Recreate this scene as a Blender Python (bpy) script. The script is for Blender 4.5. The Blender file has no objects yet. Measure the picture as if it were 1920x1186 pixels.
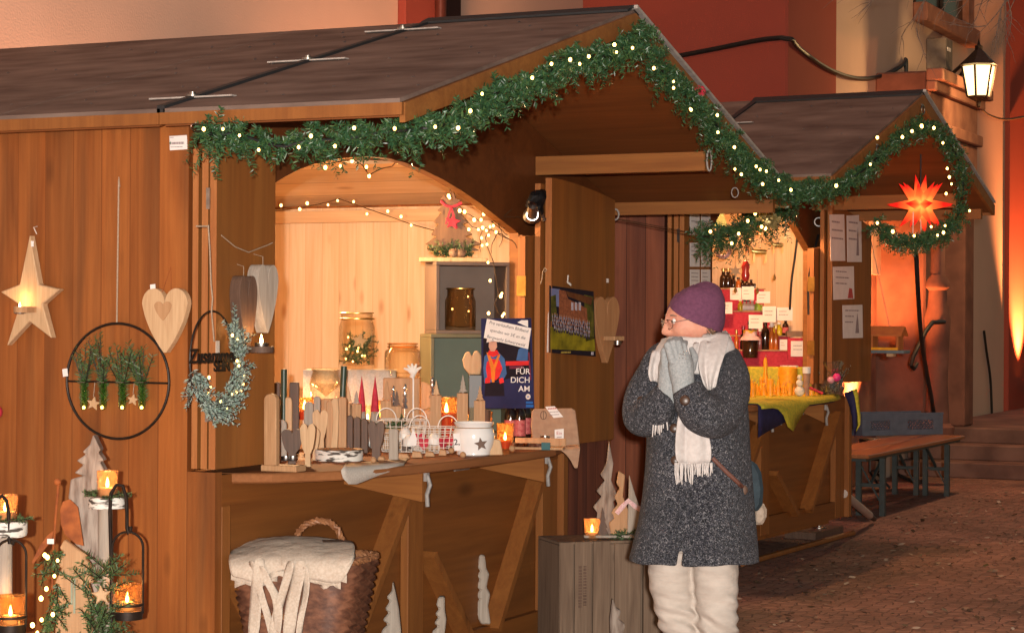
import bpy, bmesh, math, random
from mathutils import Vector, Matrix, noise
R = math.radians
SC = bpy.context.scene
COL = SC.collection
random.seed(7)

# ---------------------------------------------------------------- camera, sky, light, exposure
FPX, YAW, PITCH, ROLL = 3965.2, R(64.776), R(.059), R(.313)
CAM = Vector((-6.782, -4.563, 1.6))
FW = Vector((math.sin(YAW)*math.cos(PITCH), math.cos(YAW)*math.cos(PITCH), math.sin(PITCH)))
_rt = Vector((math.cos(YAW), -math.sin(YAW), 0)); _up = _rt.cross(FW)
RT = _rt*math.cos(ROLL) + _up*math.sin(ROLL); UP = _up*math.cos(ROLL) - _rt*math.sin(ROLL)
cd = bpy.data.cameras.new('camera'); cam = bpy.data.objects.new('camera', cd); COL.objects.link(cam)
cd.sensor_width = 36; cd.lens = FPX/1920*36; cd.clip_end = 500; cd.clip_start = .1
cam.matrix_world = Matrix(((RT.x, UP.x, -FW.x, CAM.x), (RT.y, UP.y, -FW.y, CAM.y), (RT.z, UP.z, -FW.z, CAM.z), (0, 0, 0, 1)))
SC.camera = cam
SUN_EL, SUN_AZ = R(2.0), YAW + math.pi + R(-.7)     # compass bearing the light comes from (from +y clockwise)
W_ = bpy.data.worlds.new('World'); SC.world = W_; W_.use_nodes = True
_n = W_.node_tree; _bg = _n.nodes['Background']; _sk = _n.nodes.new('ShaderNodeTexSky')
_sk.sky_type = 'NISHITA'; _sk.sun_disc = False; _sk.sun_elevation = SUN_EL; _sk.sun_rotation = SUN_AZ
_n.links.new(_sk.outputs[0], _bg.inputs[0]); _bg.inputs[1].default_value = .12
# dull red glow of the town night sky, from straight above: the ground is lit up to the edge of the roofs
gd = bpy.data.lights.new('sky_glow', 'SUN'); go = bpy.data.objects.new('sky_glow', gd); COL.objects.link(go)
gd.energy = .68; gd.angle = R(7); gd.color = (1, .48, .33); go.rotation_euler = (R(2), 0, 0); go.location = (2, -3, 14)
# the photo was taken with a flash: one hard lamp just above and behind the camera
sd = bpy.data.lights.new('flash_lamp', 'POINT'); so = bpy.data.objects.new('flash_lamp', sd); COL.objects.link(so)
sd.energy = 4300; sd.shadow_soft_size = .035; sd.color = (1, .95, .88)
so.location = CAM-FW*1.2+Vector((0, 0, .13))
SC.view_settings.view_transform = 'Standard'; SC.view_settings.look = 'None'
SC.view_settings.exposure = 0; SC.view_settings.gamma = 1
CY = SC.cycles; CY.max_bounces = 7; CY.transparent_max_bounces = 16; CY.caustics_reflective = False; CY.caustics_refractive = False
CY.sample_clamp_indirect = 4

# ---------------------------------------------------------------- photo pixel (1920 wide) -> ray -> real plane
def ray(px, py): return FW + RT*((px-960)/FPX) - UP*((py-593)/FPX)
def at(px, py, x=None, y=None, z=None, d=None):
    r = ray(px, py)
    t = d if d is not None else (x-CAM.x)/r.x if x is not None else (y-CAM.y)/r.y if y is not None else (z-CAM.z)/r.z
    return CAM + r*t
FACE = -YAW          # rotation that turns local x to picture right, local y away from the viewer
WALL = R(-90)        # the same for the side walls of the stalls (they face -x)

def tag(o, label=None, cat=None, group=None, kind=None):
    if label: o['label'] = label
    if cat: o['category'] = cat
    if group: o['group'] = group
    if kind: o['kind'] = kind
    return o
class Thing:
    """an Empty at the base of a thing; L() gives local x,z of the spot seen at a pixel on its own upright plane"""
    def __init__(s, name, label, cat, loc=(0, 0, 0), rz=0, group=None):
        s.o = bpy.data.objects.new(name, None); COL.objects.link(s.o)
        s.o.empty_display_size = .1
        s.loc = Vector(loc); s.rz = rz; s.o.location = s.loc; s.o.rotation_euler = (0, 0, rz)
        s.inv = Matrix.Rotation(-rz, 3, 'Z')
        tag(s.o, label, cat, group)
    def L3(s, px, py, yo=0):
        c = s.inv @ (CAM - s.loc); r = s.inv @ ray(px, py)
        return c + r*((yo-c.y)/r.y)
    def L(s, px, py, yo=0):
        p = s.L3(px, py, yo); return (p.x, p.z)
    def lz(s, px, py, z):
        c = s.inv @ (CAM - s.loc); r = s.inv @ ray(px, py)
        return c + r*((z-c.z)/r.z)
    def lx(s, px, py, x):
        c = s.inv @ (CAM - s.loc); r = s.inv @ ray(px, py)
        return c + r*((x-c.x)/r.x)
    def P(s, pts, yo=0): return [s.L(px, py, yo) for px, py in pts]
    def ppm(s): return FPX/((s.loc-CAM).dot(FW))

# ---------------------------------------------------------------- mesh builder
class MB:
    def __init__(s): s.v = []; s.f = []; s.m = []
    def add(s, vs, fs, mi=0):
        k = len(s.v); s.v += [tuple(v) for v in vs]; s.f += [tuple(i+k for i in f) for f in fs]; s.m += [mi]*len(fs); return s
    def box(s, x0, x1, y0, y1, z0, z1, mi=0):
        return s.add([(x0,y0,z0),(x1,y0,z0),(x1,y1,z0),(x0,y1,z0),(x0,y0,z1),(x1,y0,z1),(x1,y1,z1),(x0,y1,z1)],
                     [(0,3,2,1),(4,5,6,7),(0,1,5,4),(1,2,6,5),(2,3,7,6),(3,0,4,7)], mi)
    def bar(s, a, b, w, h, up=(0, 0, 1), mi=0):
        a = Vector(a); b = Vector(b); d = (b-a).normalized(); u = Vector(up)
        if abs(d.dot(u)) > .98: u = Vector((1, 0, 0))
        x = d.cross(u).normalized()*w/2; y = x.normalized().cross(d).normalized()*h/2
        v = [a-x-y, a+x-y, a+x+y, a-x+y, b-x-y, b+x-y, b+x+y, b-x+y]
        return s.add(v, [(0,1,2,3),(4,7,6,5),(0,4,5,1),(1,5,6,2),(2,6,7,3),(3,7,4,0)], mi)
    def prism(s, pts, a, b, ax='y', mi=0, me=None):
        """outline in the plane across axis ax, extruded from a to b; me = material of the edge"""
        n = len(pts)
        def q(p, t): return (p[0], t, p[1]) if ax == 'y' else (t, p[0], p[1]) if ax == 'x' else (p[0], p[1], t)
        vs = [q(p, a) for p in pts]+[q(p, b) for p in pts]; k = len(s.v)
        s.add(vs, [tuple(range(n))[::-1], tuple(range(n, 2*n))], mi)
        s.f += [(i+k, (i+1) % n+k, n+(i+1) % n+k, n+i+k) for i in range(n)]; s.m += [mi if me is None else me]*n
        return s
    def tube(s, path, r, n=8, closed=False, mi=0, flat=1):
        P = [Vector(p) for p in path]; m = len(P); rs = r if isinstance(r, (list, tuple)) else [r]*m
        prev = None; vs = []
        for i in range(m):
            t = (P[(i+1) % m]-P[i-1]) if closed else (P[min(i+1, m-1)]-P[max(i-1, 0)])
            t = t.normalized() if t.length > 1e-9 else Vector((0, 0, 1))
            if prev is None:
                u = Vector((0, 0, 1)) if abs(t.z) < .9 else Vector((1, 0, 0)); u = (u-t*u.dot(t)).normalized()
            else:
                u = prev-t*prev.dot(t); u = u.normalized() if u.length > 1e-6 else t.orthogonal().normalized()
            prev = u; w = t.cross(u)
            for k in range(n):
                a = 2*math.pi*k/n; vs.append(P[i]+(u*math.cos(a)+w*math.sin(a)*flat)*rs[i])
        fs = []
        for i in range(m if closed else m-1):
            j = (i+1) % m
            fs += [(i*n+k, i*n+(k+1) % n, j*n+(k+1) % n, j*n+k) for k in range(n)]
        if not closed: fs += [tuple(range(n))[::-1], tuple((m-1)*n+k for k in range(n))]
        return s.add(vs, fs, mi)
    def lathe(s, prof, n=20, c=(0, 0, 0), mi=0, sx=1, sy=1):
        vs = []; fs = []
        for r, z in prof:
            vs += [(c[0]+sx*r*math.cos(2*math.pi*k/n), c[1]+sy*r*math.sin(2*math.pi*k/n), c[2]+z) for k in range(n)]
        for i in range(len(prof)-1):
            fs += [(i*n+k, i*n+(k+1) % n, (i+1)*n+(k+1) % n, (i+1)*n+k) for k in range(n)]
        if prof[0][0] > 0: fs.append(tuple(range(n))[::-1])
        if prof[-1][0] > 0: fs.append(tuple((len(prof)-1)*n+k for k in range(n)))
        return s.add(vs, fs, mi)
    def ball(s, c, r, n=12, sc=(1, 1, 1), mi=0):
        m = max(4, n//2); vs = [(c[0], c[1], c[2]-r*sc[2])]
        for i in range(1, m):
            t = -math.pi/2+math.pi*i/m
            vs += [(c[0]+sc[0]*r*math.cos(t)*math.cos(2*math.pi*k/n), c[1]+sc[1]*r*math.cos(t)*math.sin(2*math.pi*k/n), c[2]+sc[2]*r*math.sin(t)) for k in range(n)]
        vs.append((c[0], c[1], c[2]+r*sc[2])); T = len(vs)-1
        fs = [(0, 1+(k+1) % n, 1+k) for k in range(n)]
        for i in range(m-2):
            a = 1+i*n; b = a+n
            fs += [(a+k, a+(k+1) % n, b+(k+1) % n, b+k) for k in range(n)]
        a = 1+(m-2)*n; fs += [(a+k, a+(k+1) % n, T) for k in range(n)]
        return s.add(vs, fs, mi)
    def jit(s, amp, f=3.0, seed=0, z0=None):
        o = Vector((seed*3.1, seed*1.7, seed*.9)); nv = []
        for p in s.v:
            q = Vector(p); nv.append(tuple(q+noise.noise_vector(q*f+o)*amp))
        s.v = nv; return s
    def build(s, name, mats, parent=None, smooth=False, bevel=0, sub=0):
        me = bpy.data.meshes.new(name); me.from_pydata(s.v, [], s.f)
        for m in (mats if isinstance(mats, (list, tuple)) else [mats]): me.materials.append(m)
        me.polygons.foreach_set('material_index', s.m)
        bm = bmesh.new(); bm.from_mesh(me); bmesh.ops.recalc_face_normals(bm, faces=bm.faces); bm.to_mesh(me); bm.free()
        if smooth: me.polygons.foreach_set('use_smooth', [True]*len(me.polygons))
        me.update(); o = bpy.data.objects.new(name, me); COL.objects.link(o)
        if parent is not None: o.parent = parent.o if isinstance(parent, Thing) else parent
        if smooth and smooth != 'all':
            e = o.modifiers.new('split', 'EDGE_SPLIT'); e.split_angle = R(smooth if smooth is not True else 45)
        if bevel:
            b = o.modifiers.new('bevel', 'BEVEL'); b.width = bevel; b.segments = 1; b.limit_method = 'ANGLE'; b.angle_limit = R(40)
        if sub:
            u = o.modifiers.new('sub', 'SUBSURF'); u.levels = u.render_levels = sub
        return o
def remeshed(mb, name, mats, parent, voxel=.008, smooth_it=4, after=None):
    me = bpy.data.meshes.new('tmp'); me.from_pydata(mb.v, [], mb.f); t = bpy.data.objects.new('tmp', me); COL.objects.link(t)
    r = t.modifiers.new('r', 'REMESH'); r.mode = 'VOXEL'; r.voxel_size = voxel; r.use_smooth_shade = True
    if smooth_it:
        q = t.modifiers.new('s', 'SMOOTH'); q.iterations = smooth_it; q.factor = .5
    dg = bpy.context.evaluated_depsgraph_get(); m2 = bpy.data.meshes.new_from_object(t.evaluated_get(dg))
    bpy.data.objects.remove(t); m2.name = name
    if after:
        for v in m2.vertices: v.co = after(v.co.copy())
    m2.materials.clear()
    for m in (mats if isinstance(mats, (list, tuple)) else [mats]): m2.materials.append(m)
    for p in m2.polygons: p.use_smooth = True; p.material_index = 0
    o = bpy.data.objects.new(name, m2); COL.objects.link(o)
    if parent is not None: o.parent = parent.o if isinstance(parent, Thing) else parent
    return o
def text(name, s, size, m, parent, loc, rot=0, align='CENTER', ext=.0006, bold=0, squeeze=1, lean=0):
    cu = bpy.data.curves.new(name, 'FONT'); cu.body = s; cu.size = size; cu.align_x = align; cu.extrude = ext; cu.offset = bold
    cu.space_line = 1.1; cu.shear = lean
    t = bpy.data.objects.new('tmp', cu); COL.objects.link(t)
    dg = bpy.context.evaluated_depsgraph_get(); me = bpy.data.meshes.new_from_object(t.evaluated_get(dg)); bpy.data.objects.remove(t)
    me.materials.clear(); me.materials.append(m); me.name = name
    o = bpy.data.objects.new(name, me); COL.objects.link(o); o.parent = parent.o if isinstance(parent, Thing) else parent
    o.matrix_local = Matrix.Translation(loc) @ Matrix.Rotation(-rot, 4, 'Y') @ Matrix.Rotation(R(90), 4, 'X') @ Matrix.Scale(squeeze, 4, (1, 0, 0))
    return o
def sm(P, n=6):
    P = [Vector(p) for p in P]; o = []
    for i in range(len(P)-1):
        p = [P[max(0, min(len(P)-1, i+k))] for k in (-1, 0, 1, 2)]
        for j in range(n):
            f = j/n; o.append(.5*((2*p[1])+(p[2]-p[0])*f+(2*p[0]-5*p[1]+4*p[2]-p[3])*f*f+(3*p[1]-p[0]-3*p[2]+p[3])*f**3))
    return o+[P[-1]]
def dup(o, loc=None, parent=None):
    c = o.copy(); COL.objects.link(c)
    if parent is not None: c.parent = parent.o if isinstance(parent, Thing) else parent
    if loc is not None: c.location = loc
    return c

# ---------------------------------------------------------------- materials
def base(name, rough=.6, spec=.4):
    m = bpy.data.materials.new(name); m.use_nodes = True; nt = m.node_tree; b = nt.nodes['Principled BSDF']
    b.inputs['Roughness'].default_value = rough; b.inputs['Specular IOR Level'].default_value = spec
    return m, nt, b
def N(nt, t, **k):
    n = nt.nodes.new('ShaderNode'+t)
    for a, v in k.items():
        if hasattr(n, a) and not a.startswith('i_'): setattr(n, a, v)
        else:
            q = a[2:] if a.startswith('i_') else a
            n.inputs[int(q) if q.isdigit() else q].default_value = v
    return n
def L(nt, a, b): nt.links.new(a, b)
def c4(c): return (c[0], c[1], c[2], 1)
def ramp(nt, fac, stops):
    r = N(nt, 'ValToRGB'); e = r.color_ramp.elements
    while len(e) > 1: e.remove(e[-1])
    e[0].position = stops[0][0]; e[0].color = c4(stops[0][1])
    for p, c in stops[1:]:
        q = e.new(p); q.color = c4(c)
    L(nt, fac, r.inputs[0]); return r.outputs[0]
def mul(nt, a, b, fac=1.0, mode='MULTIPLY'):
    x = N(nt, 'MixRGB', blend_type=mode)
    if hasattr(fac, 'links'): L(nt, fac, x.inputs[0])
    else: x.inputs[0].default_value = fac
    for i, q in ((1, a), (2, b)):
        if hasattr(q, 'links'): L(nt, q, x.inputs[i])
        else: x.inputs[i].default_value = c4(q)
    return x.outputs[0]
def mth(nt, op, a, b=0.0, c=None):
    x = N(nt, 'Math', operation=op)
    for i, q in ((0, a), (1, b)) + (((2, c),) if c is not None else ()):
        if hasattr(q, 'links'): L(nt, q, x.inputs[i])
        else: x.inputs[i].default_value = q
    return x.outputs[0]
def wood(name, c1, c2, grain='z', s=1.0, plank=None, pw=.12, knots=.55, rough=.55, seam=.55, var=.3, spec=.3, bump=.15, kcol=None, stain=0.0):
    m, nt, b = base(name, rough, spec)
    tc = N(nt, 'TexCoord').outputs['Object']
    sep = N(nt, 'SeparateXYZ'); L(nt, tc, sep.inputs[0]); ax = {a: sep.outputs[i] for i, a in enumerate('XYZ')}
    vec = tc; val = None; seamv = None
    if plank:
        q = mth(nt, 'DIVIDE', ax[plank.upper()], pw); fl = mth(nt, 'FLOOR', q); fr = mth(nt, 'FRACT', q)
        wn = N(nt, 'TexWhiteNoise', noise_dimensions='1D'); L(nt, fl, wn.inputs['W'])
        off = N(nt, 'VectorMath', operation='SCALE'); L(nt, wn.outputs['Color'], off.inputs[0]); off.inputs['Scale'].default_value = 7
        ad = N(nt, 'VectorMath', operation='ADD'); L(nt, tc, ad.inputs[0]); L(nt, off.outputs[0], ad.inputs[1]); vec = ad.outputs[0]
        val = wn.outputs['Value']
        seamv = mth(nt, 'LESS_THAN', mth(nt, 'ABSOLUTE', mth(nt, 'SUBTRACT', fr, .5)), .5-.0022/pw)
    def mp(sc):
        k = N(nt, 'Mapping'); L(nt, vec, k.inputs[0])
        k.inputs['Scale'].default_value = [v*s for v in sc]; return k.outputs[0]
    long = {'x': 0, 'y': 1, 'z': 2}[grain]
    def sc(a, l): v = [a, a, a]; v[long] = l; return v
    n1 = N(nt, 'TexNoise', i_Scale=1.0, i_Detail=4.0, i_Distortion=1.2); L(nt, mp(sc(9, .8)), n1.inputs['Vector'])
    n2 = N(nt, 'TexNoise', i_Scale=1.0, i_Detail=5.0, i_Distortion=.3); L(nt, mp(sc(55, 2.2)), n2.inputs['Vector'])
    f = mth(nt, 'ADD', mth(nt, 'MULTIPLY', n1.outputs[0], .6), mth(nt, 'MULTIPLY', n2.outputs[0], .4))
    col = ramp(nt, f, [(.33, c2), (.5, [(a+d)/2 for a, d in zip(c1, c2)]), (.66, c1)])
    if stain:
        n4 = N(nt, 'TexNoise', i_Scale=1.0, i_Detail=5.0, i_Distortion=.6); L(nt, mp(sc(5.5, .55)), n4.inputs['Vector'])
        col = mul(nt, col, ramp(nt, n4.outputs[0], [(.34, (.62, .66, .8)), (.5, (.95, .95, .95)), (.68, (1.12, 1.06, .95))]), stain)
    if knots:
        vo = N(nt, 'TexVoronoi', i_Scale=1.0, i_Randomness=1.0); L(nt, mp(sc(6.5, 2.6)), vo.inputs['Vector'])
        rnd = N(nt, 'SeparateXYZ'); L(nt, vo.outputs['Color'], rnd.inputs[0])
        kk = N(nt, 'MapRange', i_1=.06, i_2=.2, i_3=1.0, i_4=0.0); L(nt, vo.outputs['Distance'], kk.inputs[0])
        km = mth(nt, 'MULTIPLY', kk.outputs[0], mth(nt, 'LESS_THAN', rnd.outputs[0], .38*knots))
        col = mul(nt, col, kcol or [v*.45 for v in c2], mth(nt, 'MULTIPLY', km, .75), 'MIX')
    if plank:
        hs = N(nt, 'HueSaturation'); L(nt, col, hs.inputs['Color'])
        L(nt, mth(nt, 'MULTIPLY_ADD', val, var*2, 1-var), hs.inputs['Value']); col = hs.outputs[0]
        col = mul(nt, [v*seam*.5 for v in c2], col, seamv, 'MIX')
    L(nt, col, b.inputs['Base Color'])
    bp = N(nt, 'Bump', i_Strength=bump, i_Distance=.01); L(nt, f, bp.inputs['Height']); L(nt, bp.outputs[0], b.inputs['Normal'])
    return m
def nmat(name, c1, c2=None, scale=20, rough=.6, bump=0, metal=0, spec=.4, lo=.35, hi=.65, detail=4, stretch=None, sheen=0, bscale=None):
    m, nt, b = base(name, rough, spec); b.inputs['Metallic'].default_value = metal
    if sheen: b.inputs['Sheen Weight'].default_value = sheen
    c2 = c2 or [v*.8 for v in c1]
    tc = N(nt, 'TexCoord').outputs['Object']
    if stretch:
        k = N(nt, 'Mapping'); L(nt, tc, k.inputs[0]); k.inputs['Scale'].default_value = stretch; tc = k.outputs[0]
    n = N(nt, 'TexNoise', i_Scale=float(scale), i_Detail=float(detail)); L(nt, tc, n.inputs['Vector'])
    L(nt, ramp(nt, n.outputs[0], [(lo, c2), (hi, c1)]), b.inputs['Base Color'])
    if bump:
        h = n.outputs[0]
        if bscale:
            n3 = N(nt, 'TexNoise', i_Scale=float(bscale), i_Detail=3.0); L(nt, tc, n3.inputs['Vector']); h = n3.outputs[0]
        bp = N(nt, 'Bump', i_Strength=bump, i_Distance=.01); L(nt, h, bp.inputs['Height']); L(nt, bp.outputs[0], b.inputs['Normal'])
    return m
def emit(name, c, s):
    m = bpy.data.materials.new(name); m.use_nodes = True; nt = m.node_tree; nt.nodes.clear()
    e = N(nt, 'Emission', i_Strength=float(s)); e.inputs[0].default_value = c4(c); o = N(nt, 'OutputMaterial'); L(nt, e.outputs[0], o.inputs[0]); return m
def glass(name, tint=(1, 1, 1), haze=0.0, hz=(1, .8, .5), refl=1.0):
    m = bpy.data.materials.new(name); m.use_nodes = True; nt = m.node_tree; nt.nodes.clear()
    t = N(nt, 'BsdfTransparent'); t.inputs[0].default_value = c4(tint); g = N(nt, 'BsdfGlossy', i_Roughness=.04)
    lw = N(nt, 'LayerWeight', i_Blend=.35); a = t.outputs[0]
    if haze:
        tr = N(nt, 'BsdfTranslucent'); tr.inputs[0].default_value = c4(hz); df = N(nt, 'BsdfDiffuse'); df.inputs[0].default_value = c4(hz)
        m0 = N(nt, 'MixShader', i_0=.3) if False else N(nt, 'MixShader'); m0.inputs[0].default_value = .3
        L(nt, tr.outputs[0], m0.inputs[1]); L(nt, df.outputs[0], m0.inputs[2])
        m1 = N(nt, 'MixShader'); m1.inputs[0].default_value = haze; L(nt, a, m1.inputs[1]); L(nt, m0.outputs[0], m1.inputs[2]); a = m1.outputs[0]
    m2 = N(nt, 'MixShader'); L(nt, mth(nt, 'MULTIPLY', lw.outputs['Facing'], .55*refl), m2.inputs[0]); L(nt, a, m2.inputs[1]); L(nt, g.outputs[0], m2.inputs[2])
    o = N(nt, 'OutputMaterial'); L(nt, m2.outputs[0], o.inputs[0]); return m
def leafmat(name, cols, rough=.45, spec=.5):
    m, nt, b = base(name, rough, spec)
    g = N(nt, 'NewGeometry'); L(nt, ramp(nt, g.outputs['Random Per Island'], [(i/(len(cols)-1), c) for i, c in enumerate(cols)]), b.inputs['Base Color']); return m

M = {}
M['plank'] = wood('stained_planks', (.33, .108, .024), (.2, .056, .011), 'z', 1, 'y', .135, 1.6, seam=1.75, var=.09, rough=.6, stain=1.0)
M['plank2'] = wood('dark_stained_planks', (.25, .082, .043), (.14, .042, .023), 'z', 1, 'y', .125, 1.5, seam=.8, var=.1, rough=.6, stain=.8)
M['plankx'] = wood('dark_stained_boards', (.2, .062, .036), (.115, .034, .021), 'z', 1, 'x', .125, 1.2, seam=.8, var=.1, rough=.6, stain=.8)
M['ply'] = wood('brown_plywood', (.285, .108, .025), (.19, .066, .016), 'z', .7, knots=.5, rough=.5, bump=.08, stain=.7)
M['plyx'] = wood('brown_plywood_lying', (.23, .082, .019), (.145, .048, .012), 'x', .7, knots=.5, rough=.5, bump=.08, stain=.8)
M['dark'] = wood('dark_brown_board', (.14, .043, .011), (.09, .027, .0075), 'y', .7, knots=0, rough=.5, bump=.06)
M['edge'] = wood('layered_board_edge', (.4, .16, .05), (.3, .1, .03), 'z', 2, knots=0, rough=.6)
M['timber'] = wood('stained_timber', (.27, .1, .024), (.19, .064, .016), 'z', 1.2, knots=.5, rough=.55)
M['timbery'] = wood('stained_timber_lying', (.3, .12, .03), (.2, .07, .018), 'y', 1.2, knots=.4, rough=.55)
M['pine'] = wood('pale_pine_planks', (.74, .52, .33), (.62, .39, .21), 'z', 1.2, 'y', .115, 1.9, seam=1.85, var=.05, rough=.6, kcol=(.4, .19, .08), bump=.05)
M['pinec'] = wood('pale_pine_boards', (.66, .43, .24), (.52, .3, .15), 'y', 1, 'x', .2, .4, seam=.8, var=.08, rough=.6, kcol=(.33, .16, .07), bump=.05)
M['roof'] = nmat('weathered_roof_board', (.235, .17, .14), (.105, .068, .055), 2.6, .85, .12, stretch=(2.6, 1, 2.6), lo=.3, hi=.72, detail=10, spec=.2)
M['rubber'] = nmat('black_rubber', (.02, .02, .022), rough=.6)
M['steel'] = nmat('zinc_steel', (.4, .38, .36), (.28, .27, .26), 30, .32, metal=1)
M['hook'] = nmat('grey_zinc', (.34, .32, .3), (.25, .23, .22), 40, .75)
M['alu'] = nmat('pale_strip', (.55, .5, .46), (.42, .37, .34), 30, .5, metal=.3)
M['brass'] = nmat('brass', (.6, .4, .12), (.5, .32, .1), 30, .35, metal=1)
M['iron'] = nmat('dark_iron', (.035, .022, .016), (.02, .014, .011), 40, .5, metal=.5)
M['rust'] = nmat('rusty_sheet', (.36, .1, .022), (.2, .05, .012), 18, .8, .2)
M['cord'] = nmat('jute_cord', (.42, .31, .22), (.3, .21, .14), 200, .9)
M['wire'] = nmat('black_cable', (.012, .012, .012), rough=.5)
M['wirebrown'] = nmat('dark_wire', (.07, .035, .015), rough=.5)
M['lw'] = wood('light_wood', (.6, .4, .23), (.45, .27, .14), 'z', 4, knots=.3, rough=.65)
M['lw2'] = wood('beech_wood', (.5, .29, .15), (.36, .19, .09), 'z', 4, knots=.3, rough=.65)
M['gw'] = wood('grey_wood', (.42, .36, .3), (.27, .22, .18), 'z', 4, knots=.3, rough=.8)
M['dw'] = wood('walnut_wood', (.145, .085, .058), (.08, .045, .032), 'z', 4, knots=.2, rough=.6)
M['bark'] = nmat('grey_bark', (.36, .29, .24), (.16, .11, .085), 16, .9, .5, stretch=(3, 3, .5))
M['crate'] = wood('grey_crate_slats', (.23, .155, .105), (.13, .082, .055), 'z', 2, knots=.4, rough=.85, bump=.3)
M['birch'] = nmat('birch_bark', (.72, .68, .62), (.07, .055, .045), 30, .8, .3, lo=.4, hi=.5, stretch=(.6, .6, 2.4))
M['white'] = nmat('white_paint', (.78, .76, .72), (.7, .67, .63), 30, .5)
M['paper'] = nmat('paper', (.78, .73, .7), (.72, .67, .64), 15, .8)
M['ceramic'] = nmat('white_glaze', (.8, .78, .76), (.76, .74, .72), 8, .15, spec=.6)
M['ink'] = nmat('dark_ink', (.05, .035, .04), rough=.8)
M['inkgrey'] = nmat('grey_ink', (.33, .27, .27), (.26, .2, .21), 40, .8)
M['redink'] = nmat('red_ink', (.5, .08, .07), rough=.8)
M['linen'] = nmat('cream_linen', (.62, .52, .43), (.52, .42, .33), 120, .9, .9, bscale=16)
M['greylinen'] = nmat('grey_linen', (.5, .45, .4), (.42, .37, .32), 150, .9, .15)
M['red'] = nmat('red_wax', (.55, .03, .02), (.45, .02, .015), 10, .4)
M['redcloth'] = nmat('red_cloth', (.5, .035, .06), (.4, .02, .04), 60, .8)
M['tan'] = nmat('tan_felt', (.4, .24, .15), (.33, .19, .12), 30, .9, .1)
M['greybox'] = nmat('taupe_painted_board', (.15, .105, .08), (.13, .09, .068), 8, .6)
M['greenbox'] = nmat('sage_painted_board', (.15, .135, .075), (.125, .115, .062), 8, .6)
M['sage'] = nmat('sage_back_panel', (.115, .14, .1), (.1, .125, .09), 8, .6)
M['twine'] = nmat('white_wire', (.78, .7, .62), rough=.4)
M['glass'] = glass('clear_glass', (.97, .95, .9))
M['amber'] = glass('amber_glass', (1, .82, .6), .12, (.9, .5, .22))
M['frost'] = glass('frosted_glass', (1, .86, .7), .3, (.75, .42, .22))
M['wax'] = nmat('candle_wax', (.8, .72, .6), (.72, .62, .5), 20, .5)
M['flame'] = emit('flame', (1, .62, .2), 60)
M['bulb'] = emit('fairy_bulb', (1, .57, .14), 13)
M['bulbin'] = emit('warm_fairy_bulb', (1, .55, .15), 11)
M['needle'] = leafmat('fir_needles', [(.012, .045, .016), (.024, .08, .032), (.042, .12, .055), (.065, .13, .035), (.02, .06, .02)], .4, .5)
M['sprig'] = leafmat('conifer_sprigs', [(.03, .075, .02), (.06, .12, .035), (.09, .14, .05), (.05, .1, .05)], .5)
M['frostsprig'] = leafmat('frosted_sprigs', [(.14, .22, .2), (.24, .32, .29), (.33, .38, .33), (.16, .27, .19)], .6)
M['cone'] = nmat('pine_cone', (.3, .19, .12), (.16, .09, .05), 50, .8)
M['black'] = nmat('black_plastic', (.018, .016, .016), rough=.4)
# ---------------------------------------------------------------- setting: ground, church, steps
def cobble():
    m, nt, b = base('cobblestones', .75, .35)
    tc = N(nt, 'TexCoord').outputs['Object']
    v = N(nt, 'TexVoronoi', feature='DISTANCE_TO_EDGE', i_Scale=13.0, i_Randomness=.55); L(nt, tc, v.inputs['Vector'])
    v2 = N(nt, 'TexVoronoi', i_Scale=13.0, i_Randomness=.55); L(nt, tc, v2.inputs['Vector'])
    n = N(nt, 'TexNoise', i_Scale=1.2, i_Detail=6.0); L(nt, tc, n.inputs['Vector'])
    n2 = N(nt, 'TexNoise', i_Scale=60.0, i_Detail=4.0); L(nt, tc, n2.inputs['Vector'])
    e = N(nt, 'MapRange', i_1=.0, i_2=.06); L(nt, v.outputs['Distance'], e.inputs[0])
    s = N(nt, 'SeparateXYZ'); L(nt, v2.outputs['Color'], s.inputs[0])
    c = ramp(nt, s.outputs[0], [(0, (.25, .13, .092)), (.5, (.3, .165, .12)), (1, (.37, .21, .155))])
    c = mul(nt, c, ramp(nt, n.outputs[0], [(.3, (.55, .5, .48)), (.7, (1.15, 1.05, 1))]))
    c = mul(nt, (.13, .072, .052), c, e.outputs[0], 'MIX'); L(nt, c, b.inputs['Base Color'])
    h = mth(nt, 'ADD', e.outputs[0], mth(nt, 'MULTIPLY', n2.outputs[0], .35))
    bp = N(nt, 'Bump', i_Strength=.55, i_Distance=.025); L(nt, h, bp.inputs['Height']); L(nt, bp.outputs[0], b.inputs['Normal'])
    return m
def plaster(name, c, dirty=.12, z0=None):
    m, nt, b = base(name, .9, .15)
    tc = N(nt, 'TexCoord').outputs['Object']
    n = N(nt, 'TexNoise', i_Scale=1.1, i_Detail=6.0); L(nt, tc, n.inputs['Vector'])
    n2 = N(nt, 'TexNoise', i_Scale=70.0, i_Detail=3.0); L(nt, tc, n2.inputs['Vector'])
    col = ramp(nt, n.outputs[0], [(.3, [v*(1-dirty) for v in c]), (.7, c)])
    L(nt, col, b.inputs['Base Color'])
    bp = N(nt, 'Bump', i_Strength=.12, i_Distance=.01); L(nt, n2.outputs[0], bp.inputs['Height']); L(nt, bp.outputs[0], b.inputs['Normal'])
    return m
M['cobble'] = cobble()
M['cream'] = plaster('cream_render', (.62, .45, .36))
M['redwall'] = plaster('red_render', (.34, .075, .052))
M['sand'] = nmat('red_sandstone', (.36, .16, .1), (.24, .1, .065), 5, .85, .3, detail=8)
M['sandd'] = nmat('dark_sandstone', (.24, .1, .065), (.15, .062, .042), 4, .9, .3, detail=8)
M['step'] = nmat('worn_step_stone', (.23, .12, .09), (.13, .065, .05), 3, .9, .3, detail=8)
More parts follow.
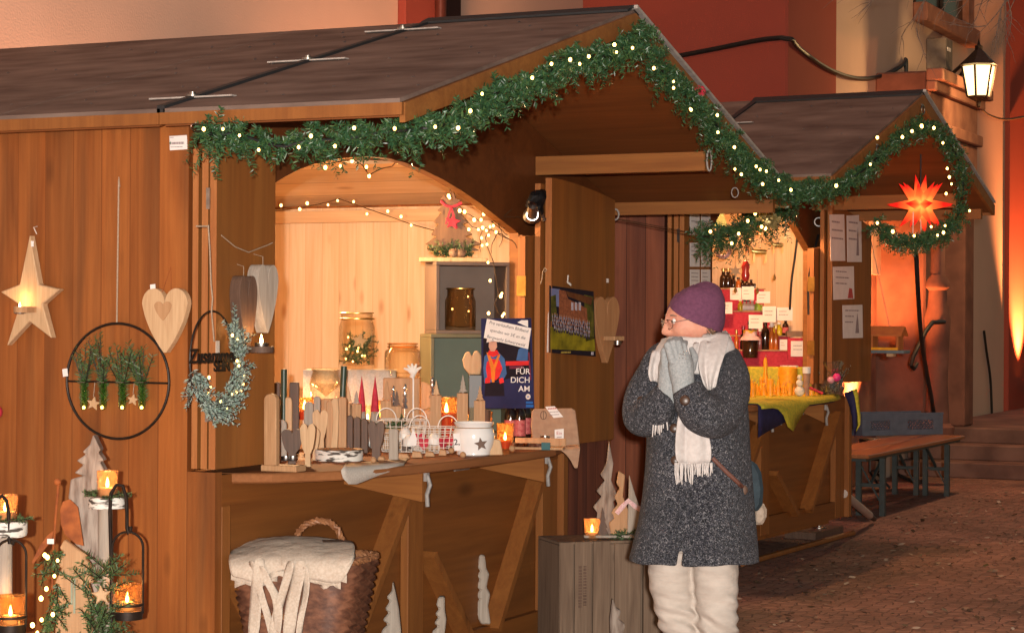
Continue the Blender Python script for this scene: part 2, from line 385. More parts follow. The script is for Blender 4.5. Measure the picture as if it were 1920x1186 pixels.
M['dirtwall'] = nmat('stained_plinth', (.42, .2, .13), (.2, .08, .055), 2.2, .9, .2, detail=9)
g = MB(); n_ = 60
for i in range(n_):
    for j in range(n_):
        x0, x1 = -40+120*i/n_, -40+120*(i+1)/n_; y0, y1 = -50+100*j/n_, -50+100*(j+1)/n_
        g.add([(x0, y0, 0), (x1, y0, 0), (x1, y1, 0), (x0, y1, 0)], [(0, 1, 2, 3)])
tag(g.build('ground', M['cobble']), kind='structure')

ch = Thing('church_building', 'large cream and red rendered church wall lit orange behind the market stalls', 'building')
NY, TX, FY, EX = 3.1, 10.97, 1.17, 21.4           # nave wall, transept side, transept front, east end
b = MB(); b.box(-14, TX, NY, NY+1.2, 0, 11); b.build('nave_wall', M['cream'], ch)
b = MB(); b.box(TX+.02, EX, FY, FY+6, 0, 11); b.build('transept_wall', M['cream'], ch)
b = MB(); b.box(TX, TX+1.5, FY-.02, NY+2, 0, 11.02); b.build('corner_pilaster', M['redwall'], ch, bevel=.02)
p0 = at(760, 40, y=NY-.07); p1 = at(829, 40, y=NY-.07)
b = MB(); b.box(p0.x, p1.x, NY-.07, NY, 0, 10.9); b.build('wall_pilaster', M['redwall'], ch, bevel=.01)
p0 = at(831, 40, y=NY-.02); p1 = at(862, 40, y=NY-.02)
b = MB(); b.box(p0.x, p1.x, NY-.03, NY, 0, 10.8); b.build('dark_slit', nmat('dark_gap', (.02, .011, .01)), ch)
b = MB(); pc = at(826, 20, y=NY-.13); b.tube([(pc.x, NY-.13, 0), (pc.x, NY-.13, 10)], .045, 12); b.build('downpipe', nmat('brown_downpipe', (.12, .035, .025), rough=.4, metal=.4), ch, True)
p0 = at(1893, 300, y=FY-.06)
b = MB(); b.box(p0.x, EX+.05, FY-.06, FY+5.9, 0, 10.9); b.build('wall_pilaster', M['redwall'], ch, bevel=.01)
# window with stone sill, high on the transept
xa = at(1712, 20, y=FY).x; xb = at(1800, 20, y=FY).x; zs = 4.98
w = MB(); w.box(xa, xb, FY-.03, FY+.02, zs, 8.2); wf = w.build('window', nmat('dark_window', (.03, .017, .012), rough=.2), ch)
w = MB(); w.box(xa-.02, xb+.35, FY-.16, FY, zs-.2, zs); w.box(xb, xb+.3, FY-.1, FY, zs, 8.4); w.build('stone_frame', M['sand'], wf, bevel=.015)
w = MB()
for k in range(1, 6): w.box(xa, xb, FY-.06, FY-.035, zs+.5*k, zs+.5*k+.05)
w.box((xa+xb)/2-.03, (xa+xb)/2+.03, FY-.065, FY-.034, zs, 8.2); w.build('window_bars', M['iron'], wf)
# portal: stone jambs, cornice and a plank door
PY = .62; PX0 = at(1742, 300, y=PY).x; PX1 = PX0+2.1; PZ = at(1742, 128, y=PY).z
w = MB(); w.box(PX0, PX0+.42, PY+.03, FY, .48, PZ-.02); w.box(PX1-.42, PX1, PY+.03, FY, .48, PZ-.02); pj = w.build('portal_jamb', M['sandd'], ch, bevel=.02)
w = MB()
for k, (o, z0, z1) in enumerate(((.0, PZ-.95, PZ-.62), (.05, PZ-.62, PZ-.5), (.0, PZ-.5, PZ-.22), (.07, PZ-.22, PZ-.12), (.14, PZ-.12, PZ))):
    w.box(PX0-.02, PX1+o, PY-o, PY+.028, z0, z1)
w.build('portal_cornice', M['sand'], ch, bevel=.012)
w = MB(); w.box(PX0+.42, PX1-.42, PY+.3, PY+.36, .48, PZ-.95); dr = w.build('portal_door', wood('old_oak_door', (.12, .05, .02), (.07, .03, .012), 'z', 1, 'x', .18), ch)
w = MB(); w.box(PX0+.42, PX1-.42, PY+.05, FY, PZ-.95, PZ-.6); w.build('door_lintel', M['sandd'], dr)
# stained plinth and niche panel between stall and portal
w = MB(); w.box(TX+1.55, PX0, FY-.03, FY, .0, 2.15); w.build('plinth', M['dirtwall'], ch, bevel=.01)
a0 = at(1632, 450, y=FY-.05); a1 = at(1700, 450, y=FY-.05)
w = MB(); w.box(a0.x, a1.x, FY-.07, FY-.03, at(1660, 516, y=FY-.05).z, at(1660, 385, y=FY-.05).z); w.build('notice_board', nmat('pale_board', (.6, .46, .36), (.52, .38, .3), 6, .8), ch)
w = MB()
cx = at(1758, 600, y=.5).x
w.lathe([(.16, .48), (.17, .56), (.12, .6), (.1, 1.0), (.115, 1.4), (.13, 1.62), (.1, 1.75), (.085, 1.9), (.12, 1.93), (.12, 1.98), (.07, 2.05), (.07, 3.2)], 20, (cx, .5, 0)); w.build('portal_column', M['sandd'], ch, True)
# outdoor steps to the portal
M_ = M['step']
s = MB(); SX = 14.69
for k in range(3): s.box(SX+.36*k, 26, -6.5+.0*k, FY-.035-.002*k, .16*k, .16*(k+1)-.0)
tag(s.build('steps', M_, bevel=.012), kind='structure')
# railing
rl = Thing('iron_railing', 'curled iron handrail fixed to the dark portal column', 'railing')
def pw(px, py, **k): return tuple(at(px, py, **k))
q = [pw(1770, 603, y=.34), pw(1748, 604, y=.34), pw(1735, 622, y=.34), pw(1722, 648, y=.34), pw(1712, 668, y=.34), pw(1708, 684, y=.34), pw(1713, 690, y=.34), pw(1718, 682, y=.34)]
MB().tube(q, .022, 8).build('handrail', M['iron'], rl, True)
MB().tube([pw(1770, 603, y=.34), (cx, .5, at(1770, 603, y=.34).z)], .016, 8).build('bracket', M['iron'], rl, True)

# cable slung along the church
cb = MB(); Y1 = FY-.05
pts = [at(1262, 107, x=TX-.06), at(1340, 92, x=TX-.06), at(1420, 76, x=TX-.06), at(1465, 71, x=TX-.06), Vector((TX-.06, FY-.08, at(1470, 70, y=FY-.06).z))]
for px, py in ((1500, 92), (1540, 122), (1580, 141), (1620, 148), (1660, 140), (1692, 122), (1698, 112)): pts.append(at(px, py, y=Y1))
pts += [at(1699, 140, y=Y1), at(1699, 330, y=Y1)]
tag(cb.tube(sm(pts[:4])+sm(pts[4:]), .022, 8).build('wall_cable', M['wire'], None, True), 'thick black cable sagging across the red corner of the church', 'cable')
tag(MB().tube(sm([at(1837, 202, y=FY-.05), at(1855, 216, y=FY-.05), at(1885, 224, y=FY-.07), at(1925, 218, y=FY-.1)]), .015, 6).build('wall_cable', M['wirebrown'], None, True), 'thin brown cable on the church wall below the lantern', 'cable')
tag(MB().tube(sm([at(1716, 440, y=-.05), at(1722, 560, y=-.02), at(1728, 640, y=.1), at(1738, 700, y=.25), at(1749, 760, y=.35), at(1752, 790, y=.4)]), .02, 8).build('power_cable', M['wire'], None, True), 'black cable hanging down in front of the portal from the red star', 'cable')
tag(MB().tube(sm([at(1845, 620, y=FY-.04), at(1850, 660, y=FY-.04), at(1857, 710, y=FY-.04), at(1860, 778, y=FY-.04)]), .016, 6).build('power_cable', M['wire'], None, True), 'short black cable climbing the plaster beside the bright light streak', 'cable')

# floodlights
def flood(loc, aim, label, energy, ang, col=(1, .31, .09)):
    t = Thing('floodlight', label, 'floodlight', loc, 0, 'orange floodlights washing the church')
    m = MB(); m.lathe([(.02, 0), (.1, .0), (.12, .04), (.13, .16), (.15, .17), (.15, .2), (.12, .2), (.11, .12), (.0, .1)], 20); m.build('housing', M['black'], t, True)
    m = MB(); m.lathe([(.0, .14), (.105, .14)], 20); m.build('lens', emit('flood_lens', (1, .36, .06), 14), t)
    m = MB(); m.tube([(-.17, 0, .1), (-.17, 0, -.1), (.17, 0, -.1), (.17, 0, .1)], .012, 6); m.tube([(-.17, 0, -.1), (-.2, -.12, -loc[2]+.02)], .012, 6); m.tube([(.17, 0, -.1), (.2, .12, -loc[2]+.02)], .012, 6); m.tube([(0, 0, -.1), (.0, -.15, -loc[2]+.02)], .012, 6)
    m.build('stand', M['black'], t, True)
    ld = bpy.data.lights.new('flood_lamp', 'SPOT'); lo = bpy.data.objects.new('flood_lamp', ld); COL.objects.link(lo); lo.parent = t.o
    ld.energy = energy; ld.color = col; ld.spot_size = R(ang); ld.spot_blend = .8; ld.shadow_soft_size = .05
    lo.location = (0, 0, .24); lo.rotation_euler = Vector(aim).to_track_quat('-Z', 'Y').to_euler()
    return t
fl = at(1640, 862, z=.28)
flood(fl, (at(1615, 700, y=FY).x-fl.x, FY-fl.y-.12, 3.2), 'black floodlight on the ground under the beer bench', 8000, 80)
flood((at(1900, 700, y=FY).x, FY-.32, .62), (-.0, .12, 3), 'dark floodlight on the top step at the right edge of the photo', 4000, 80)
flood((at(15, 60, y=NY).x, NY-.32, .3), (0, .14, 3), 'floodlight behind the left part of the big stall roof', 1900, 80, (1, .42, .2))
flood((at(715, 60, y=NY).x, NY-.32, .3), (0, .14, 3), 'floodlight behind the roof ridge beside the red pilaster', 3600, 95, (1, .42, .2))
# ---------------------------------------------------------------- the market stalls (both of one make)
def hut(T, p):
    W, D, e, o, ze, zr, xr, zeR, eR = (p[k] for k in 'W D e o ze zr xr zeR eR'.split())
    sl = (zr-ze)/(xr+e); sr = (zr-zeR)/(W+eR-xr)
    def under(x): return ze+sl*(x+e) if x < xr else zr-sr*(x-xr)
    th, ts = .05, .016
    y1, y2 = p['ys']
    # walls
    b = MB(); b.prism([(-.127, p.get('zg', .0)), (D, p.get('zg', 0)), (D, under(0)-.004), (.0, under(0)-.004), (0, 1.01), (-.127, 1.01)], 0, .045, 'x'); b.build('side_wall', M[p['plank']], T)
    b = MB(); b.prism([(.0, .1), (D, .1), (D, under(W)-.004), (0, under(W)-.004)], W-.045, W, 'x'); b.build('side_wall', M[p['plank']], T)
    b = MB(); b.prism([(.045, .1), (W-.045, .1), (W-.045, under(W)-.01), (xr, zr-.01), (.045, under(0)-.01)], D-.05, D); b.build('back_wall', M['plank2'], T)
    ar = p['arch']
    out = [(.046, 1.012), (ar[0][0], 1.012)]+ar+[(ar[-1][0], 1.012), (W-.046, 1.012), (W-.046, under(W)-.006), (xr, zr-.006), (.046, under(0)-.006)]
    b = MB(); b.prism(out, 0.0, .05, 'y', 0, 1); b.build('front_wall', [M['dark'], M['timbery']], T)
    b = MB(); b.box(W-.07, W-.047, .055, D-.075, .1, under(W)-.03); b.build('pine_lining', M['pine'], T)
    b = MB(); b.box(.047, .07, .055, D-.075, .1, under(0)-.03); b.build('pine_lining', M['pine'], T)
    b = MB(); b.prism([(.072, .1), (W-.072, .1), (W-.072, under(W)-.06), (xr, zr-.06), (.072, under(0)-.06)], D-.074, D-.052); b.build('pine_lining', wood('pale_pine_back', (.74, .52, .33), (.62, .39, .21), 'z', 1.2, 'x', .115, .9, seam=.9, var=.07, rough=.6), T)
    b = MB(); b.prism([(.05, under(.05)-.012), (xr, zr-.012), (W-.05, under(W-.05)-.012), (W-.05, under(W-.05)-.03), (xr, zr-.03), (.05, under(.05)-.03)], .056, D-.08); b.build('ceiling_lining', M['pinec'], T)
    b = MB(); b.box(.05, W-.05, .05, D-.05, .06, .1); b.build('floor_board', M['timber'], T)
    # ceiling timbers inside
    b = MB(); b.bar((xr+.35, .06, under(xr+.35)-.12), (xr+.35, D-.08, under(xr+.35)-.12), .09, .16); b.build('ceiling_beam', M['pinec'], T)
    b = MB(); b.bar((W-.14, .3, under(W)-.085), (W-.14, D-.08, under(W)-.085), .05, .07); b.build('ceiling_beam', M['pinec'], T)
    # roof: sheets on brown boards
    def slab(x0, z0, x1, z1, ya, yb, name):
        r = MB(); r.prism([(x0, z0), (x1, z1), (x1, z1+th), (x0, z0+th)], ya, yb); q = r.build(name, M['ply_roof'], T)
        d = .012 if x0 < x1 else -.012
        r = MB(); r.prism([(x0-d, z0+th), (x1, z1+th), (x1, z1+th+ts), (x0-d, z0+th+ts)], ya-.008, yb); 
        k = abs(x1-x0)
        for i in range(2, 9, 1):
            for j in range(3):
                fx = (j+.5)/3+.08*math.sin(i*5+j); yy = ya+(yb-ya)*(i-1.5)/7.5
                x = x0+(x1-x0)*fx; z = z0+(z1-z0)*fx+th+ts
                r.lathe([(.008, 0), (.006, .004), (0, .005)], 8, (x, yy, z), 1)
        r.build('roof_sheet', [M['roof'], M['steel']], q)
        return q
    M.setdefault('ply_roof', wood('brown_roof_board', (.23, .075, .019), (.15, .046, .012), 'y', .7, knots=.15, rough=.55))
    slab(-e, ze, xr, zr, -o, y1-.012, 'roof_panel'); slab(-e, ze, xr, zr, y1+.012, y2-.009, 'roof_panel'); slab(-e, ze, xr, zr, y2+.009, D+.45, 'roof_panel')
    slab(W+eR, zeR, xr+.002, zr, -o, y1, 'roof_panel'); slab(W+eR, zeR, xr+.002, zr, y1+.003, D+.45, 'roof_panel')
    t = th+ts
    b = MB(); b.prism([(xr-.07, under(xr-.07)+t+.004), (xr, zr+t+.008), (xr+.07, under(xr+.07)+t+.004), (xr+.07, under(xr+.07)+t+.014), (xr, zr+t+.022), (xr-.07, under(xr-.07)+t+.014)], -o-.012, y1+.02); b.build('ridge_cap', M['rubber'], T)
    b = MB(); b.prism([(-e-.012, ze+th), (xr-.07, under(xr-.07)+th), (xr-.07, under(xr-.07)+t+.012), (-e-.012, ze+t+.012)], y1-.018, y1+.018); b.build('joint_strip', M['rubber'], T)
    for x in p['clips']:
        b = MB(); z = under(x)+t; b.box(x-.018, x+.018, y1-.19, y1+.19, z+.004, z+.01); q = b.build('joint_clip', M['alu'], T)
        b = MB(); b.lathe([(.026, 0), (.026, .008), (.012, .009), (.012, .018), (0, .019)], 12, (x, y1, z+.01)); b.build('bolt', M['steel'], q, True)
    # white metal edge strip on the right slope, barge boards and eave boards
    b = MB(); b.prism([(xr+.004, zr+t+.006), (W+eR, zeR+t), (W+eR, zeR+t+.014), (xr+.004, zr+t+.022)], -o-.03, -o+.02); b.build('edge_strip', M['alu'], T)
    b = MB(); b.prism([(-e, ze-.02), (xr-.001, zr-.035), (xr-.001, zr+th), (-e, ze+th)], -o-.024, -o-.001); b.build('barge_board', M['timbery'], T)
    b = MB(); b.prism([(W+eR, zeR-.02), (xr+.001, zr-.035), (xr+.001, zr+th), (W+eR, zeR+th)], -o-.024, -o-.001); b.build('barge_board', M['timbery'], T)
    b = MB(); b.box(-e-.02, -e-.001, -o-.02, y1, ze+.006, ze+th); b.box(-e-.02, -e-.001, y1+.004, D+.45, ze+.006, ze+th); b.build('eave_board', M['timber'], T)
    b = MB(); b.box(W+eR+.001, W+eR+.02, -o, D+.1, zeR-.02, zeR+th); b.build('eave_board', M['timbery'], T)
    b = MB(); b.box(p['beam'][0], p['beam'][0]+.07, -o+.05, -.002, p['beam'][1], p['beam'][1]+.095); b.build('roof_brace', M['timbery'], T)
    b = MB(); b.box(W+eR-.2, W+eR-.16, -o+.02, -.002, under(W)-.1, under(W)-.03); b.build('roof_brace', M['timbery'], T)
    for (x, z) in p.get('eyes', []):
        b = MB(); b.tube([(x+.03*math.cos(a), -o-.03, z+.03*math.sin(a)) for a in [i*.5236 for i in range(12)]], .005, 6, True); b.box(x-.012, x+.012, -o-.03, -o-.02, z+.025, z+.035); b.build('ring_hook', M['steel'], T, True)
    # shutters folded back against the front: leaves of layered board
    B1_ = p['base'][0]; l0, l1, lz0, lz1 = p['leafL']
    for i, (ya, yb) in enumerate(((-.128, -.098), (-.09, -.062), (-.046, -.02))):
        b = MB(); b.prism([(l0, lz0), (l1, lz0), (l1, lz1), (l0+.25*(l1-l0), lz1-.02), (l0, lz1-.06)], ya, yb, 'y', 0, 1); q = b.build('shutter_leaf', [M['ply'], M['edge']], T)
        if i == 0:
            for z in (lz0+.22, lz1-.25): b = MB(); b.box(l0-.006, l0+.002, -.1, -.084, z-.04, z+.04); b.build('hinge', M['steel'], q)
    r0, r1, rz0, rzA, rzB = p['leafR']
    def curve(xa, za, xb, zb, n=10): return [(xa+(xb-xa)*i/n, za+(zb-za)*(i/n)**1.7) for i in range(n+1)]
    for i, (xa, xb, ya, yb, za, zb) in enumerate(((r0, r1, -.17, -.135, rzA, rzB), (r0-.04, r1-.1, -.125, -.095, rzA-.03, rzB), (r0-.135, r0+.2, -.085, -.055, rzA-.3, rzA-.26), (r0-.05, r1-.2, -.04, -.006, rzA-.3, rzB-.1))):
        b = MB(); b.prism([(xb, rz0), (xa, rz0)]+curve(xa, za, xb, zb), ya, yb, 'y', 0, 1); q = b.build('shutter_leaf', [M['ply'], M['edge']], T)
        if i == 2:
            for z in (rz0+.25, rzA-.55): b = MB(); b.box(xa-.014, xa-.003, -.095, -.045, z-.05, z+.05); b.build('hinge', M['brass'], q)
    b = MB(); x = ar[-1][0]; b.box(x+.005, x+.05, -.02, -.001, 1.02, ar[-1][1]-.01); b.box(x+.06, x+.1, -.03, -.001, 1.02, ar[-1][1]-.01); b.build('jamb_strip', M['edge'], T)
    b = MB(); b.prism([(B1_+.061, .1), (W-.046, .1), (W-.046, 1.011), (B1_+.061, 1.011)], .0, .045); b.build('lower_front_wall', M['plankx'], T)
    # base under the counter
    B1, zb, zt = p['base']; mid = p['mid']
    b = MB(); b.box(.046, B1-.005, -.085, -.055, zb+.02, zt-.02); b.build('base_panel', M['plyx'], T)
    for xa, xb in ((.046, .11), (mid, mid+.15), (B1-.19, B1)):
        b = MB(); b.box(xa, xb, -.127, -.086, zb, zt-.12); q = b.build('base_post', M['timber'], T, bevel=.004)
    b = MB(); b.box(B1, B1+.06, -.16, .05, zb, zt-.01); b.build('base_post', M['timber'], T, bevel=.004)
    b = MB(); b.box(.111, mid-.002, -.126, -.0865, zb, zb+.12); b.box(mid+.152, B1-.192, -.126, -.0865, zb, zb+.12); b.build('bottom_rail', M['plyx'], T)
    b = MB(); b.box(.046, B1, -.127, -.087, zt-.12, zt-.002); b.build('top_rail', M['plyx'], T)
    zm = zt-.12
    for a, c in (((mid-.02, zm-.04), (mid-.62, zb+.1)), ((mid+.18, zm-.35), (mid+.58, zb+.1)), ((B1-.2, zm-.0), (B1-.78, zb+.1)), ((.14, zm-.3), (.55, zb+.1))):
        b = MB(); b.bar((a[0], -.108, a[1]), (c[0], -.108, c[1]), .035, .13, (0, 1, 0)); b.v = [(x, y, z) for x, y, z in b.v]; b.build('brace', M['timber'], T)
    # counter flap with its bowed edge and fold-out arms
    fl = p['flap']
    b = MB(); b.prism(fl, zt-.038, zt, 'z'); b.build('counter_flap', wood('counter_board', (.3, .12, .045), (.2, .075, .027), 'x', 1, knots=.2, rough=.75, spec=.15), T, bevel=.006)
    b = MB(); b.box(ar[0][0]-.35, ar[-1][0]+.6, .052, .95, zt-.036, zt-.001); b.build('counter_board', M['timbery'], T)
    for x in p['arms']:
        b = MB(); al = p.get('arm', .5); b.prism([(-.128, zt-.04), (-al, zt-.04), (-al, zt-.16), (-.128, zt-.1)], x-.02, x+.02, 'x'); q = b.build('counter_arm', M['timbery'], T)
        b = MB(); b.tube([(x, -al-.012, zt-.05), (x+.003, -al-.025, zt-.09), (x, -al-.012, zt-.13), (x, -al-.015, zt-.18)], .009, 6); b.box(x-.012, x+.012, -al-.016, -al-.002, zt-.075, zt-.04); b.build('hook', M['hook'], q, True)
    x = p['arms'][1]-.42; b = MB(); b.box(x-.1, x+.28, -.135, -.128, zt-.075, zt-.055); b.tube([(x-.08, -.14, zt-.06), (x-.085, -.15, zt-.16)], .007, 6); b.tube([(x+.15, -.14, zt-.06), (x+.15, -.16, zt-.1), (x+.3, -.16, zt-.1)], .007, 6); b.build('slide_bolt', M['hook'], T, True)
    return under
AR1 = [(.61, 2.143)]+[tuple((lambda q: (q.x, q.z))(at(px, py, y=0))) for px, py in ((535, 331), (560, 318), (590, 307), (620, 300), (655, 295), (690, 293), (725, 296), (760, 305), (795, 319), (830, 336), (865, 357), (900, 381), (938, 411))]+[(2.975, 2.035)]
H1 = Thing('market_stall', 'large brown wooden market stall with an arched window full of wooden gifts', 'market stall')
FL1 = [(.115, -.128), (.16, -.2)]+[(lambda q: (q.x, q.y))(at(px, py, z=1.0)) for px, py in ((510, 887), (570, 885), (640, 882), (705, 877.5), (770, 872), (835, 865.5), (900, 858), (950, 851.5), (1000, 845.5))]+[(2.2, -.56), (2.5, -.47), (2.75, -.34), (2.97, -.15), (2.97, .05), (.115, .05)]
FL1 = [q for i, q in enumerate(FL1) if i == 0 or (Vector(q)-Vector(FL1[i-1])).length > .01]
cl = [at(px, py, y=.033).x for px, py in ((361, 190), (577, 122), (755, 62))]
bm_ = at(1010, 328, y=-.02)
under1 = hut(H1, dict(W=4.22, D=2.35, e=.129, o=.98, ze=2.317, zr=2.927, xr=2.067, zeR=2.236, eR=.15, ys=(.033, .816), plank='plank', arch=AR1,
    clips=cl, beam=(bm_.x, bm_.z), leafL=(-.002, .42, 1.022, 2.3), leafR=(3.01, 3.85, .95, 2.315, 2.245), base=(3.2, .0, 1.0), mid=1.56, flap=FL1, arms=(1.0, 2.22),
    eyes=[(.05, 2.31), (.62, 2.47), (1.98, 2.84)]))
# warm lamp under the ceiling of the big stall
cl_ = Thing('clamp_lamp', 'round warm lamp under the stall ceiling behind the top of the arch', 'lamp', at(692, 296, d=9.9), 0)
MB().lathe([(.0, .06), (.05, .05), (.11, .0), (.115, -.02), (.1, -.02)], 20).build('lamp_shade', M['steel'], cl_, True)
MB().lathe([(.0, -.012), (.098, -.012)], 20).build('diffuser', emit('lamp_diffuser', (1, .62, .3), 22), cl_)
def warm(parent, loc, energy, name='stall_lamp', col=(1, .55, .24), r=.06):
    ld = bpy.data.lights.new(name, 'POINT'); lo = bpy.data.objects.new(name, ld); COL.objects.link(lo); lo.parent = parent.o
    ld.energy = energy; ld.color = col; ld.shadow_soft_size = r; lo.location = loc; return lo
warm(cl_, (.35, .55, -.3), 125, 'stall_lamp', (1, .61, .3))

H2A = R(-3.12); H2 = Thing('market_stall', 'smaller brown market stall behind with bottles, candles and a red star', 'market stall', (5.039, 0, .07), H2A)
AR2 = [(.73, 2.12)]+[H2.L(px, py) for px, py in ((1350, 380), (1385, 366), (1420, 368), (1450, 378), (1480, 403), (1500, 432))]+[H2.L(1518, 470)]
AR2 = [(.73, 2.1), (.85, 2.2), (1.0, 2.27), (1.3, 2.335), (1.6, 2.33), (1.85, 2.28)]+[H2.L(px, py) for px, py in ((1480, 400), (1500, 436))]+[H2.L(1519, 470)]
FL2 = [(.115, -.128), (.3, -.22), (.7, -.3), (1.2, -.315), (1.6, -.3), (2.0, -.26), (2.4, -.2), (2.78, -.1), (2.8, .05), (.115, .05)]
cl = [H2.L3(px, py, .03).x for px, py in ((1360, 262), (1430, 206))]
b_ = H2.L3(1655, 358, -.02)
under2 = hut(H2, dict(W=3.08, D=2.3, e=.123, o=1.084, ze=2.297, zr=2.918, xr=1.556, zeR=2.297, eR=.123, ys=(.033, .816), plank='plank2', arch=AR2,
    clips=cl, beam=(2.5, 2.3), leafL=(-.002, .38, 1.022, 2.28), leafR=(2.46, 3.3, 1.09, 2.33, 2.2), base=(2.86, .13, 1.0), arm=.27, mid=1.25, flap=FL2, arms=(1.05, 2.05),
    eyes=[(.1, 2.35), (.62, 2.55), (1.5, 2.87)], zg=.0))
s2 = Thing('added_lamp', 'unseen warm lamp added above the arch inside the smaller stall', 'lamp', H2.o.matrix_basis @ Vector((1.7, 1.1, 2.2)) if False else (5.039+1.72, .22, 2.57), H2A)  # extra lamp hidden over the arch, added to brighten the goods below
MB().ball((0, 0, 0), .05, 14).build('globe', emit('lamp_globe', (1, .62, .3), 20), s2, True)
MB().lathe([(.03, .045), (.03, .12)], 12).build('lamp_holder', M['black'], s2, True)
warm(s2, (0, 0, -.12), 85)
# ---------------------------------------------------------------- shared small makers
def arcpts(cx, cy, rx, ry, a0, a1, n): return [(cx+rx*math.cos(R(a0+(a1-a0)*i/n)), cy-ry*math.sin(R(a0+(a1-a0)*i/n))) for i in range(n+1)]
def fir_px(x0, y0, x1, y1, n=5, trunk=.1, lean=0, seed=0):
    """pixel outline of a sawn fir: n tiers, a short trunk"""
    rnd = random.Random(seed); cx = (x0+x1)/2; w = (x1-x0)/2; h = y1-y0; th = h*trunk; l = []; r = []
    for i in range(n):
        ya = y0+(h-th)*(i+1)/n; wo = w*(i+1.2)/(n+.2)*(1+rnd.uniform(-.06, .06)); wi = wo*.58
        s = lean*(1-(i+1)/n)
        l += [(cx-wo+s, ya+rnd.uniform(-1, 1)), (cx-wi+s, ya-h*.012)]; r += [(cx+wo+s, ya+rnd.uniform(-1, 1)), (cx+wi+s, ya-h*.012)]
    tw = w*.2
    return [(cx+lean, y0)]+r[:-1]+[(cx+tw, y1-th), (cx+tw, y1), (cx-tw, y1), (cx-tw, y1-th)]+l[:-1][::-1]
def heart_px(x0, y0, x1, y1, n=14, tail=1.0):
    cx = (x0+x1)/2; w = (x1-x0)/2; h = y1-y0; top = y0+h*.24; o = []
    for i in range(n+1):
        a = math.pi*(1-i/n); o.append((cx-w/2+w/2*math.cos(a)*1.0, top-h*.24*math.sin(a)))
    for i in range(1, n+1):
        a = math.pi*(1-i/n); o.append((cx+w/2+w/2*math.cos(a), top-h*.24*math.sin(a)))
    for i in range(1, 8):
        t = i/8; o.append((cx+w*(1-t)**(.72*tail)*(1+.12*math.sin(t*3)), top+(y1-top)*t))
    o += [(cx+w*.05, y1), (cx-w*.05, y1)]
    for i in range(7, 0, -1):
        t = i/8; o.append((cx-w*(1-t)**(.72*tail)*(1+.12*math.sin(t*3)), top+(y1-top)*t))
    return o
def star_px(cx, cy, r, ri=.45, n=5, a0=90, sy=1): 
    return [(cx+(r if k % 2 == 0 else r*ri)*math.cos(R(a0+180*k/n)), cy-sy*(r if k % 2 == 0 else r*ri)*math.sin(R(a0+180*k/n))) for k in range(2*n)]
def cut(name, label, cat, loc, rz, px, t, mat, group=None, y0=0, bevel=.003, part='body'):
    T = Thing(name, label, cat, loc, rz, group); b = MB(); b.prism(T.P(px), y0, y0+t); b.build(part, mat, T, bevel=bevel); return T
def flame(T, loc, s=1.0, light=0, glow=True):
    b = MB(); b.lathe([(0, 0), (.0042*s, .004*s), (.005*s, .009*s), (.003*s, .02*s), (0, .03*s)], 10, loc); b.build('flame', M['flame'], T, True)
    if light:
        ld = bpy.data.lights.new('candle_light', 'POINT'); lo = bpy.data.objects.new('candle_light', ld); COL.objects.link(lo); lo.parent = T.o if isinstance(T, Thing) else T
        ld.energy = light; ld.color = (1, .48, .16); ld.shadow_soft_size = .012; lo.location = (loc[0], loc[1], loc[2]+.045*s)
def tealight(label, loc, rz=FACE, lit=True, s=1.0, light=.12, group='tealights', mat=None):
    T = Thing('tealight', label, 'tealight', loc, rz, group)
    MB().lathe([(.0, 0), (.019*s, 0), (.0205*s, .004*s), (.0205*s, .017*s), (.0195*s, .017*s), (.0195*s, .012*s), (0, .012*s)], 18).build('cup', mat or M['steel'], T, True)
    MB().lathe([(.019*s, .010*s), (0, .0125*s)], 16).build('wax', M['wax'], T, True)
    if lit: flame(T, (0, 0, .012*s), s, light)
    return T
def candle_glass(label, loc, r, h, mat='frost', wax='wax', light=.25, group='candle glasses', taper=1.1, waxh=.35, lit=True, rz=FACE):
    T = Thing('candle_glass', label, 'candle glass', loc, rz, group)
    MB().lathe([(0, .0), (r, .0), (r*(1+(taper-1)*.5), h*.5), (r*taper, h), (r*taper-.003, h), (r*(1+(taper-1)*.5)-.003, h*.5), (r-.003, .006), (0, .006)], 22).build('glass', M[mat], T, True)
    MB().lathe([(0, .007), (r*.8, .007), (r*.84, h*waxh), (0, h*waxh-.004)], 18).build('candle', M[wax], T, True)
    if lit: flame(T, (0, 0, h*waxh), 1.25, light)
    return T
def bulbs(T, pts, r=.0075, mat='bulb', name='bulb'):
    p0 = None; out = []
    for p in pts:
        if p0 is None:
            b = MB(); b.ball((0, 0, 0), r, 10, (1, 1, 1.25)); p0 = b.build(name, M[mat], T, True); p0.location = p; out.append(p0)
        else:
            q = dup(p0, p, T); q.scale = [random.uniform(.7, 1.1)]*3; out.append(q)
    return out
def sprig(b, base, d, ln, n, nl, seed, spread=.55, w=.0022, curl=.0):
    """one twig: needles along a stem"""
    rnd = random.Random(seed); base = Vector(base); d = Vector(d).normalized(); u = d.orthogonal().normalized(); v = d.cross(u)
    for i in range(n):
        t = (i+.4)/n; p = base+d*ln*t+Vector((0, 0, -curl*t*t*ln)); a = rnd.uniform(0, 6.283)
        q = (d*rnd.uniform(.45, 1.0)*(1-spread)+ (u*math.cos(a)+v*math.sin(a))*spread).normalized()
        l = nl*rnd.uniform(.7, 1.15)*(1-.35*t); s = q.cross(Vector((rnd.uniform(-1, 1), rnd.uniform(-1, 1), rnd.uniform(-1, 1)))).normalized()*w
        m = p+q*l*.55+s*.9
        b.add([p-s*.5, p+s*.5, p+q*l*.6+s, p+q*l, p+q*l*.6-s], [(0, 1, 2, 3, 4)])
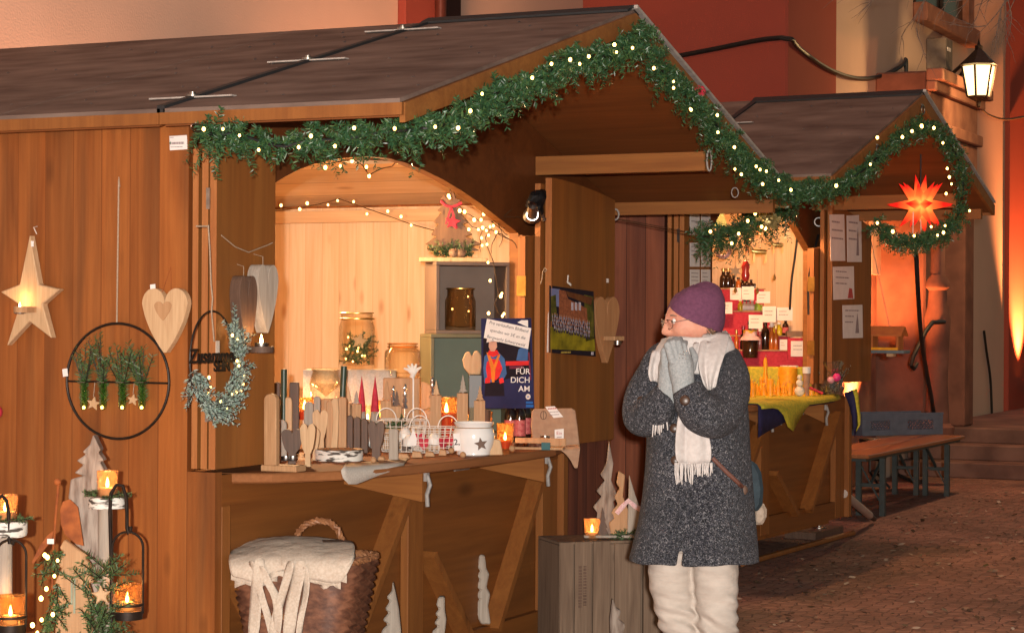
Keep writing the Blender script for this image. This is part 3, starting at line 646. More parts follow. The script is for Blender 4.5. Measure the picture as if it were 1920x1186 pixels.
def sprigs(name, mat, T, items, seed=0, n=40, nl=.018, w=.0022, curl=0.0, stem=None, spread=.55):
    b = MB()
    for i, (p, d, ln) in enumerate(items):
        sprig(b, p, d, ln, n, nl, seed+i, spread, w, curl)
        e = Vector(p)+Vector(d).normalized()*ln*.9
        b.tube([p, e+Vector((0, 0, -curl*.8*ln))], .0016, 4, mi=1)
    return b.build(name, [M[mat], M['iron']], T, False)
def price(T, p, w=.02, h=.028, rot=0, txt=None, name='price_tag'):
    b = MB(); c, s = math.cos(rot), math.sin(rot)
    q = [(-w/2, -h/2), (w/2, -h/2), (w/2, h/2), (-w/2, h/2)]
    b.prism([(p[0]+x*c-z*s, p[2]+x*s+z*c) for x, z in q], p[1], p[1]+.001); o = b.build(name, M['paper'], T)
    if txt: text('lettering', txt, h*.5, M['ink'], o, (p[0], p[1]-.001, p[2]-h*.18), rot)
    return o
def lines_of_writing(T, x0, z0, w, n, dz, mat, yo, seed=0, th=.003, name='lettering', slope=0, frac=(.5, 1)):
    """rows of tiny illegible writing as thin raised dashes"""
    rnd = random.Random(seed); b = MB()
    for i in range(n):
        x = x0; e = x0+w*rnd.uniform(*frac)
        while x < e:
            l = min(rnd.uniform(.006, .02)*w*9, e-x); z = z0-dz*i+slope*(x-x0)
            b.box(x, x+l*.8, yo-.0006, yo, z-th/2, z+th/2); x += l
    return b.build(name, mat, T)

# ---------------------------------------------------------------- hung on the planked side wall of the big stall
wl = lambda px, py, o=.004: at(px, py, x=-o)
T = cut('wooden_star', 'pale five-pointed wooden star with a long top ray hung on the plank wall', 'star', wl(55, 560, .04), WALL,
        [(55, 440), (72, 533), (111, 542), (79, 570), (96, 634), (54, 602), (12, 648), (36, 571), (0, 547), (36, 533)], .036, M['lw'], bevel=.004)
b = MB(); c = T.L3(38, 580, -.045); b.lathe([(.034, -.012), (.034, .012), (.024, .012), (.022, -.004), (0, -.004)], 20, (c.x, -.032, c.z)); b.box(c.x-.002, c.x+.044, -.06, -.0005, c.z-.011, c.z+.011); b.build('candle_ledge', M['lw2'], T, True)
b = MB(); q = T.L3(62, 438, -.003); b.tube([(q.x, .02, q.z), (q.x, .0, q.z+.025), (q.x-.006, .03, q.z+.03)], .002, 6); b.build('hook', M['twine'], T, True)
price(T, (T.L(63, 457)[0], -.008, T.L(63, 457)[1]), .013, .022)
tealight('lit tealight in the ledge of the wooden star', T.o.matrix_basis @ Vector((0, 0, 0)) if False else at(37, 588, x=-.075), WALL, True, 1.1, .3)
T = Thing('metal_hoop', 'large black metal hoop holding four green glass tubes on the plank wall', 'wall decoration', wl(220, 714, .03), WALL)
c = T.L(220, 714); rx = T.L(317, 714)[0]-c[0]; rz_ = T.L(220, 606)[1]-c[1]
MB().tube([(c[0]+rx*math.cos(a), 0, c[1]+rz_*math.sin(a)) for a in [i*2*math.pi/56 for i in range(56)]], .0055, 8, True).build('hoop', M['iron'], T, True)
MB().tube([T.L(126, 714)[0:1]+(0,)+T.L(126, 714)[1:], T.L(314, 718)[0:1]+(0,)+T.L(314, 718)[1:]], .004, 8).build('crossbar', M['iron'], T, True)
q = T.L(217, 336); k = T.L(219, 604); MB().tube([(q[0], .02, q[1]), (k[0], 0, k[1])], .0035, 6).build('cord', M['cord'], T, True)
b = MB(); b.tube([(q[0], .02, q[1]+.01), (q[0]+.012, .01, q[1]-.03), (q[0]+.02, .0, q[1]-.025)], .002, 5); b.build('knot', M['cord'], T, True)
for i, px in enumerate((158, 194, 230, 267)):
    x, z = T.L(px, 716); zb = T.L(px, 769)[1]
    b = MB(); b.lathe([(0, zb), (.012, zb+.006), (.0155, zb+.02), (.0155, z+.006), (.0175, z+.008), (.0145, z+.008), (.0142, zb+.02), (0, zb+.01)], 14, (x, -.002, 0)); q = b.build('glass_tube', glass('tube_glass_%d' % i, (.8, .95, .7)), T, True)
    b = MB(); b.tube([(x-.016, -.02, z), (x, -.024, z), (x+.016, -.02, z), (x+.017, 0, z)], .0022, 6); b.build('clip', M['steel'], q)
    rnd = random.Random(i); it = []
    for j in range(9):
        a = rnd.uniform(-1, 1)*(.62 if i != 1 else .35); ln = rnd.uniform(.1, .2)*(1.25 if i == 1 else 1)
        it.append(((x+a*.01, -.002, z-.02), (a*.8, rnd.uniform(-.35, .2), 1), ln))
    it += [((x-.004, 0, z-.07), (.1, 0, 1), .08), ((x+.004, 0, z-.085), (-.1, 0, 1), .09), ((x, .003, z-.075), (0, 0, 1), .08)]
    sprigs('sprig', 'sprig', q, it, 50*i, 46, .03 if i != 3 else .036, .0016, .1)
    bulbs(q, [(x+rnd.uniform(-.006, .006), -.004, zb+.012)], .006, 'bulbin')
for px, py, rr in ((178, 756, 13), (252, 749, 11)):
    b = MB(); b.prism(T.P(star_px(px, py, rr, .45, 5, 80)), -.012, -.006); q = b.build('wooden_star', M['lw'], T)
    a = T.L(px, py-rr); c2 = T.L(px, 716); MB().tube([(a[0], -.009, a[1]), (c2[0], 0, c2[1])], .0014, 5).build('thread', M['cord'], q)
x, z = T.L(125, 698); price(T, (x, -.01, z), .024, .03, .15)
T = cut('wooden_heart', 'flat pale wooden heart with a small heart carved in, hung on plank wall', 'heart', wl(309, 600, .035), WALL, heart_px(266, 540, 351, 661), .03, M['lw'], bevel=.005)
b = MB(); b.prism(T.P(heart_px(290, 565, 322, 600)), -.004, -.0005); b.build('inner_heart', M['lw2'], T, bevel=.002)
a = T.L(300, 552); c2 = T.L(318, 552); k = T.L(312, 500); MB().tube([(a[0], .01, a[1]), (k[0], .03, k[1]), (c2[0], .01, c2[1])], .0014, 5).build('cord', M['rust'], T)
x, z = T.L(288, 537); price(T, (x, -.006, z), .024, .017, .1)
T = Thing('sticker_plate', 'small white printed plate below the eave at the wall corner', 'sign', wl(334, 268, .004), WALL)
b = MB(); b.prism(T.P([(317, 255), (350, 253), (351, 280), (318, 282)]), 0, .003); b.build('plate', M['paper'], T, bevel=.002)
x, z = T.L(319, 258); lines_of_writing(T, x, z, .03, 1, .01, M['inkgrey'], -.0003, 1, .0025)
x, z = T.L(318, 269); lines_of_writing(T, x, z, .067, 1, .01, M['inkgrey'], -.0003, 2, .009, frac=(1, 1)); x, z = T.L(320, 276); lines_of_writing(T, x, z, .055, 1, .01, M['inkgrey'], -.0003, 3, .003, frac=(1, 1))
x, z = T.L(318, 268); b = MB(); b.prism([(x-.001, z), (x+.006, z+.006), (x+.006, z-.006)], -.001, -.0003); b.build('logo', nmat('green_ink', (.1, .22, .12)), T)

# ---------------------------------------------------------------- on the left shutter
sh = lambda px, py, o=.14: at(px, py, y=-o)
T = Thing('wire_wreath', 'oval wire wreath with frosted greenery and black script lettering on left shutter', 'wreath', sh(400, 675, .17), 0)
def ov(a, k=1.0): 
    px = 398+42*k*math.cos(a); py = 676-93*k*math.sin(a); return T.L(px, py)
MB().tube([(ov(a)[0], 0, ov(a)[1]) for a in [i*2*math.pi/48 for i in range(48)]], .004, 6, True).build('hoop', M['iron'], T, True)
it = []; it2 = []; rnd = random.Random(3)
for i in range(150):
    a = R(rnd.uniform(188, 392)); x, z = ov(a, rnd.uniform(.86, 1.06)); tx, tz = ov(a+.2); dx, dz = tx-x, tz-z
    it.append(((x, rnd.uniform(-.02, .01), z), (dx+rnd.uniform(-.03, .03), rnd.uniform(-.05, .01), dz+rnd.uniform(-.03, .03)), rnd.uniform(.05, .1)))
it += [((ov(R(30))[0]+.005*j, -.01, ov(R(25))[1]), (.02*j-.03, -.02, 1), .14-.02*j) for j in range(4)]
sprigs('greenery', 'frostsprig', T, it, 900, 26, .022, .0022)
bulbs(T, [(lambda q: (q[0], -.035, q[1]))(T.L(px, py)) for px, py in ((377, 707), (380, 725), (376, 737), (421, 628), (431, 635), (430, 676), (433, 685), (443, 704), (441, 719), (437, 732), (429, 735), (420, 738), (410, 764), (399, 752))], .0055, 'bulbin')
x, z = T.L(397, 679); t_ = text('lettering', 'Zusammen', .075, M['iron'], T, (x, -.012, z), 0, bold=.0016, ext=.002, lean=.15, squeeze=1.0)
x, z = T.L(411, 695); text('lettering', 'SEIN', .056, M['iron'], T, (x, -.012, z), 0, bold=.0014, ext=.002)
q = [T.L(px, py) for px, py in ((388, 422), (391, 470), (393, 530), (396, 560), (394, 584), (399, 640))]; MB().tube([(a, -.006, c_) for a, c_ in q], .003, 6).build('cord', M['cord'], T, True)
q = [T.L(px, py) for px, py in ((388, 424), (376, 424))]; MB().tube([(q[0][0], -.006, q[0][1]), (q[1][0], .02, q[1][1])], .003, 6).build('cord', M['cord'], T, True)
x, z = T.L(400, 641); b = MB(); b.box(x-.012, x+.012, -.02, -.018, z-.04, z+.005); b.build('paper_label', M['linen'], T)
T = Thing('jute_string', 'slack jute cord strung across the left shutter under the garland', 'cord', sh(440, 460, .132), 0)
q = [T.L(px, py) for px, py in ((415, 441), (440, 462), (466, 473), (500, 460), (511, 455))]; MB().tube([(a, 0, c_) for a, c_ in q], .0025, 6).build('cord', M['cord'], T, True)
# two hanging hearts on the shutter's front face, seen nearly edge-on
def shutter_heart(label, cx_px, cy_px, w, h, mat, off, t):
    p = sh(cx_px, cy_px, off); T = Thing('wooden_heart', label, 'heart', p, R(-6)); b = MB(); b.prism([(x, -z) for x, z in heart_px(-w/2, -h/2, w/2, h/2)], 0, t); b.build('heart', M[mat], T, bevel=.006)
    MB().tube([(0, t/2, h*.26), (0, t/2, h*.62), (.0, t+.02, h*.66)], .0015, 5).build('cord', M['cord'], T)
shutter_heart('thick pale wooden heart with a bark edge at the edge of the left shutter', 503, 560, .13, .265, 'gw', .2, .055)
shutter_heart('dark walnut heart hung left of the thick pale heart on the shutter', 466, 590, .11, .3, 'dw', .185, .05)
q = sh(490, 655, .24)
T = Thing('candle_ring', 'dark wooden ring with a glowing tealight beside the left shutter', 'candle holder', q, FACE)
b = MB(); b.lathe([(.0, -.012), (.046, -.012), (.048, .012), (.034, .012), (.034, .004), (0, .004)], 22); b.build('ring', M['dw'], T, True)
b = MB(); b.box(-.004, .004, .045, .12, -.01, .01); b.build('back_stem', M['iron'], T)
tealight('glowing tealight sunk in the dark wooden ring', q+Vector((0, 0, .0045)), FACE, True, 1.3, .5)

# ---------------------------------------------------------------- cluster on the ground at the left wall
G = lambda px, py, d: at(px, py, d=d)
def gcut(name, label, cat, px, d, t, mat, part='body', group=None, base=None, rz=FACE, bevel=.004):
    xs = [p[0] for p in px]; bx = (min(xs)+max(xs))/2; T = Thing(name, label, cat, G(bx, 593, d), rz, group)
    T.loc.z = 0; T.o.location = T.loc
    o = T.P(px)
    b = MB(); b.prism(o, -t/2, t/2); b.build(part, M[mat], T, bevel=bevel); return T
bot = 1300
gcut('bark_tree', 'tall grey bark slab sawn into a fir tree behind the birch candle stand', 'wooden tree',
     [(178, 813), (192, 843), (187, 846), (198, 862), (190, 864), (200, 882), (193, 885), (201, 950), (205, 1080), (212, bot), (150, bot), (152, 1080), (132, 930), (136, 897), (160, 890), (143, 885), (160, 870), (147, 862), (165, 850), (158, 846), (172, 832)], 7.62, .07, 'bark', 'slab')
T = gcut('wooden_fir', 'pale smooth wooden fir tree with a green ribbon in front of the bark slab', 'wooden tree',
     [(122, 1010), (150, 1030), (166, 1040), (160, 1044), (174, 1062), (163, 1064), (178, 1090), (166, 1092), (182, 1140), (170, 1143), (190, bot), (95, bot), (108, 1145), (96, 1140), (112, 1095), (104, 1092), (118, 1062), (110, 1062), (119, 1032), (113, 1026)], 7.35, .03, 'lw2', 'board')
a = [T.L3(px, py, -.02) for px, py in ((108, 1070), (125, 1078), (137, 1082), (150, 1078), (170, 1066))]; MB().tube(a, .004, 6).build('ribbon', nmat('green_ribbon', (.12, .15, .07), rough=.8), T, True)
b = MB(); q = T.L3(137, 1084, -.021); b.box(q.x-.008, q.x-.001, -.022, -.02, q.z-.09, q.z); b.box(q.x+.002, q.x+.009, -.024, -.022, q.z-.12, q.z); b.build('ribbon_tail', nmat('sage_ribbon', (.3, .33, .24), rough=.8), T)
T = Thing('rusty_stake', 'rusty metal garden stake with two curved leaves in the left cluster', 'garden stake', G(110, 593, 7.5), FACE); T.loc.z = 0; T.o.location = T.loc
q = [T.L3(px, py) for px, py in ((108, 903), (109, 912), (105, 960), (100, 1030), (98, 1090))]; q.append(Vector((q[-1].x, 0, 0))); MB().tube(q, .005, 8).build('rod', M['rust'], T, True)
MB().ball(q[0], .013, 12).build('knob', M['rust'], T, True)
b = MB(); b.prism(T.P([(112, 955), (118, 940), (132, 936), (146, 950), (152, 985), (157, 1022), (143, 1018), (122, 1000), (113, 982)]), .0, .004); b.jit(.006, 9).build('leaf', M['rust'], T, bevel=.001)
b = MB(); b.prism(T.P([(102, 992), (98, 1012), (82, 1032), (64, 1056), (60, 1054), (74, 1024), (90, 1002)]), -.02, -.016); b.jit(.006, 9).build('leaf', M['rust'], T, bevel=.001)
x = T.L3(97, 1013, -.01); price(T, (x.x, -.03, x.z), .024, .018, 0)
def birch_stand(label, lab2, lab3, cx_px, top_py, disc, d, glass_top, hookside, hook, lant):
    T = Thing('birch_candle_stand', label, 'candle stand', G(cx_px, 593, d), FACE, 'birch candle stands'); T.loc.z = 0; T.o.location = T.loc
    w = (T.L(disc[2], disc[1])[0]-T.L(disc[0], disc[1])[0])/2; z0 = T.L(cx_px, disc[3])[1]; z1 = T.L(cx_px, disc[1])[1]; x = T.L((disc[0]+disc[2])/2, disc[1])[0]
    b = MB(); b.lathe([(0, z0), (w*.96, z0), (w, z0+.01), (w*.98, z1-.004), (w*.93, z1), (0, z1)], 26, (x, 0, 0)); b.jit(.004, 14).build('disc', M['birch'], T, True)
    b = MB(); b.lathe([(.035, 0), (.03, .3), (.026, z0)], 14, (x-.01, .02, 0)); b.jit(.006, 7).build('trunk', M['gw'], T, True)
    it = []; rnd = random.Random(cx_px)
    for i in range(26):
        a = rnd.uniform(0, 6.28); it.append(((x+w*.7*math.cos(a), w*.7*math.sin(a), z1+.004), (math.cos(a+1.2), math.sin(a+1.2), rnd.uniform(-.1, .35)), .06))
    sprigs('fir_ring', 'sprig', T, it, cx_px, 24, .014, .0016)
    hp = [T.L3(px, py, -.06) for px, py in hook]; hp = [Vector((hp[0].x, -.06, .0))]+hp
    MB().tube(hp, .0065, 8).build('hook_rod', M['iron'], T, True)
    m = Matrix.Translation(T.loc) @ Matrix.Rotation(FACE, 4, 'Z')
    gw = (T.L(glass_top[2], 900)[0]-T.L(glass_top[0], 900)[0])/2; gh = T.L(900, glass_top[1])[1]-z1
    candle_glass(lab2, m @ Vector((T.L((glass_top[0]+glass_top[2])/2, 900)[0], 0, z1+.001)), gw*.9, gh, 'frost', light=.3)
    # hanging lantern on the hook
    K = Thing('hanging_lantern', lab3, 'lantern', m @ Vector((T.L((lant[0]+lant[2])/2, 900, -.06)[0], -.06, T.L(900, lant[3], -.06)[1])), FACE, 'candle lanterns hung on iron hooks')
    r = (K.L(lant[2], 900)[0]-K.L(lant[0], 900)[0])/2; top = K.L(900, lant[1])[1]; gz = K.L(900, lant[4])[1]; bz = K.L(900, lant[5])[1]
    b = MB(); b.tube([(-r, 0, .02)]+[(-r*math.cos(a), 0, top-r*1.0+r*math.sin(a)) for a in [i*math.pi/12 for i in range(13)]]+[(r, 0, .02)], .0045, 8); b.build('bail', M['iron'], K, True)
    b = MB(); b.lathe([(0, 0), (r*.98, 0), (r, .012), (r*1.02, .03), (r*.98, .03), (r*.95, .004), (0, .004)], 24); b.tube([(r*1.01*math.cos(a), r*1.01*math.sin(a), bz) for a in [i*2*math.pi/28 for i in range(28)]], .0045, 6, True); b.build('tray', M['iron'], K, True)
    b = MB(); b.lathe([(r*.93, .005), (r*.93, .03), (0, .03)], 24); b.build('sand', M['wax'], K, True)
    b = MB(); b.lathe([(r*.95, .006), (r*.97, gz*.5), (r*.93, gz*.8), (r*.97, gz), (r*.94, gz), (r*.9, gz*.8), (r*.93, .03)], 24); b.build('glass', M['amber'], K, True)
    b = MB(); b.lathe([(0, .031), (.024, .031), (.025, .06), (0, .056)], 16); b.build('candle', M['wax'], K, True); flame(K, (0, 0, .057), 1.25, .4)
    return T
birch_stand('white birch disc candle stand on a grey stem with an iron hook', 'lit frosted candle glass on the birch disc stand nearer the wall corner', 'iron hook lantern with lit glass hanging from the nearer birch stand',
    200, 925, (167, 931, 236, 952), 7.45, (181, 886, 222, 920), 1, [(209, 1080), (206, 960), (208, 925), (218, 908), (230, 910), (236, 930), (238, 960), (238, 990), (241, 1000), (245, 994), (245, 986)], (211, 1000, 269, 1163, 1098, 1136))
birch_stand('birch disc candle stand cut off by the left photo edge', 'lit frosted candle glass at the left photo edge', 'iron hook lantern with lit glass at the left photo edge',
    14, 980, (-25, 976, 51, 1004), 7.3, (-14, 932, 34, 966), 1, [(-14, 1080), (-8, 960), (-4, 935), (4, 928), (12, 938), (16, 960), (16, 1000), (18, 1018), (24, 1020), (27, 1012)], (-8, 1016, 50, 1190, 1120, 1160))
T = Thing('light_strand', 'green conifer strand wound with tiny glowing fairy lights in left cluster', 'fairy lights', G(92, 593, 7.25), FACE); T.loc.z = 0; T.o.location = T.loc
it = []; rnd = random.Random(11)
for i in range(46):
    py = 1030+rnd.random()*260; px = 96+8*math.sin(py*.03)+rnd.uniform(-8, 8); q = T.L3(px, py, rnd.uniform(-.02, .03)); it.append((q, (rnd.uniform(-.4, .4), rnd.uniform(-.5, .3), rnd.uniform(-1, .6)), rnd.uniform(.05, .1)))
sprigs('greenery', 'sprig', T, it, 300, 40, .02, .0018)
bulbs(T, [T.L3(px, py, -.05) for px, py in ((84, 1040), (89, 1044), (108, 1050), (102, 1079), (87, 1103), (77, 1121), (99, 1151), (78, 1161), (61, 1171), (70, 1185), (104, 1195))], .007, 'bulb')
T = Thing('conifer_sprigs', 'loose dark conifer twigs standing between the wooden fir and lantern', 'greenery', G(185, 593, 7.3), FACE); T.loc.z = 0; T.o.location = T.loc
it = []
for i in range(60):
    px = 184+rnd.uniform(-16, 20); py = 1060+rnd.random()*230; q = T.L3(px, py, rnd.uniform(-.03, .05)); it.append((q, (rnd.uniform(-.7, .9), rnd.uniform(-.5, .3), rnd.uniform(.0, 1)), rnd.uniform(.08, .15)))
sprigs('twigs', 'sprig', T, it, 500, 36, .03, .0018, .15)
gcut('small_star', 'small pale wooden star between the twigs under the birch stand', 'star', [(x, y) for x, y in star_px(190, 1115, 20, .42, 5, 95)]+[], 7.22, .012, 'lw', 'star')
T = Thing('red_decoration', 'red and white decoration at the left photo edge below the star', 'decoration', wl(0, 772, .02), WALL)
x, z = T.L(-8, 772); MB().ball((x, 0, z), .028, 16).build('bauble', M['redcloth'], T, True); b = MB(); b.tube([(x, 0, z+.03), (x, .01, z+.1)], .002, 5); b.build('thread', M['cord'], T)
# ---------------------------------------------------------------- in front of the base
T = Thing('wicker_basket', 'brown wicker basket full of cream cloth bags before the stall base', 'basket', G(580, 593, 8.25), FACE-R(13)); T.loc.z = 0; T.o.location = T.loc
def rect_ring(w, d, n=18, rr=.35):
    o = []
    for i in range(4*n):
        a = 2*math.pi*i/(4*n); c_, s_ = math.cos(a), math.sin(a); k = (abs(c_)**5+abs(s_)**5)**(-1/5); o.append((w*c_*k, d*s_*k))
    return o
xt0, zt = T.L(456, 1080); xt1 = T.L(690, 1012)[0]; zt = T.L3(660, 1058, -.19).z; cxb = (xt0+xt1)/2; wt = (xt1-xt0)/2; wb = wt*.5
def ringpts(f, grow=0): 
    w = wb+(wt-wb)*f+grow; d = .12+.075*f+grow; return [Vector((cxb+x, y, zt*f)) for x, y in rect_ring(w, d)]
b = MB(); rows = 46; V = []; nn = len(ringpts(0))
for i in range(rows):
    f = i/(rows-1)
    for k, p in enumerate(ringpts(f)):
        out = Vector((p.x-cxb, p.y, 0)).normalized(); V.append(p+out*.009*(1 if ((k//3)+i) % 2 else -1))
F = [(i*nn+k, i*nn+(k+1) % nn, (i+1)*nn+(k+1) % nn, (i+1)*nn+k) for i in range(rows-1) for k in range(nn)]
M['wicker'] = nmat('brown_wicker', (.24, .1, .055), (.1, .04, .024), 25, .5, .15, spec=.4)
M['wickerl'] = nmat('light_wicker', (.34, .15, .065), (.2, .08, .035), 60, .5, .2)
b.add(V, F); q = b.build('basket_wall', M['wicker'], T, 'all')
so_ = q.modifiers.new('thick', 'SOLIDIFY'); so_.thickness = .012
b = MB(); b.add(ringpts(.02), [tuple(range(nn))]); b.build('basket_floor', M['wicker'], T)
def twist(path, r, n, closed, turns):
    b = MB()
    for s_ in range(3):
        o = []
        for i, p in enumerate(path):
            a = turns*2*math.pi*i/len(path)+s_*2.094; t = (path[(i+1) % len(path)]-path[i-1]).normalized(); u = t.orthogonal().normalized(); w = t.cross(u); o.append(p+(u*math.cos(a)+w*math.sin(a))*r*.6)
        b.tube(o, r*.62, 6, closed)
    return b
rp = ringpts(1.0); rp = [rp[i].lerp(rp[(i+1) % nn], f) for i in range(nn) for f in (0, .5)]
twist(rp, .014, 6, True, 26).build('rim', M['wickerl'], T, True)
hp = [T.L3(px, py, .17) for px, py in ((556, 1012), (560, 995), (575, 981), (595, 975), (618, 978), (633, 992), (641, 1010), (644, 1022))]
hp = [hp[i].lerp(hp[i+1], f) for i in range(len(hp)-1) for f in (0, .33, .66)]
twist(hp, .013, 6, False, 5).build('handle', M['wickerl'], T, True)
twist([Vector((cxb-.1+.02*i, -.235, zt-.2-.0*i)) for i in range(8)], .012, 6, False, 2).build('front_grip', M['wickerl'], T, True)
for k in (-1, 1):
    e = [ringpts(f, .006)[int(nn*(.125 if k > 0 else .375))] for f in [i/12 for i in range(13)]]
def cloth_sheet(name, label, cat, T, top, hem, nu, mat, thick=.004, seed=0, group=None, amp=.006, straps=()):
    """cloth: rows of pixels with local depth, draped: list of rows [(px,py,yo)...]"""
    rows = top+hem; b = MB(); n = len(rows[0]); V = []
    for r_ in rows:
        for (px, py, yo) in r_: V.append(T.L3(px, py, yo))
    b.add(V, [(i*n+k, i*n+k+1, (i+1)*n+k+1, (i+1)*n+k) for i in range(len(rows)-1) for k in range(n-1)])
    return b
def crease(o, seed, amp=.009, th=.003):
    dg = bpy.context.evaluated_depsgraph_get(); me = bpy.data.meshes.new_from_object(o.evaluated_get(dg)); o.modifiers.clear(); o.data = me
    for v in me.vertices:
        q = v.co*7+Vector((seed*3, 0, 0)); r = abs(noise.noise(q)); k = abs(noise.noise(v.co*16+Vector((0, seed, 0)))); v.co += Vector((noise.noise(q*1.7)*.004, -(1-r*2.2)*amp, (k-.25)*amp*.7))
    o.modifiers.new('t', 'SOLIDIFY').thickness = th
B = Thing('cloth_bag_stack', 'folded cream linen bags with hanging straps draped over the wicker basket', 'cloth bags', T.loc, FACE-R(13))
rows = [[(452+ (i/10)*200, 1012-9*math.sin(i*.31), .1) for i in range(11)],
        [(440+(i/10)*222, 1022-16*math.sin(i*.314), .0) for i in range(11)],
        [(433+(i/10)*233, 1034-14*math.sin(i*.314), -.14) for i in range(11)],
        [(430+(i/10)*236, 1046-4*math.sin(i*.314), -.26) for i in range(11)],
        [(432+(i/10)*222, 1066+6*math.sin(i*1.3), -.29) for i in range(11)],
        [(434+(i/10)*206, [1080, 1083, 1093, 1086, 1072, 1066, 1070, 1085, 1088, 1092, 1094][i], -.285) for i in range(11)]]
b = cloth_sheet('', '', '', B, rows, [], 11, 'linen'); q = b.build('bag', M['linen'], B, 'all', sub=2); crease(q, 1)
rows = [[(520+(i/6)*146, 1012-(2 if i % 2 else 0), .0) for i in range(7)], [(524+(i/6)*142, 1030-3*math.sin(i), -.2) for i in range(7)], [(526+(i/6)*136, 1052+2*math.sin(i*2), -.285) for i in range(7)], [(530+(i/6)*110, 1075+3*math.sin(i*2), -.29) for i in range(7)], [(590+(i/6)*42, 1092+3*math.sin(i*2), -.28) for i in range(7)]]
b = cloth_sheet('', '', '', B, rows, [], 7, 'linen'); q = b.build('bag', M['linen'], B, 'all', sub=2); crease(q, 2)
for seed, (xa, xb, ya, yb) in enumerate(((433, 520, 1062, 1086), (440, 500, 1072, 1098), (575, 650, 1066, 1093), (600, 638, 1080, 1100), (505, 560, 1066, 1082))):
    rows = [[(xa+(xb-xa)*i/6, ya+(yb-ya)*f+4*f*math.sin(i*1.4+seed*2), -.27+.012*math.sin(i*1.1+seed)-.012*f) for i in range(7)] for f in (0, .5, 1)]
    b = cloth_sheet('', '', '', B, rows, [], 7, 'linen'); q = b.build('hem_fold', M['linen'], B, 'all'); q.modifiers.new('t', 'SOLIDIFY').thickness = .003
for pts, w in (([(488, 1045), (484, 1075), (480, 1110), (478, 1150), (474, 1200)], 22), ([(490, 1060), (500, 1090), (516, 1110), (523, 1140), (520, 1170), (516, 1200)], 17), ([(565, 1050), (560, 1080), (552, 1110), (545, 1150), (540, 1200)], 24), ([(545, 1050), (538, 1085), (530, 1110), (519, 1150), (505, 1200)], 16), ([(470, 1050), (484, 1095), (492, 1125), (505, 1160), (512, 1200)], 14), ([(572, 1060), (576, 1095), (570, 1130), (562, 1165), (560, 1200)], 12)):
    b = MB(); V = []
    for i, (px, py) in enumerate(pts):
        yo = -.3+.01*math.sin(i*1.7+w); tw = .016*math.sin(i*1.3+w*.5); V += [B.L3(px-w/2, py, yo+tw), B.L3(px, py, yo), B.L3(px+w/2, py, yo-tw)]
    b.add(V, [(3*i+k, 3*i+k+1, 3*i+k+4, 3*i+k+3) for i in range(len(pts)-1) for k in (0, 1)]); q = b.build('strap', M['linen'], B, 'all', sub=1); s_ = q.modifiers.new('t', 'SOLIDIFY'); s_.thickness = .0015
def logtree(label, pts, d, t=.05, mat='gw'):
    return gcut('log_tree', label, 'wooden tree', pts, d, t, mat, 'log', 'rough wooden trees standing on the ground', bevel=.006)
logtree('tall notched driftwood tree under the right part of the counter', [(899, 1038), (909, 1040), (912, 1065), (917, 1075), (912, 1100), (919, 1112), (915, 1135), (920, 1168), (902, 1168), (885, 1133), (900, 1121), (887, 1116), (901, 1104), (889, 1098), (900, 1085), (893, 1078), (901, 1068), (895, 1062)], 10.2)
logtree('small notched driftwood tree in front of the middle post', [(822, 1117), (834, 1117), (834, 1140), (837, 1160), (832, 1200), (828, 1330), (806, 1330), (812, 1195), (810, 1182), (822, 1172), (814, 1166), (823, 1155), (816, 1150), (824, 1138), (818, 1134)], 9.2)
logtree('notched driftwood tree leaning beside the wicker basket', [(737, 1088), (742, 1110), (748, 1140), (752, 1180), (754, 1320), (712, 1320), (716, 1180), (728, 1168), (718, 1160), (730, 1146), (722, 1140), (732, 1124), (725, 1118), (735, 1106)], 8.9)
# crate on end with candle and trees on top
CR = Thing('wooden_crate', 'weathered grey fruit crate standing on end beside the stall base', 'crate', G(1130, 593, 10.25), FACE+R(18)); CR.loc.z = 0; CR.o.location = CR.loc
x0 = CR.L(1050, 1010, -.16)[0]; x1 = CR.L(1262, 1010, -.16)[0]; zt = CR.L(1110, 1013, -.13)[1]; xm = CR.L(1146, 1013, -.16)[0]
def slats(b, xs, ya, yb, z0, z1):
    for a, c_ in xs: b.box(a, c_, ya, yb, z0, z1)
wd = (x1-x0)
for a, c_ in ((0, .115), (.13, .275), (.29, .44)):
    b = MB(); b.box(x0+wd*a, x0+wd*c_, -.165, -.155, 0.01, zt); b.jit(.0012, 30).build('slat', M['crate'], CR, bevel=.002)
for a, c_ in ((.47, .7), (.725, .99)):
    b = MB(); b.box(x0+wd*a, x0+wd*c_, -.18, -.168, 0.01, zt-.012); b.jit(.0012, 30).build('slat', M['crate'], CR, bevel=.002)
b = MB(); b.box(x0, x1, -.15, .16, zt-.014, zt-.001); b.build('top_board', M['crate'], CR, bevel=.002)
b = MB(); b.box(x0+.002, x1-.002, -.15, .158, .0, .014); b.build('bottom_board', M['crate'], CR)
b = MB(); b.box(x0, x0+.012, -.15, .16, .016, zt-.016); b.build('side_board', M['crate'], CR); b = MB(); b.box(x1-.012, x1, -.15, .16, .016, zt-.016); b.build('side_board', M['crate'], CR)
b = MB(); b.box(x0+.014, x1-.014, .145, .158, .016, zt-.016); b.build('back_board', M['crate'], CR)
b = MB(); b.box(xm-.015, xm+.02, -.154, -.12, .016, zt-.016); b.build('corner_post', M['crate'], CR)
x, z = CR.L(1089, 1100, -.166); lines_of_writing(CR, x, z+.0, .0, 0, .01, M['inkgrey'], -.166)
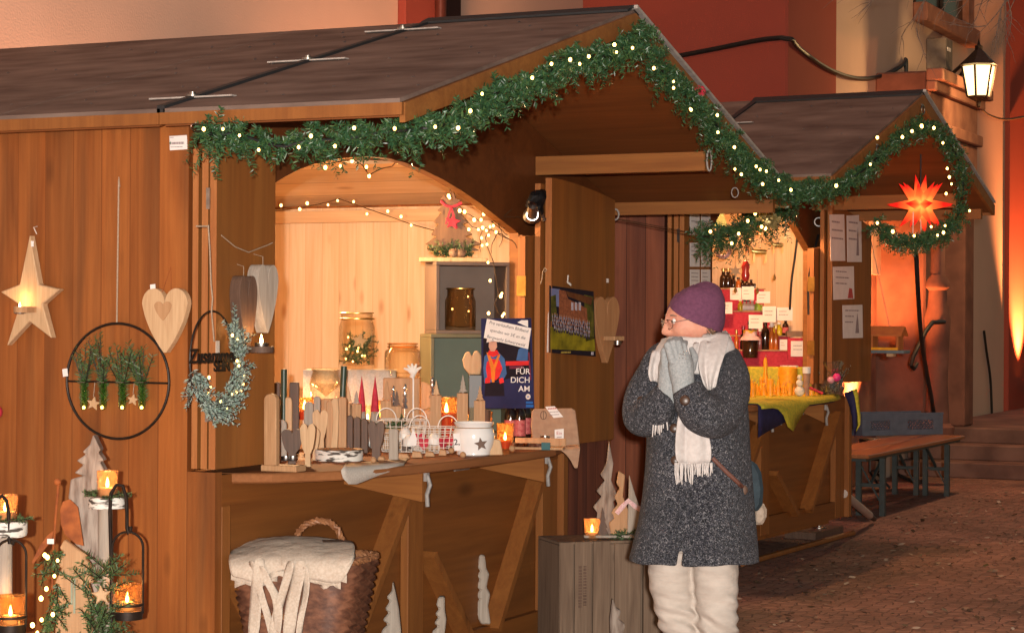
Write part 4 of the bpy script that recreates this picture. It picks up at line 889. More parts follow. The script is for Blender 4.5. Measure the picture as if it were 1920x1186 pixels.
for k, px in enumerate((1088, 1097)):
    b = MB(); rnd = random.Random(k); z = CR.L(px, 1060, -.166)[1]; xx = CR.L(px, 1060, -.166)[0]
    while z > CR.L(px, 1135, -.166)[1]:
        l = rnd.uniform(.006, .014); b.box(xx-.008, xx+.008, -.1662, -.1655, z-l, z); z -= l+.004
    b.build('stamped_writing', M['dw'], CR)
m = Matrix.Translation(CR.loc) @ Matrix.Rotation(CR.rz, 4, 'Z')
def on_crate(px, yo): return m @ Vector((CR.L(px, 1005, yo)[0], yo, zt))
candle_glass('lit ribbed candle glass on top of the grey crate', on_crate(1110, -.06), .034, .098, 'frost', light=.35, taper=1.2)
def ctree(label, px, yo, t, mat, cat='wooden tree'):
    xs = [p[0] for p in px]; p = on_crate((min(xs)+max(xs))/2, yo); return cut('wooden_fir', label, cat, p, FACE, px, t, M[mat], 'wooden fir trees on the crate')
by = 1004
ctree('tall grey bark fir tree at the back of the crate', [(1142, 826), (1150, 868), (1146, 900), (1158, 930), (1150, 940), (1164, 1006), (1115, 1006), (1120, 960), (1112, 950), (1128, 930), (1118, 920), (1134, 900), (1126, 890), (1137, 868)], .08, .03, 'bark')
ctree('pale edged fir tree in the middle of the crate', [(1160, 882), (1172, 890), (1168, 930), (1180, 960), (1190, 1004), (1146, 1004), (1142, 980), (1152, 970), (1146, 960), (1158, 945), (1152, 930), (1162, 915), (1156, 905)], .04, .04, 'lw2')
ctree('tiny dark fir tree right beside the candle glass on the crate', fir_px(1118, 950, 1142, 1008, 4), -.09, .012, 'dw')
T = ctree('grey fir with pink gingham ribbon at the right of the crate', [(1180, 890), (1192, 930), (1204, 960), (1210, 1004), (1176, 1004)], .0, .04, 'gw')
M['gingham'] = nmat('pink_gingham', (.62, .3, .33), (.75, .6, .58), 260, .8)
b = MB(); b.tube([T.L3(px, py, -.03) for px, py in ((1156, 962), (1168, 948), (1178, 938), (1190, 948), (1204, 956))], .012, 8, flat=.3); b.build('ribbon', M['gingham'], T, True)
T = Thing('fir_sprigs', 'small green fir sprigs lying on the crate by the candle', 'greenery', on_crate(1170, -.1), FACE)
it = [((rnd.uniform(-.07, .09), rnd.uniform(-.03, .05), .006), (rnd.uniform(-1, 1), rnd.uniform(-1, 1), rnd.uniform(.0, .5)), .07) for i in range(26)]; sprigs('sprigs', 'sprig', T, it, 777, 26, .018, .0018)
b = MB(); T = cut('birch_plank', 'flat pale plank lying on the crate top', 'plank', on_crate(1150, -.12), FACE, [(1095, 1003), (1190, 1003), (1190, 1008), (1095, 1008)], .06, M['gw'])
logtree('rough bark tree in front of the crate at the bottom photo edge', [(1148, 1120), (1156, 1140), (1164, 1142), (1160, 1158), (1172, 1170), (1166, 1190), (1178, 1320), (1138, 1320), (1144, 1190), (1143, 1160)], 9.6, .05, 'bark')
# ---------------------------------------------------------------- goods on the counter of the big stall
CZ = 1.0
def base_at(px, py): return at(px, py, z=CZ+.001)
def on_table(px, d):                       # a spot on the counter board inside, at distance d
    p = at(px, 593, d=d); return Vector((p.x, p.y, CZ+.001))
def rows_px(bx0, y0, bx1, y1): return (bx0, y0, bx1, y1)
def angel_px(x0, y0, x1, y1, stem=.34):
    cx = (x0+x1)/2; w = (x1-x0)/2; h = y1-y0; o = []
    for i in range(13): a = math.pi*(1-i/12); o.append((cx-w*.5+w*.5*math.cos(a), y0+h*.14-h*.14*math.sin(a)))
    for i in range(1, 13): a = math.pi*(1-i/12); o.append((cx+w*.5+w*.5*math.cos(a), y0+h*.14-h*.14*math.sin(a)))
    o += [(cx+w*.92, y0+h*.34), (cx+w*.7, y0+h*.56), (cx+w*stem, y0+h*.7), (cx+w*stem*1.1, y1), (cx-w*stem*1.1, y1), (cx-w*stem, y0+h*.7), (cx-w*.7, y0+h*.56), (cx-w*.92, y0+h*.34)]
    return o
def board_px(x0, y0, x1, y1, rt=.5, lean=0):
    w = x1-x0; r = w*rt; o = [(x0, y1)]
    for i in range(9): a = math.pi*(1-i/8); o.append((x0+w/2+w/2*math.cos(a)+lean, y0+r-r*math.sin(a)))
    return o+[(x1, y1)]
def goods(label, px, base, t=.025, mat='lw', name='wooden_board', cat='wooden board', rz=FACE, part='board', group='wooden figures and boards on the counter', d=None):
    if 830 < base[1] < 850:
        ym = max(q[1] for q in px); nb = base[1]+11; px = [(x, nb if y > ym-.5 else y) for x, y in px]; base = (base[0], nb)
    p = base_at(*base) if d is None else on_table(base[0], d)
    T = Thing(name, label, cat, p, rz, group); o = T.P(px); zmin = min(z for _, z in o); o = [(x, z-zmin) for x, z in o]
    b = MB(); b.prism(o, -t/2, t/2); b.build(part, M[mat], T, bevel=.003); return T
T = goods('tall pale rounded board standing on a block at the left counter end', board_px(498, 736, 521, 880), (508, 882), .03, 'lw2', rz=FACE-R(25))
b = MB(); x0 = T.L(496, 870)[0]; x1 = T.L(562, 870)[0]; b.box(x0, x1, -.03, .05, .0, .024); b.build('foot_block', M['lw2'], T, bevel=.003)
for px, lab in ((536, 'left'), (549, 'right')):
    tealight('shiny empty tealight cup at the %s on the block of the tall board' % lab, base_at(px, 874)+Vector((0, 0, .024)), FACE, False, 1.0)
goods('dark walnut winged figure in front of the tall pale board', angel_px(528, 797, 568, 862), (552, 869), .02, 'dw', 'winged_figure', 'figure', part='wings')
goods('pale whitewashed rounded board behind the dark winged figure', board_px(517, 784, 538, 862), (530, 864), .02, 'gw')
goods('pale ash winged figure at the counter edge beside the birch slice', angel_px(563, 792, 592, 872), (577, 874), .03, 'lw', 'winged_figure', 'figure', part='wings')
goods('slim yellowish winged figure tucked beside the pale ash one', angel_px(580, 800, 600, 858), (590, 862), .02, 'lw', 'winged_figure', 'figure', part='wings')
goods('dark walnut post board at the shutter behind the tall pale board', board_px(514, 716, 526, 800, .2), (520, 840), .03, 'dw')
goods('light grooved board with rounded top behind the dark figure', board_px(532, 744, 548, 842), (540, 842), .02, 'lw')
goods('tall dark walnut board with square top in the left group', board_px(543, 716, 561, 842, .1), (552, 840), .025, 'dw')
goods('grey weathered board between the dark board and pale figures', board_px(570, 752, 588, 842, .5), (579, 838), .02, 'gw')
goods('narrow grey board with a notched top behind the pale figures', board_px(588, 742, 601, 842, .3), (595, 836), .02, 'gw')
goods('pale fork-shaped winged figure in the middle of the group', angel_px(586, 768, 615, 845, .5), (600, 846), .02, 'lw', 'winged_figure', 'figure', part='wings')
goods('tall pale board with one rounded shoulder in the middle group', board_px(612, 749, 628, 845, .5), (620, 846), .02, 'lw2')
goods('tall curved beech board with bark edge in the middle group', [(618, 845), (624, 800), (624, 770), (621, 752), (626, 745), (634, 746), (636, 770), (635, 810), (632, 845)], (626, 846), .03, 'lw')
goods('tall beech board with flat top nearest the dark candle', board_px(634, 744, 650, 843, .15), (642, 845), .03, 'lw2')
for k, (a, c, lab) in enumerate(((650, 662, 'left'), (663, 676, 'middle'), (677, 690, 'right'))):
    goods('small dark brown notched board, %s of three behind the birch slice' % lab, board_px(a, 778+3*k, c, 842, .4), ((a+c)/2, 838), .02, 'dw')
goods('large dark walnut winged figure right of the birch slice', angel_px(690, 789, 721, 862, .5), (706, 862), .025, 'dw', 'winged_figure', 'figure', part='wings')
goods('grey driftwood board in front of the wire basket', board_px(729, 801, 747, 860, .2), (738, 862), .025, 'gw')
goods('little dark brown oval board between the pale disc and the candle', [(782, 760), (778, 742), (767, 735), (765, 722), (776, 720), (788, 724), (788, 738), (786, 760)], (780, 812), .02, 'dw')
goods('dark rounded board standing left of the red pillar candle', board_px(797, 738, 823, 778, .5), (810, 815), .025, 'dw')
goods('pale narrow board right of the red pillar candle', board_px(855, 748, 868, 790, .1), (862, 826), .02, 'lw2')
goods('pale board with one slanted edge behind the white pot', [(872, 792), (872, 758), (884, 752), (890, 792)], (881, 826), .02, 'lw2')
goods('flat pale wooden block with cut corners beside the white pot', [(908, 851), (912, 836), (924, 820), (938, 822), (943, 850)], (926, 853), .03, 'lw', 'wooden_block', 'block')
# small pale wooden pieces along the front of the counter
for k, (px, py, w, h) in enumerate(((757, 859, 24, 10), (782, 857, 22, 12), (806, 855, 20, 10), (830, 853, 16, 12), (715, 862, 14, 8))):
    goods('small pale honey-coloured wood offcut on the counter edge', [(px-w/2, py), (px-w/2+3, py-h), (px+w/3, py-h+2), (px+w/2, py)], (px, py), .05, 'lw2', 'wood_offcut', 'offcut', group='honey coloured offcuts on the counter edge', part='offcut')
# birch slice
T = Thing('birch_slice', 'thick round birch log slice with bark lying on the counter', 'log slice', base_at(636, 862), FACE)
r = 46/T.ppm()
b = MB(); b.lathe([(0, 0), (r*.98, 0), (r, .02), (r*.98, 20/T.ppm()), (0, 20/T.ppm())], 30); b.jit(.003, 12).build('bark_ring', M['birch'], T, True)
MB().lathe([(r*.95, 0), (0, .001)], 28, (0, 0, 20/T.ppm()+.002)).build('cut_face', M['lw'], T)
# grey cloth hanging over the counter edge
T = Thing('grey_napkin', 'grey linen napkin hanging in a point over the counter edge', 'cloth', base_at(700, 878), FACE)
rows = [[(596+i*16.5, 864-i*.35, None) for i in range(10)]]
def nap(rows):
    b = MB(); V = []
    n = len(rows[0])
    for r_ in rows:
        for px, py, yo in r_:
            V.append(T.inv @ (at(px, py, z=CZ+.004)-T.loc) if yo is None else T.L3(px, py, yo))
    return b.add(V, [(i*n+k, i*n+k+1, (i+1)*n+k+1, (i+1)*n+k) for i in range(len(rows)-1) for k in range(n-1)])
xs = [640, 650, 665, 680, 695, 710, 725, 740, 757]
edge = [882, 881.2, 880, 878.8, 877.5, 876.2, 875, 873.5, 872]
R1 = [(x+8, e-14, None) for x, e in zip(xs, edge)]; R2 = [(x, e-1, None) for x, e in zip(xs, edge)]
def ye(i): return (T.inv @ (at(xs[i], edge[i], z=CZ)-T.loc)).y-.02
low = [893, 904, 904, 899, 893, 887, 882, 877, 873.5]
R3 = [(x+1, e+(l-e)*.5, ye(i)) for i, (x, e, l) in enumerate(zip(xs, edge, low))]; R4 = [(x+(4 if i < 3 else 2), l+3, ye(i)-.004*(i % 2)) for i, (x, l) in enumerate(zip(xs, low))]
q = nap([R1, R2, R3, R4]).build('napkin', M['greylinen'], T, 'all'); q.modifiers.new('t', 'SOLIDIFY').thickness = .002
# wire baskets with tags
def wire_basket(label, x0, y0, x1, y1, base, d, seed, cont):
    T = Thing('wire_basket', label, 'basket', base_at(*base), FACE, 'white wire baskets on the counter'); x0, z1 = T.L(x0, y0); x1, _ = T.L(x1, y1); z0 = .004; cx = (x0+x1)/2; w = (x1-x0)/2
    b = MB(); n = 7
    def P(f, u, z):                     # around a rounded rectangle
        a = u*2*math.pi; c_, s_ = math.cos(a), math.sin(a); k = (abs(c_)**4+abs(s_)**4)**-.25; g = .86+.14*f; return (cx+w*c_*k*g, d*s_*k*g+.0, z)
    for i in range(6): f = i/5; b.tube([P(f, j/28, z0+(z1-z0)*f) for j in range(28)], .0022 if i in (0, 5) else .0016, 5, True)
    for j in range(28): b.tube([P(f, j/28, z0+(z1-z0)*f) for f in (0, .5, 1)], .0016, 5)
    for j in range(-4, 5): b.tube([(cx+w*.8*j/4.5, -d*.8, z0), (cx+w*.8*j/4.5, d*.8, z0)], .0016, 5)
    b.build('wire_cage', M['twine'], T)
    for s_ in (-1, 1):
        b = MB(); b.tube([(cx+s_*w*.62+.045*math.cos(a), -d*.9, z1+.055*math.sin(a)) for a in [math.pi*i/10 for i in range(11)]], .0026, 6); b.build('handle', M['twine'], T, True)
    for k, (kind, fx, fy, fz, s_) in enumerate(cont):
        p = Vector((cx+w*fx, d*fy, z0+fz)); m = Matrix.Translation(T.loc) @ Matrix.Rotation(FACE, 4, 'Z')
        K = Thing(kind[0], kind[1], kind[2], m @ p, FACE+k, 'small goods in the wire baskets')
        if kind[0] == 'red_heart': b = MB(); b.prism([(x, -z) for x, z in heart_px(-s_, -s_, s_, s_)], -.008, .008); b.build('heart', M['redcloth'], K, bevel=.004)
        else: b = MB(); b.lathe([(0, -.02), (s_, -.015), (s_*.9, .01), (s_*.5, .03), (0, .034)], 14); b.jit(.006, 20).build('body', M['white'], K, True)
    return T
RH = ('red_heart', 'small red felt heart inside a white wire basket', 'heart'); WO = ('white_ornament', 'small white wooden ornament inside a white wire basket', 'ornament')
wire_basket('left white wire basket with arched handles on the counter', 709, 786, 800, 842, (756, 846), .085, 1, [(WO, -.3, -.3, .06, .03), (WO, .3, -.5, .04, .03), (WO, .1, .2, .07, .028), (RH, .7, -.2, .05, .03)])
wire_basket('right white wire basket nearest the white pot', 772, 800, 857, 842, (812, 848), .08, 2, [(RH, -.45, -.4, .035, .026), (RH, .4, -.5, .04, .026), (WO, 0, -.3, .05, .03), (RH, .75, -.2, .05, .022)])
T = Thing('fish_tag', 'white paper tag hanging on the front of the left wire basket', 'tag', base_at(776, 850), FACE)
x, z = T.L(775, 822); b = MB(); b.prism([(x-.014, z-.03), (x+.014, z-.03), (x+.016, z+.0), (x, z+.045), (x-.016, z+.0)], 0, .0012); b.build('tag', M['paper'], T)
# white pot with star and price
T = Thing('white_pot', 'round white ceramic pot with a brown star on a cord', 'pot', base_at(888, 853), FACE)
k = 1/T.ppm(); r = 40*k; h = 62*k
MB().lathe([(0, 0), (r*.72, 0), (r*.8, h*.04), (r*.78, h*.1), (r*.93, h*.35), (r, h*.62), (r*.9, h*.82), (r*.84, h*.88), (r*.95, h), (r*.9, h), (r*.8, h*.88), (r*.7, h*.3), (0, h*.2)], 30).build('pot', M['ceramic'], T, True)
b = MB(); b.tube([(r*.9*math.cos(a), r*.9*math.sin(a), h*.85) for a in [i*2*math.pi/28 for i in range(28)]], .0025, 6, True); b.build('cord', M['cord'], T, True)
b = MB(); b.prism(T.P(star_px(902, 832, 13, .45, 5, 100), -r*.99), -r*.99-.008, -r*.99); b.build('star', M['dw'], T)
x, z = T.L(857, 828, -r); price(T, (x, -r-.004, z), .028, .075, .08, None); text('lettering', '2,', .036, M['ink'], T, (x, -r-.0055, z-.012), .08, bold=.0005)
T = Thing('wooden_cup', 'turned brown wooden cup standing behind the white pot', 'cup', base_at(905, 836), FACE); h = 44/T.ppm()
MB().lathe([(0, 0), (.036, 0), (.037, h), (.031, h), (.03, .012), (0, .012)], 22).build('cup', M['dw'], T, True)
T.loc.z += .06; T.o.location = T.loc; MB().lathe([(0, -.061), (.04, -.061), (.04, -.001), (0, -.001)], 20).build('base', M['lw2'], T, True)
# candles
def pillar(label, px, d, z0, r, h, glassh):
    T = Thing('pillar_candle', label, 'candle', on_table(px, d)+Vector((0, 0, z0)), FACE)
    MB().lathe([(0, 0), (r, 0), (r, h), (r*.9, h+.002), (r*.4, h-.006), (0, h-.006)], 22).build('candle', M['red'], T, True); flame(T, (0, 0, h-.004), 1.7, .5)
    MB().lathe([(r*1.18, 0), (r*1.3, glassh), (r*1.26, glassh), (r*1.14, .004)], 24).build('glass', M['amber'], T, True)
    b = MB(); b.prism(fir_px(-8, -36, 8, 0, 3), 0, .001); b.v = [(x*.0015, -r-.0008, -z*.0015+h*.3) if False else (x*.0016, -r-.001, -z*.0016+h*.25) for x, _, z in b.v]
    return T
pillar('red pillar candle burning in an amber glass with a silver pattern', 838, 9.9, .04, .044, .12, .19)
T = Thing('red_candle', 'low red candle glowing among jars at the left counter', 'candle', on_table(572, 9.75)+Vector((0, 0, .13)), FACE); MB().lathe([(0, 0), (.04, 0), (.042, .045), (0, .04)], 20).build('candle', M['red'], T, True); flame(T, (0, 0, .042), 1.6, .6); MB().lathe([(.05, 0), (.055, .1), (.053, .1), (.048, .003)], 22).build('glass', M['amber'], T, True)
candle_glass('amber candle glass glowing red in front of the wine bottles', base_at(947, 842), .035, .12, 'amber', 'red', .4, taper=1.2)
candle_glass('pale ribbed candle glass glowing at the left behind the boards', on_table(612, 9.75)+Vector((0, 0, .12)), .04, .075, 'frost', 'wax', .3)
for px, py0, py1, d, lab in ((643, 686, 745, 9.2, 'slanted dark green taper candle in the middle of the counter'), (533, 692, 738, 9.2, 'dark green taper candle at the left behind the boards')):
    T = Thing('taper_candle', lab, 'candle', on_table(px, d), FACE); zt = T.L(px, py0)[1]; zb = .06
    b = MB(); b.tube([(0 if 'slanted' not in lab else -.008, 0, zb), (0 if 'slanted' not in lab else .006, 0, zt)], .0135, 14); b.build('candle', nmat('green_wax_%d' % px, (.035, .06, .04), rough=.35), T, True)
    b = MB(); b.lathe([(0, 0), (.045, 0), (.045, .012), (.022, .02), (.02, .08), (0, .08)], 16); b.build('holder', M['lw2'], T, True)
# inner shelf, riser and jars
T = Thing('display_riser', 'low riser under a draped white cloth behind the counter goods', 'riser', on_table(655, 9.95), FACE)
x0 = T.L(575, 700)[0]; x1 = T.L(742, 700)[0]; z1 = T.L(660, 694)[1]
b = MB(); b.box(x0, x1, -.1, .12, 0, z1); b.build('riser', M['white'], T, bevel=.008)
b = MB(); n = 30; V = []
for i in range(n+1):
    x = x0-.006+(x1-x0+.012)*i/n; f = .006*math.sin(i*1.7)
    V += [(x, .12, z1+.003), (x, -.108+f*.2, z1+.003), (x, -.112+f, z1-.06), (x, -.114+1.6*f, .02+.01*math.sin(i*.9))]
b.add(V, [(4*i+k, 4*i+k+1, 4*i+k+5, 4*i+k+4) for i in range(n) for k in range(3)]); b.build('cloth', M['linen'], T, 'all')
RIS = z1
def jar(label, px, z, d, r, h, neck, mat='glass', lid=True, fill=None, seed=0):
    T = Thing('glass_jar', label, 'jar', on_table(px, d)+Vector((0, 0, z+.002)), FACE, 'big glass jars')
    nk = r*neck
    MB().lathe([(0, 0), (r*.93, 0), (r, .015), (r, h*.72), (r*.96, h*.78), (nk, h*.85), (nk, h*.97), (nk*1.05, h*.975), (nk*1.05, h), (nk*.97, h), (nk*.95, h*.86), (r*.94, h*.76), (r*.96, .02), (0, .014)], 30).build('glass', M[mat], T, True)
    b = MB(); b.tube([((nk+.003)*math.cos(a), (nk+.003)*math.sin(a), h*.9) for a in [i*2*math.pi/30 for i in range(30)]], .004, 6, True); b.tube([((nk+.004)*math.cos(a), (nk+.004)*math.sin(a), h) for a in [i*2*math.pi/30 for i in range(30)]], .003, 6, True); b.build('rim', M['brass'] if lid else M['amber'], T, True)
    if fill:
        rnd = random.Random(seed); it = []
        for i in range(60):
            a = rnd.uniform(0, 6.28); q = r*.7*math.sqrt(rnd.random()); it.append(((q*math.cos(a), q*math.sin(a), .03+h*.4*rnd.random()), (rnd.uniform(-1, 1), rnd.uniform(-1, 1), rnd.uniform(-.2, 1)), .06))
        sprigs('fir_filling', 'sprig', T, it, seed, 24, .018, .002)
        bulbs(T, [(r*.75*math.cos(a)*rnd.uniform(.3, 1), r*.75*math.sin(a), rnd.uniform(.03, h*.6)) for a in [rnd.uniform(3.2, 6.2) for _ in range(9)]], .005, 'bulbin')
        b = MB(); b.prism([(x*.001, -z*.001+h*.5) for x, z in star_px(16, 0, 42, .45, 5, 80)], -r*.5, -r*.5+.006); b.build('star', M['lw'], T)
    return T
ppm = FPX/9.95
jar('tall preserving jar filled with fir and a wooden star on the riser', 669, RIS+.004, 9.95, 34/ppm, 105/ppm, .88, fill=True, seed=5)
jar('round squat glass jar with a narrower neck beside the green box', 755, RIS-.03, 9.9, 34/ppm, 62/ppm, .78, lid=False)
T = Thing('jar_stand', 'small stand under the squat glass jar', 'stand', on_table(755, 9.9), FACE); MB().box(-.085, .085, -.08, .08, 0, RIS-.0305).build('stand', M['lw2'], T, bevel=.004)
T = Thing('glass_bowl', 'wide amber glass bowl left of the tall preserving jar', 'bowl', on_table(612, 9.7), FACE); h = T.L(612, 690)[1]; r = 30/T.ppm()
MB().lathe([(0, h-.14), (r*.9, h-.14), (r*1.05, h-.07), (r*.85, h-.015), (r*.95, h), (r*.9, h), (r*.8, h-.015), (r*1.0, h-.07), (0, h-.13)], 26).build('bowl', M['glass'], T, True); MB().lathe([(0, 0), (r*.5, 0), (r*.5, h-.141), (0, h-.141)], 18).build('foot', M['lw2'], T, True)
# gnomes, small glasses and figures
for k, (px, py, lab) in enumerate(((679, 703, 'left'), (704, 703, 'right'))):
    T = Thing('gnome', 'tiny gnome with a pointed red hat, %s one before the white cloth' % lab, 'gnome', on_table(px, 9.75), FACE); zt = T.L(px, py)[1]
    b = MB(); b.lathe([(0, .0), (.022, 0), (.025, zt*.35), (.016, zt*.55), (0, zt*.56)], 16); b.build('body', M['gw'], T, True); b = MB(); b.lathe([(.02, zt*.5), (.012, zt*.74), (.0, zt)], 16); b.build('hat', M['redcloth'], T, True); MB().ball((0, -.02, zt*.49), .006, 8).build('nose', M['lw2'], T, True)
for k, px in enumerate((604, 622, 640, 664, 690, 716)):
    T = Thing('tumbler', 'small clear tumbler with a warm light inside', 'glass', on_table(px, 9.72+.02*k)+Vector((0, 0, .1+.01*(k % 3))), FACE, 'small lit tumblers in a row on the counter')
    h = .085+.014*(k % 2); MB().lathe([(0, 0), (.026, 0), (.034, h), (.0325, h), (.024, .006), (0, .006)], 20).build('glass', M['amber' if k % 2 else 'glass'], T, True)
    MB().lathe([(0, .007), (.02, .007), (.02, .02), (0, .02)], 14).build('tealight', M['wax'], T, True); flame(T, (0, 0, .02), .9, .12)
T = Thing('wooden_shelf', 'long low wooden shelf behind the boards carrying tumblers and fir', 'shelf', on_table(690, 9.6), FACE)
x0 = T.L(520, 770)[0]; x1 = T.L(775, 770)[0]
b = MB(); b.box(x0, x1, -.06, .08, .075, .1); b.build('shelf_board', M['lw2'], T, bevel=.003)
b = MB(); b.box(x0+.02, x0+.05, -.04, .06, 0, .0745); b.build('support', M['dw'], T); b = MB(); b.box(x1-.05, x1-.02, -.04, .06, 0, .0745); b.build('support', M['dw'], T)
it = [((x0+.25+rnd.random()*(x1-x0-.3), -.05+.03*rnd.random(), .104), (rnd.uniform(-1, 1), rnd.uniform(-.4, .4), rnd.uniform(0, .5)), .06) for _ in range(46)]
G_ = Thing('fir_sprigs', 'row of short fir sprigs lying along the wooden shelf', 'greenery', T.loc, FACE); sprigs('sprigs', 'sprig', G_, it, 1200, 24, .016, .002)
T = Thing('wooden_disc', 'round honey wood slice standing upright and glowing in candlelight', 'wood slice', on_table(790, 10.05), FACE); z = T.L(790, 742)[1]; r = 27/T.ppm()
b = MB(); b.prism([(r*math.cos(a), z+r*math.sin(a)) for a in [i*2*math.pi/28 for i in range(28)]], -.012, .012); b.build('disc', M['lw2'], T, bevel=.004); b = MB(); b.box(-.05, .05, -.05, .05, 0, z-r+.004); b.build('foot', M['lw2'], T)
T = Thing('silver_hand', 'white openwork hand-shaped ornament before the squat glass jar', 'ornament', on_table(776, 9.75), FACE)
b = MB(); zb = T.L(776, 708)[1]
b.tube([T.L3(772, 708), T.L3(776, 698)], .012, 8)
for px, py in ((757, 690), (764, 684), (772, 681), (781, 682), (790, 688)): b.tube([T.L3(775, 702), T.L3((775+px)/2, (700+py)/2-2), T.L3(px, py)], [.009, .008, .004], 8)
b.tube([(0, 0, 0), T.L3(775, 704)], .004, 6); b.build('hand', M['white'], T, True)
for k, (px, py0, py1, lab) in enumerate(((738, 722, 760, 'thin silver glass tree ornament at the shelf end'), (760, 718, 765, 'slim silver holder between shelf and wooden disc'), (811, 705, 745, 'pair-topped silver holder right of the wooden disc'))):
    T = Thing('silver_ornament', lab, 'ornament', on_table(px, 9.75), FACE); z1 = T.L(px, py0)[1]; z0 = T.L(px, py1)[1]
    b = MB(); prof = [(0, 0), (.03, 0), (.03, .006), (.004, .012), (.004, z0)]; n = 4
    for i in range(n): prof += [(.016*(1-i/n*.6), z0+(z1-z0)*i/n), (.006, z0+(z1-z0)*(i+.8)/n)]
    b.lathe(prof+[(0, z1)], 14); b.build('ornament', nmat('silver_%d' % k, (.75, .72, .7), rough=.15, metal=.9), T, True)
# more small goods between the jars and the baskets
for k, (px, py, w, h, m_) in enumerate(((652, 756, 16, 34, 'lw'), (668, 758, 14, 26, 'gw'), (725, 752, 18, 40, 'lw2'), (744, 762, 14, 30, 'dw'), (818, 742, 14, 30, 'lw'), (868, 738, 16, 36, 'gw'), (900, 752, 14, 30, 'lw2'))):
    T = Thing('wooden_fir', 'palm sized %s wooden fir in the crowd behind the wire baskets' % {'lw': 'pale', 'gw': 'grey', 'lw2': 'honey', 'dw': 'dark'}[m_], 'wooden tree', on_table(px, 9.68), FACE, 'palm sized %s wooden firs on the counter' % {'lw': 'pale', 'gw': 'grey', 'lw2': 'honey', 'dw': 'dark'}[m_])
    z0 = T.L(px, py)[1]; b = MB(); b.prism(T.P(fir_px(px-w/2, py-h, px+w/2, py, 4, seed=k)), -.008, .008); b.build('fir', M[m_], T); b = MB(); b.box(-.025, .025, -.025, .025, 0, z0+.003); b.build('foot', M['lw2'], T)
for k, (px, z_, r_, h_, m_) in enumerate(((735, .12, .03, .09, 'glass'), (752, .11, .036, .07, 'amber'), (822, .1, .03, .1, 'glass'), (862, .08, .034, .1, 'amber'), (886, .06, .03, .12, 'glass'), (912, .06, .032, .1, 'amber'), (705, .13, .028, .1, 'glass'), (582, .13, .03, .1, 'glass'))):
    T = Thing('candle_glass', 'small %s candle glass among the jars behind the baskets' % ('clear' if m_ == 'glass' else 'amber'), 'candle glass', on_table(px, 9.95+.03*(k % 3)), FACE, 'small %s candle glasses among the jars' % ('clear' if m_ == 'glass' else 'amber'))
    MB().lathe([(0, z_), (r_*.8, z_), (r_, z_+h_*.4), (r_*.9, z_+h_*.8), (r_*1.05, z_+h_), (r_, z_+h_), (r_*.85, z_+h_*.8), (r_*.94, z_+h_*.4), (0, z_+.006)], 20).build('glass', M[m_], T, True); MB().lathe([(0, 0), (r_*.9, 0), (r_*.9, z_-.001), (0, z_-.001)], 16).build('block', M['lw2'], T, True); flame(T, (0, 0, z_+.012), .9, .1)
for k, (px, py, r_) in enumerate(((800, 846, 7), (846, 850, 6), (790, 840, 6), (700, 868, 6), (868, 858, 6), (960, 846, 6))):
    T = Thing('wooden_ball', 'little turned wooden bead lying on the front of the counter', 'bead', base_at(px, py), FACE, 'turned wooden beads on the counter front'); q = r_/T.ppm(); MB().ball((0, 0, q), q, 14).build('bead', M['lw2'], T, True)
# grey and green display boxes with jar and fir
def dbox(label, px0, py0, px1, py1, d, depth, mat, inner, rz, z0=None, th=.018):
    T = Thing('display_box', label, 'box', on_table((px0+px1)/2, d), rz, 'open painted display boxes')
    x0, z1 = T.L(px0, py0); x1, zb = T.L(px1, py1); z0 = zb if z0 is None else z0
    b = MB(); b.box(x0, x1, 0, depth, z1-th, z1); b.build('top_panel', M[mat], T, bevel=.002)
    b = MB(); b.box(x0, x1, 0, depth, z0, z0+th); b.build('bottom_panel', M[mat], T, bevel=.002)
    b = MB(); b.box(x0, x0+th, .001, depth-.001, z0+th+.0005, z1-th-.0005); b.build('side_panel', M[mat], T, bevel=.002)
    b = MB(); b.box(x1-th, x1, .001, depth-.001, z0+th+.0005, z1-th-.0005); b.build('side_panel', M[mat], T, bevel=.002)
    b = MB(); b.box(x0+th, x1-th, depth-.02, depth-.003, z0+th, z1-th); b.build('back_panel', M[inner], T)
    return T, x0, x1, z0, z1
GB, gx0, gx1, gz0, gz1 = dbox('sage green open box carrying the taupe box inside the stall', 808, 626, 968, 800, 10.7, .26, 'greenbox', 'sage', FACE+R(15), 0)
TB, tx0, tx1, tz0, tz1 = dbox('taupe open box with a glass jar, stacked on the green box', 818, 482, 955, 618, 10.72, .26, 'greybox', 'greybox', FACE+R(15), None)
TB.loc.z += gz1-tz0+.001+0; TB.o.location = TB.loc
d_ = TB.L(783, 500, .26)
b = MB()
m = Matrix.Translation(TB.loc) @ Matrix.Rotation(TB.rz, 4, 'Z')
J = Thing('glass_jar', 'clear preserving jar standing inside the taupe display box', 'jar', m @ Vector(((tx0*.62+tx1*.38), .08, tz0+.02)), FACE, 'big glass jars')
r = 29/J.ppm(); h = 78/J.ppm()
MB().lathe([(0, 0), (r*.95, 0), (r, .012), (r, h*.7), (r*.86, h*.82), (r*.86, h*.97), (r*.92, h), (r*.86, h), (r*.82, h*.82), (r*.96, .02), (0, .012)], 30).build('glass', M['amber'] if False else glass('smoky_jar_glass', (.96, .88, .76)), J, True)
b = MB(); b.tube([(r*.9*math.cos(a), r*.9*math.sin(a), h*.99) for a in [i*2*math.pi/30 for i in range(30)]], .0035, 6, True); b.build('rim', M['brass'], J, True)
bulbs(J, [(-r*.5, -r*.6, h*.5), (r*.55, -r*.6, h*.45), (r*.5, -r*.5, h*.8)], .004, 'bulbin')
